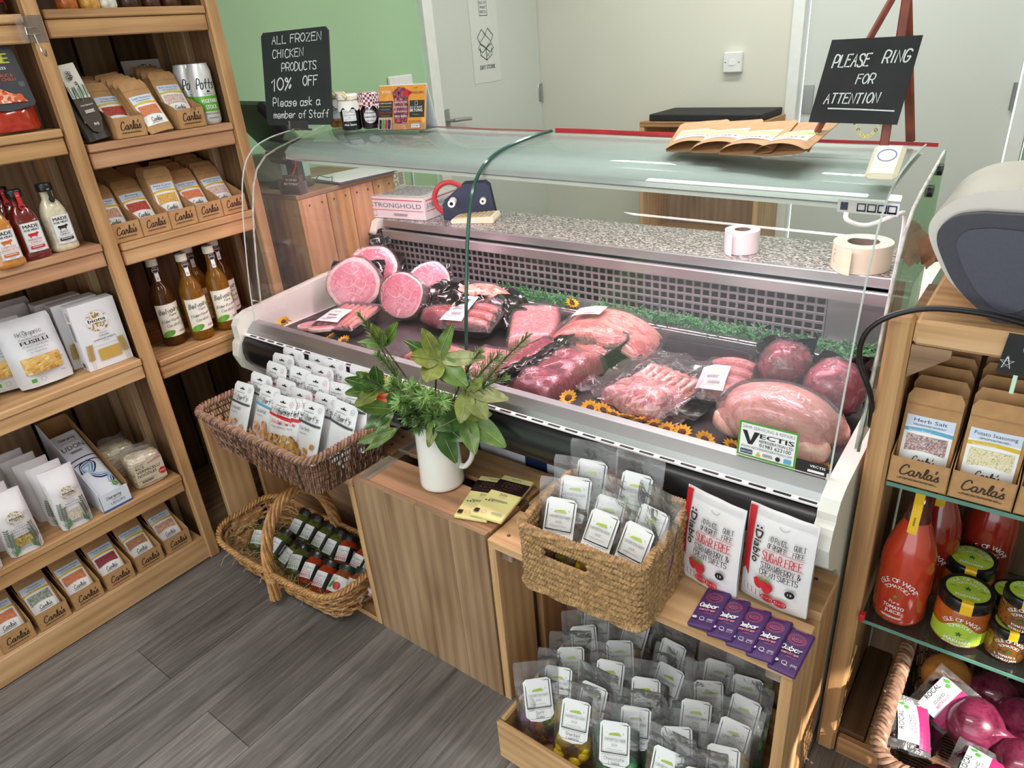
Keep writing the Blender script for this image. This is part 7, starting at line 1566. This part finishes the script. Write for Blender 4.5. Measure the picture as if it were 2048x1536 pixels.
# spice boxes on the upper glass shelf
for i, (x, ttl, bd_, pc) in enumerate(((-.095, 'Herb Salt', BLUEB, 'salt'), (-.001, 'Potato Seasoning', YEL, 'cream'), (.093, 'Garlic', YEL, 'brown'))):
    wh = ('left', 'middle', 'right')[i]
    b_ = put(spice_box('brown display box, %s one on the upper glass shelf' % ('leftmost' if i == 0 else wh), .26, .054, .10, 'spice boxes on the glass shelf'), (x, 1.206, .736), 0); b_.scale = (1.09, 1, .98)
    for k in range(6):
        p_ = put(pouch('kraft pouch, %s from the front in the %s box on the glass shelf' % (frac(k), wh), *((ttl, bd_, spice(pc)) if k == 0 else (None,)*3), group='pouches on the glass shelf', name='kraft_pouch'), (x+random.uniform(-.001, .001), 1.226+.034*k, .740+.008*k), 0, -13+random.uniform(-2, 2)); p_.scale = (1.08, 1, 1.08)
# tomato juice
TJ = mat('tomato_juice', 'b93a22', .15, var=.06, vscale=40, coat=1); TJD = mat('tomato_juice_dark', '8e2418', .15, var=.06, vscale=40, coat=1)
def juice(label, loc, m, rz, rx=0):
    o = thing('juice_bottle', label, 'bottle', 'tomato juice bottles', loc, rz, rx); o.scale = (1, 1, 1.08); r = .047
    MB().lathe([(0, .003), (.038, 0), (.044, .003), (r, .012), (r, .125), (.044, .150), (.034, .182), (.024, .205), (.022, .213)], m, 32).build('juice', o, sharp=70)
    MB().lathe([(.0222, .213), (.019, .228), (.0165, .255), (.0165, .270)], BGLASS, 28, cap=False).build('glass_neck', o); MB().lathe([(0, .270), (.018, .270), (.018, .290), (0, .290)], mat('juice_cap', '3a2a1c', .4, var=0), 22).build('cap', o)
    L = Lab(lambda x, z, e: (x, -.0185-e-max(0, .245-z)*.18, z)); YT = mat('yellow_tag', 'e3b81c', .4, var=0); L.rect(-.008, .008, .196, .288, YT, 1, 6); L.small(0, .225, .004, .0016, 6, INK); L.build('seal_tag', o)
    L = Lab(cyl(r+.0003)); L.arc('ISLE OF WIGHT', 0, .068, .030, .0098, WH, 160, 20); L.arc('TOMATOES', 0, .066, .0205, .0075, WH, 150, 30); L.poly([(.005*math.cos(rad(90+36*k))*(1 if k % 2 == 0 else .45), .068+.005*math.sin(rad(90+36*k))*(1 if k % 2 == 0 else .45)) for k in range(10)], GRN)
    L.hand('Pure', .0, .052, .006, WH, .1); L.text('TOMATO', 0, .040, .0075, WH, w=.036, bold=.0004); L.text('JUICE', 0, .030, .0075, WH, w=.027, bold=.0004); L.small(0, .022, .04, .0009, 3, WH); L.build('print', o)
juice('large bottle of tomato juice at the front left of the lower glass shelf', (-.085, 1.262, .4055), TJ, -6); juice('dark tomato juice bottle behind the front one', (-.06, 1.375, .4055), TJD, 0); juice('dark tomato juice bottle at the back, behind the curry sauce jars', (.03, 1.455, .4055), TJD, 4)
LM = mat('lime_label', 'a4c23a', .4, var=.02)
def mjar(label, loc, r, h, m, rz, big, group):
    o = thing('sauce_jar', label, 'jar', group, loc, rz); lid = mat('black_jar_lid', '16171a', .25, var=0); s = r/.045; hb = h-.022*s
    MB().lathe([(0, 0), (r*.88, 0), (r*.98, .004), (r, .012), (r, hb-.014), (r*.9, hb-.002)], m, 32).build('jar_body', o, sharp=60); MB().lathe([(0, hb-.003), (r*.97, hb-.003), (r*1.0, hb), (r*1.0, h-.003), (r*.96, h), (r*.8, h), (r*.78, h-.0015), (0, h-.0015)], lid, 36).build('lid', o, sharp=50)
    L = Lab(lambda x, z, e: (x, z, h-.0012+e)); L.disc(0, 0, r*.80, LM, 32); L.arc('ISLE OF WIGHT', 0, -r*.06, r*.60, r*.17, WH, 165, 15); L.arc('TOMATOES', 0, -r*.06, r*.40, r*.13, WH, 150, 30); L.poly([(r*.17*math.cos(rad(90+36*k))*(1 if k % 2 == 0 else .4), r*.0+r*.17*math.sin(rad(90+36*k))*(1 if k % 2 == 0 else .4)) for k in range(10)], mat('star_green', '2f6a34', .5, var=0)); L.text('MAKHANI' if big else 'CHILLI JAM', 0, -r*.55, r*.16, WH, w=r*.85, bold=.0003); L.small(0, -r*.32, r*.6, .0008, 1, WH); L.small(-r*.52, -.0, r*.25, .0006, 2, INK); L.small(r*.52, -.0, r*.25, .0006, 2, INK); L.build('lid_label', o.children[1])
    yt = MB(); yt.sheet(lambda u, v: ((u-.5)*r*.42+.002, *((-r*(.72+.3*min(1, v*2.2)), h+.0006) if v < .45 else (-r*1.012, h-(v-.45)*h*.42))), 2, 8, mat('yellow_tag', 'e3b81c', .4, var=0)); yt.build('seal_tag', o.children[1])
    L = Lab(cyl(r+.0003))
    if big: L.band(-r*1.35, r*1.35, lambda a: .010, lambda a: hb*.60+hb*.13*(math.cos((a-.5)*10) if abs(a-.5) < .31 else math.cos(3.1)), LM, 30, 2)
    z0 = .010+hb*(.30 if big else .34); L.arc('ISLE OF WIGHT', 0, z0-.002, r*.68, r*.2, WH, 150, 30); L.arc('TOMATOES', 0, z0-.004, r*.46, r*.16, WH, 145, 35); L.poly([(r*.16*math.cos(rad(90+36*k))*(1 if k % 2 == 0 else .4), z0+r*.16*math.sin(rad(90+36*k))*(1 if k % 2 == 0 else .4)) for k in range(10)], MATS['star_green'])
    if big: L.hand('Spicy & Aromatic', 0, z0-.011, .0036, WH, .1, w=.03); L.text('MAKHANI', 0, z0-.0205, .0075, WH, w=.042, bold=.0005); L.small(0, z0-.025, .05, .0008, 2, WH)
    else: L.text('TOMATO &', 0, z0-.013, .0048, WH, w=.026, bold=.0003); L.text('CHILLI JAM', 0, z0-.0205, .0048, WH, w=.03, bold=.0003)
    L.build('label', o)
CUR = mat('curry_sauce', 'b0571c', .15, var=.12, vscale=50, coat=1); JAM = speck('chilli_jam', ['4a2a12', '6a3d18', '8a5a22', '3a1f10'], 60, .15, 'noise', coat=1)
mjar('makhani jar with a lime label, front one on the lower glass shelf', (.018, 1.262, .4055), .045, .108, CUR, 4, True, 'makhani jars'); mjar('makhani jar with its lime lid behind the front one', (.012, 1.362, .4055), .045, .108, CUR, 2, True, 'makhani jars')
mjar('chilli jam jar, lower of the stacked pair at the right edge', (.095, 1.258, .4055), .034, .072, JAM, 6, False, 'chilli jam jars'); mjar('chilli jam jar, upper of the stacked pair at the right edge', (.102, 1.262, .478), .034, .072, JAM, 2, False, 'chilli jam jars'); mjar('chilli jam jar behind the stacked pair', (.085, 1.345, .4055), .034, .072, JAM, 0, False, 'chilli jam jars')
# onions
brown_basket('vegetable_basket', 'large brown wicker basket of onions on the floor of the right shelf', (.205, 1.215, .052), 0, .52, .41, .225, .03, .0105, .013)
ONR = speck('red_onion_skin', ['451026', '611a36', '7c2e4a', '54142c', '8c4258'], 9, .22, 'noise', coat=.5, stretch=(1, 1, .35)); ONB = speck('brown_onion_skin', ['a8642c', 'c07f3e', 'b9743a', 'd09858'], 9, .3, 'noise', coat=.4, stretch=(1, 1, .35))
def onion(label, loc, r, red, rx, ry, rz):
    o = thing('onion', label, 'onion', 'onions in the big wicker basket', loc, rz, rx, ry); m = ONR if red else ONB
    MB().lathe([(0, -r*.86), (r*.25, -r*.84), (r*.7, -r*.62), (r*.97, -.15*r), (r*1.0, .1*r), (r*.85, .5*r), (r*.5, .78*r), (r*.22, .93*r), (r*.12, 1.12*r), (r*.05, 1.3*r)], m, 26).build('bulb', o, sharp=80)
    b = MB()
    for k in range(9): a = k*.7; b.tube([(r*.05*math.cos(a), r*.05*math.sin(a), -r*.84), (r*.16*math.cos(a), r*.16*math.sin(a), -r*.98)], .0008, STRAW, 4)
    b.build('root_tuft', o)
ol = [(.022, 1.305, .245, .047, 0, 60, 30, 0, 'brown onion at the back left of the big basket, under the glass shelf'), (.105, 1.31, .235, .050, 1, -40, 20, 30, 'red onion behind the brown one, right under the glass shelf'), (.083, 1.205, .248, .055, 1, 70, 25, 70, 'large glossy red onion in the middle of the big basket'), (.155, 1.255, .25, .048, 1, 50, -20, 20, 'red onion right of the large glossy one'), (.165, 1.165, .235, .052, 1, 80, 10, -30, 'dark red onion at the front right, in the sun'),
      (.20, 1.34, .24, .050, 1, 30, 0, 60, 'red onion far right under the glass shelf'), (.245, 1.25, .235, .05, 1, 80, 40, 0, 'red onion at the right edge of the picture'), (.15, 1.36, .19, .05, 1, 20, 40, 0, 'red onion lying deep under the glass shelf'), (.25, 1.12, .225, .048, 1, 40, 60, 0, 'red onion in the bottom right corner of the picture'), (.06, 1.10, .155, .05, 1, 0, 50, 0, 'red onion deep under the beetroot packs'), (-.0, 1.21, .16, .048, 1, 0, 50, 0, 'red onion deep at the left side of the basket')]
for x, y, z, r, red, rx, ry, rz, lb in ol: onion(lb, (x, y, z), r, red, rx, ry, rz)
BEET = mat('beetroot', '2a0f1c', .15, var=.2, vscale=20, coat=1)
for i, (x, y, z, rz, rx, ry, lb) in enumerate(((-.008, 1.09, .232, 20, -66, 12, 'clear pack of cooked beetroot with a white label, left in the big basket'), (.005, 1.195, .225, -24, -42, 10, 'crumpled beetroot pack standing up beside the brown onion'), (.09, 1.055, .228, -8, -74, 4, 'beetroot pack at the front of the big basket, in the sun'))):
    o = thing('beetroot_pack', lb, 'pack', 'beetroot packs', (x, y, z), rz, rx, ry); o.scale = (.72,)*3; t = pthick(.11, .13, .022, base=.2)
    b = MB()
    for k in range(4): b.ell((-.025+.05*(k % 2), 0, .035+.05*(k//2)), (.026, .018, .026), BEET, 16, 10, nz=.1, seed=k)
    b.build('beetroots', o); packet(.115, .145, t, FILM, .8, 0, .02, .006, i, 16, 16).build('clear_film', o, weld=.0001)
    L = Lab(lambda xx, zz, e: (xx, -t(xx, zz)-e-.0055, zz)); L.rect(-.032, .020, .02, .125, mat('beet_label', 'dfe0e6', .45, var=.02), 4, 8); L.rect(.020, .050, .012, .125, mat('beet_label_magenta', 'b02a66', .45, var=.05), 3, 8)
    L.text('ROCAL', -.018, .072, .013, INK, w=.05, rot=90); L.text('COOKED', .002, .070, .0075, INK, w=.04, rot=90); L.text('BEETROOT', .013, .070, .0075, PINKP, w=.048, rot=90); L.disc(-.008, .11, .006, GRN, 12); L.poly([(-.028, .118), (-.014, .124), (-.01, .117), (-.02, .112)], GRN); L.build('label', o)
# ------------------------------------------------------------------ let things rest on what carries them
bpy.context.view_layer.update()
def lowest(o):
    lo = 1e9
    for c in [o]+list(o.children_recursive):
        if c.type == 'MESH':
            M = c.matrix_world
            for v in c.data.vertices:
                z = (M @ v.co).z
                if z < lo: lo = z
    return lo
def settle(names, z, keep=False):
    for o in list(COL.objects):
        if o.parent is None and o.name.split('.')[0] in names and 'category' in o:
            l = lowest(o)
            if l < z and l > z-.12: o.location.z += z-l
settle(('meat_joint', 'vacuum_bag', 'turkey_crown', 'brisket', 'sausage_pack', 'patty_pack', 'lamb_rack', 'meat_slab', 'pork_chop', 'film_strip', 'silk_sunflower'), .6912)
settle(('lamb_rack', 'patty_pack', 'sausage_pack'), .699)
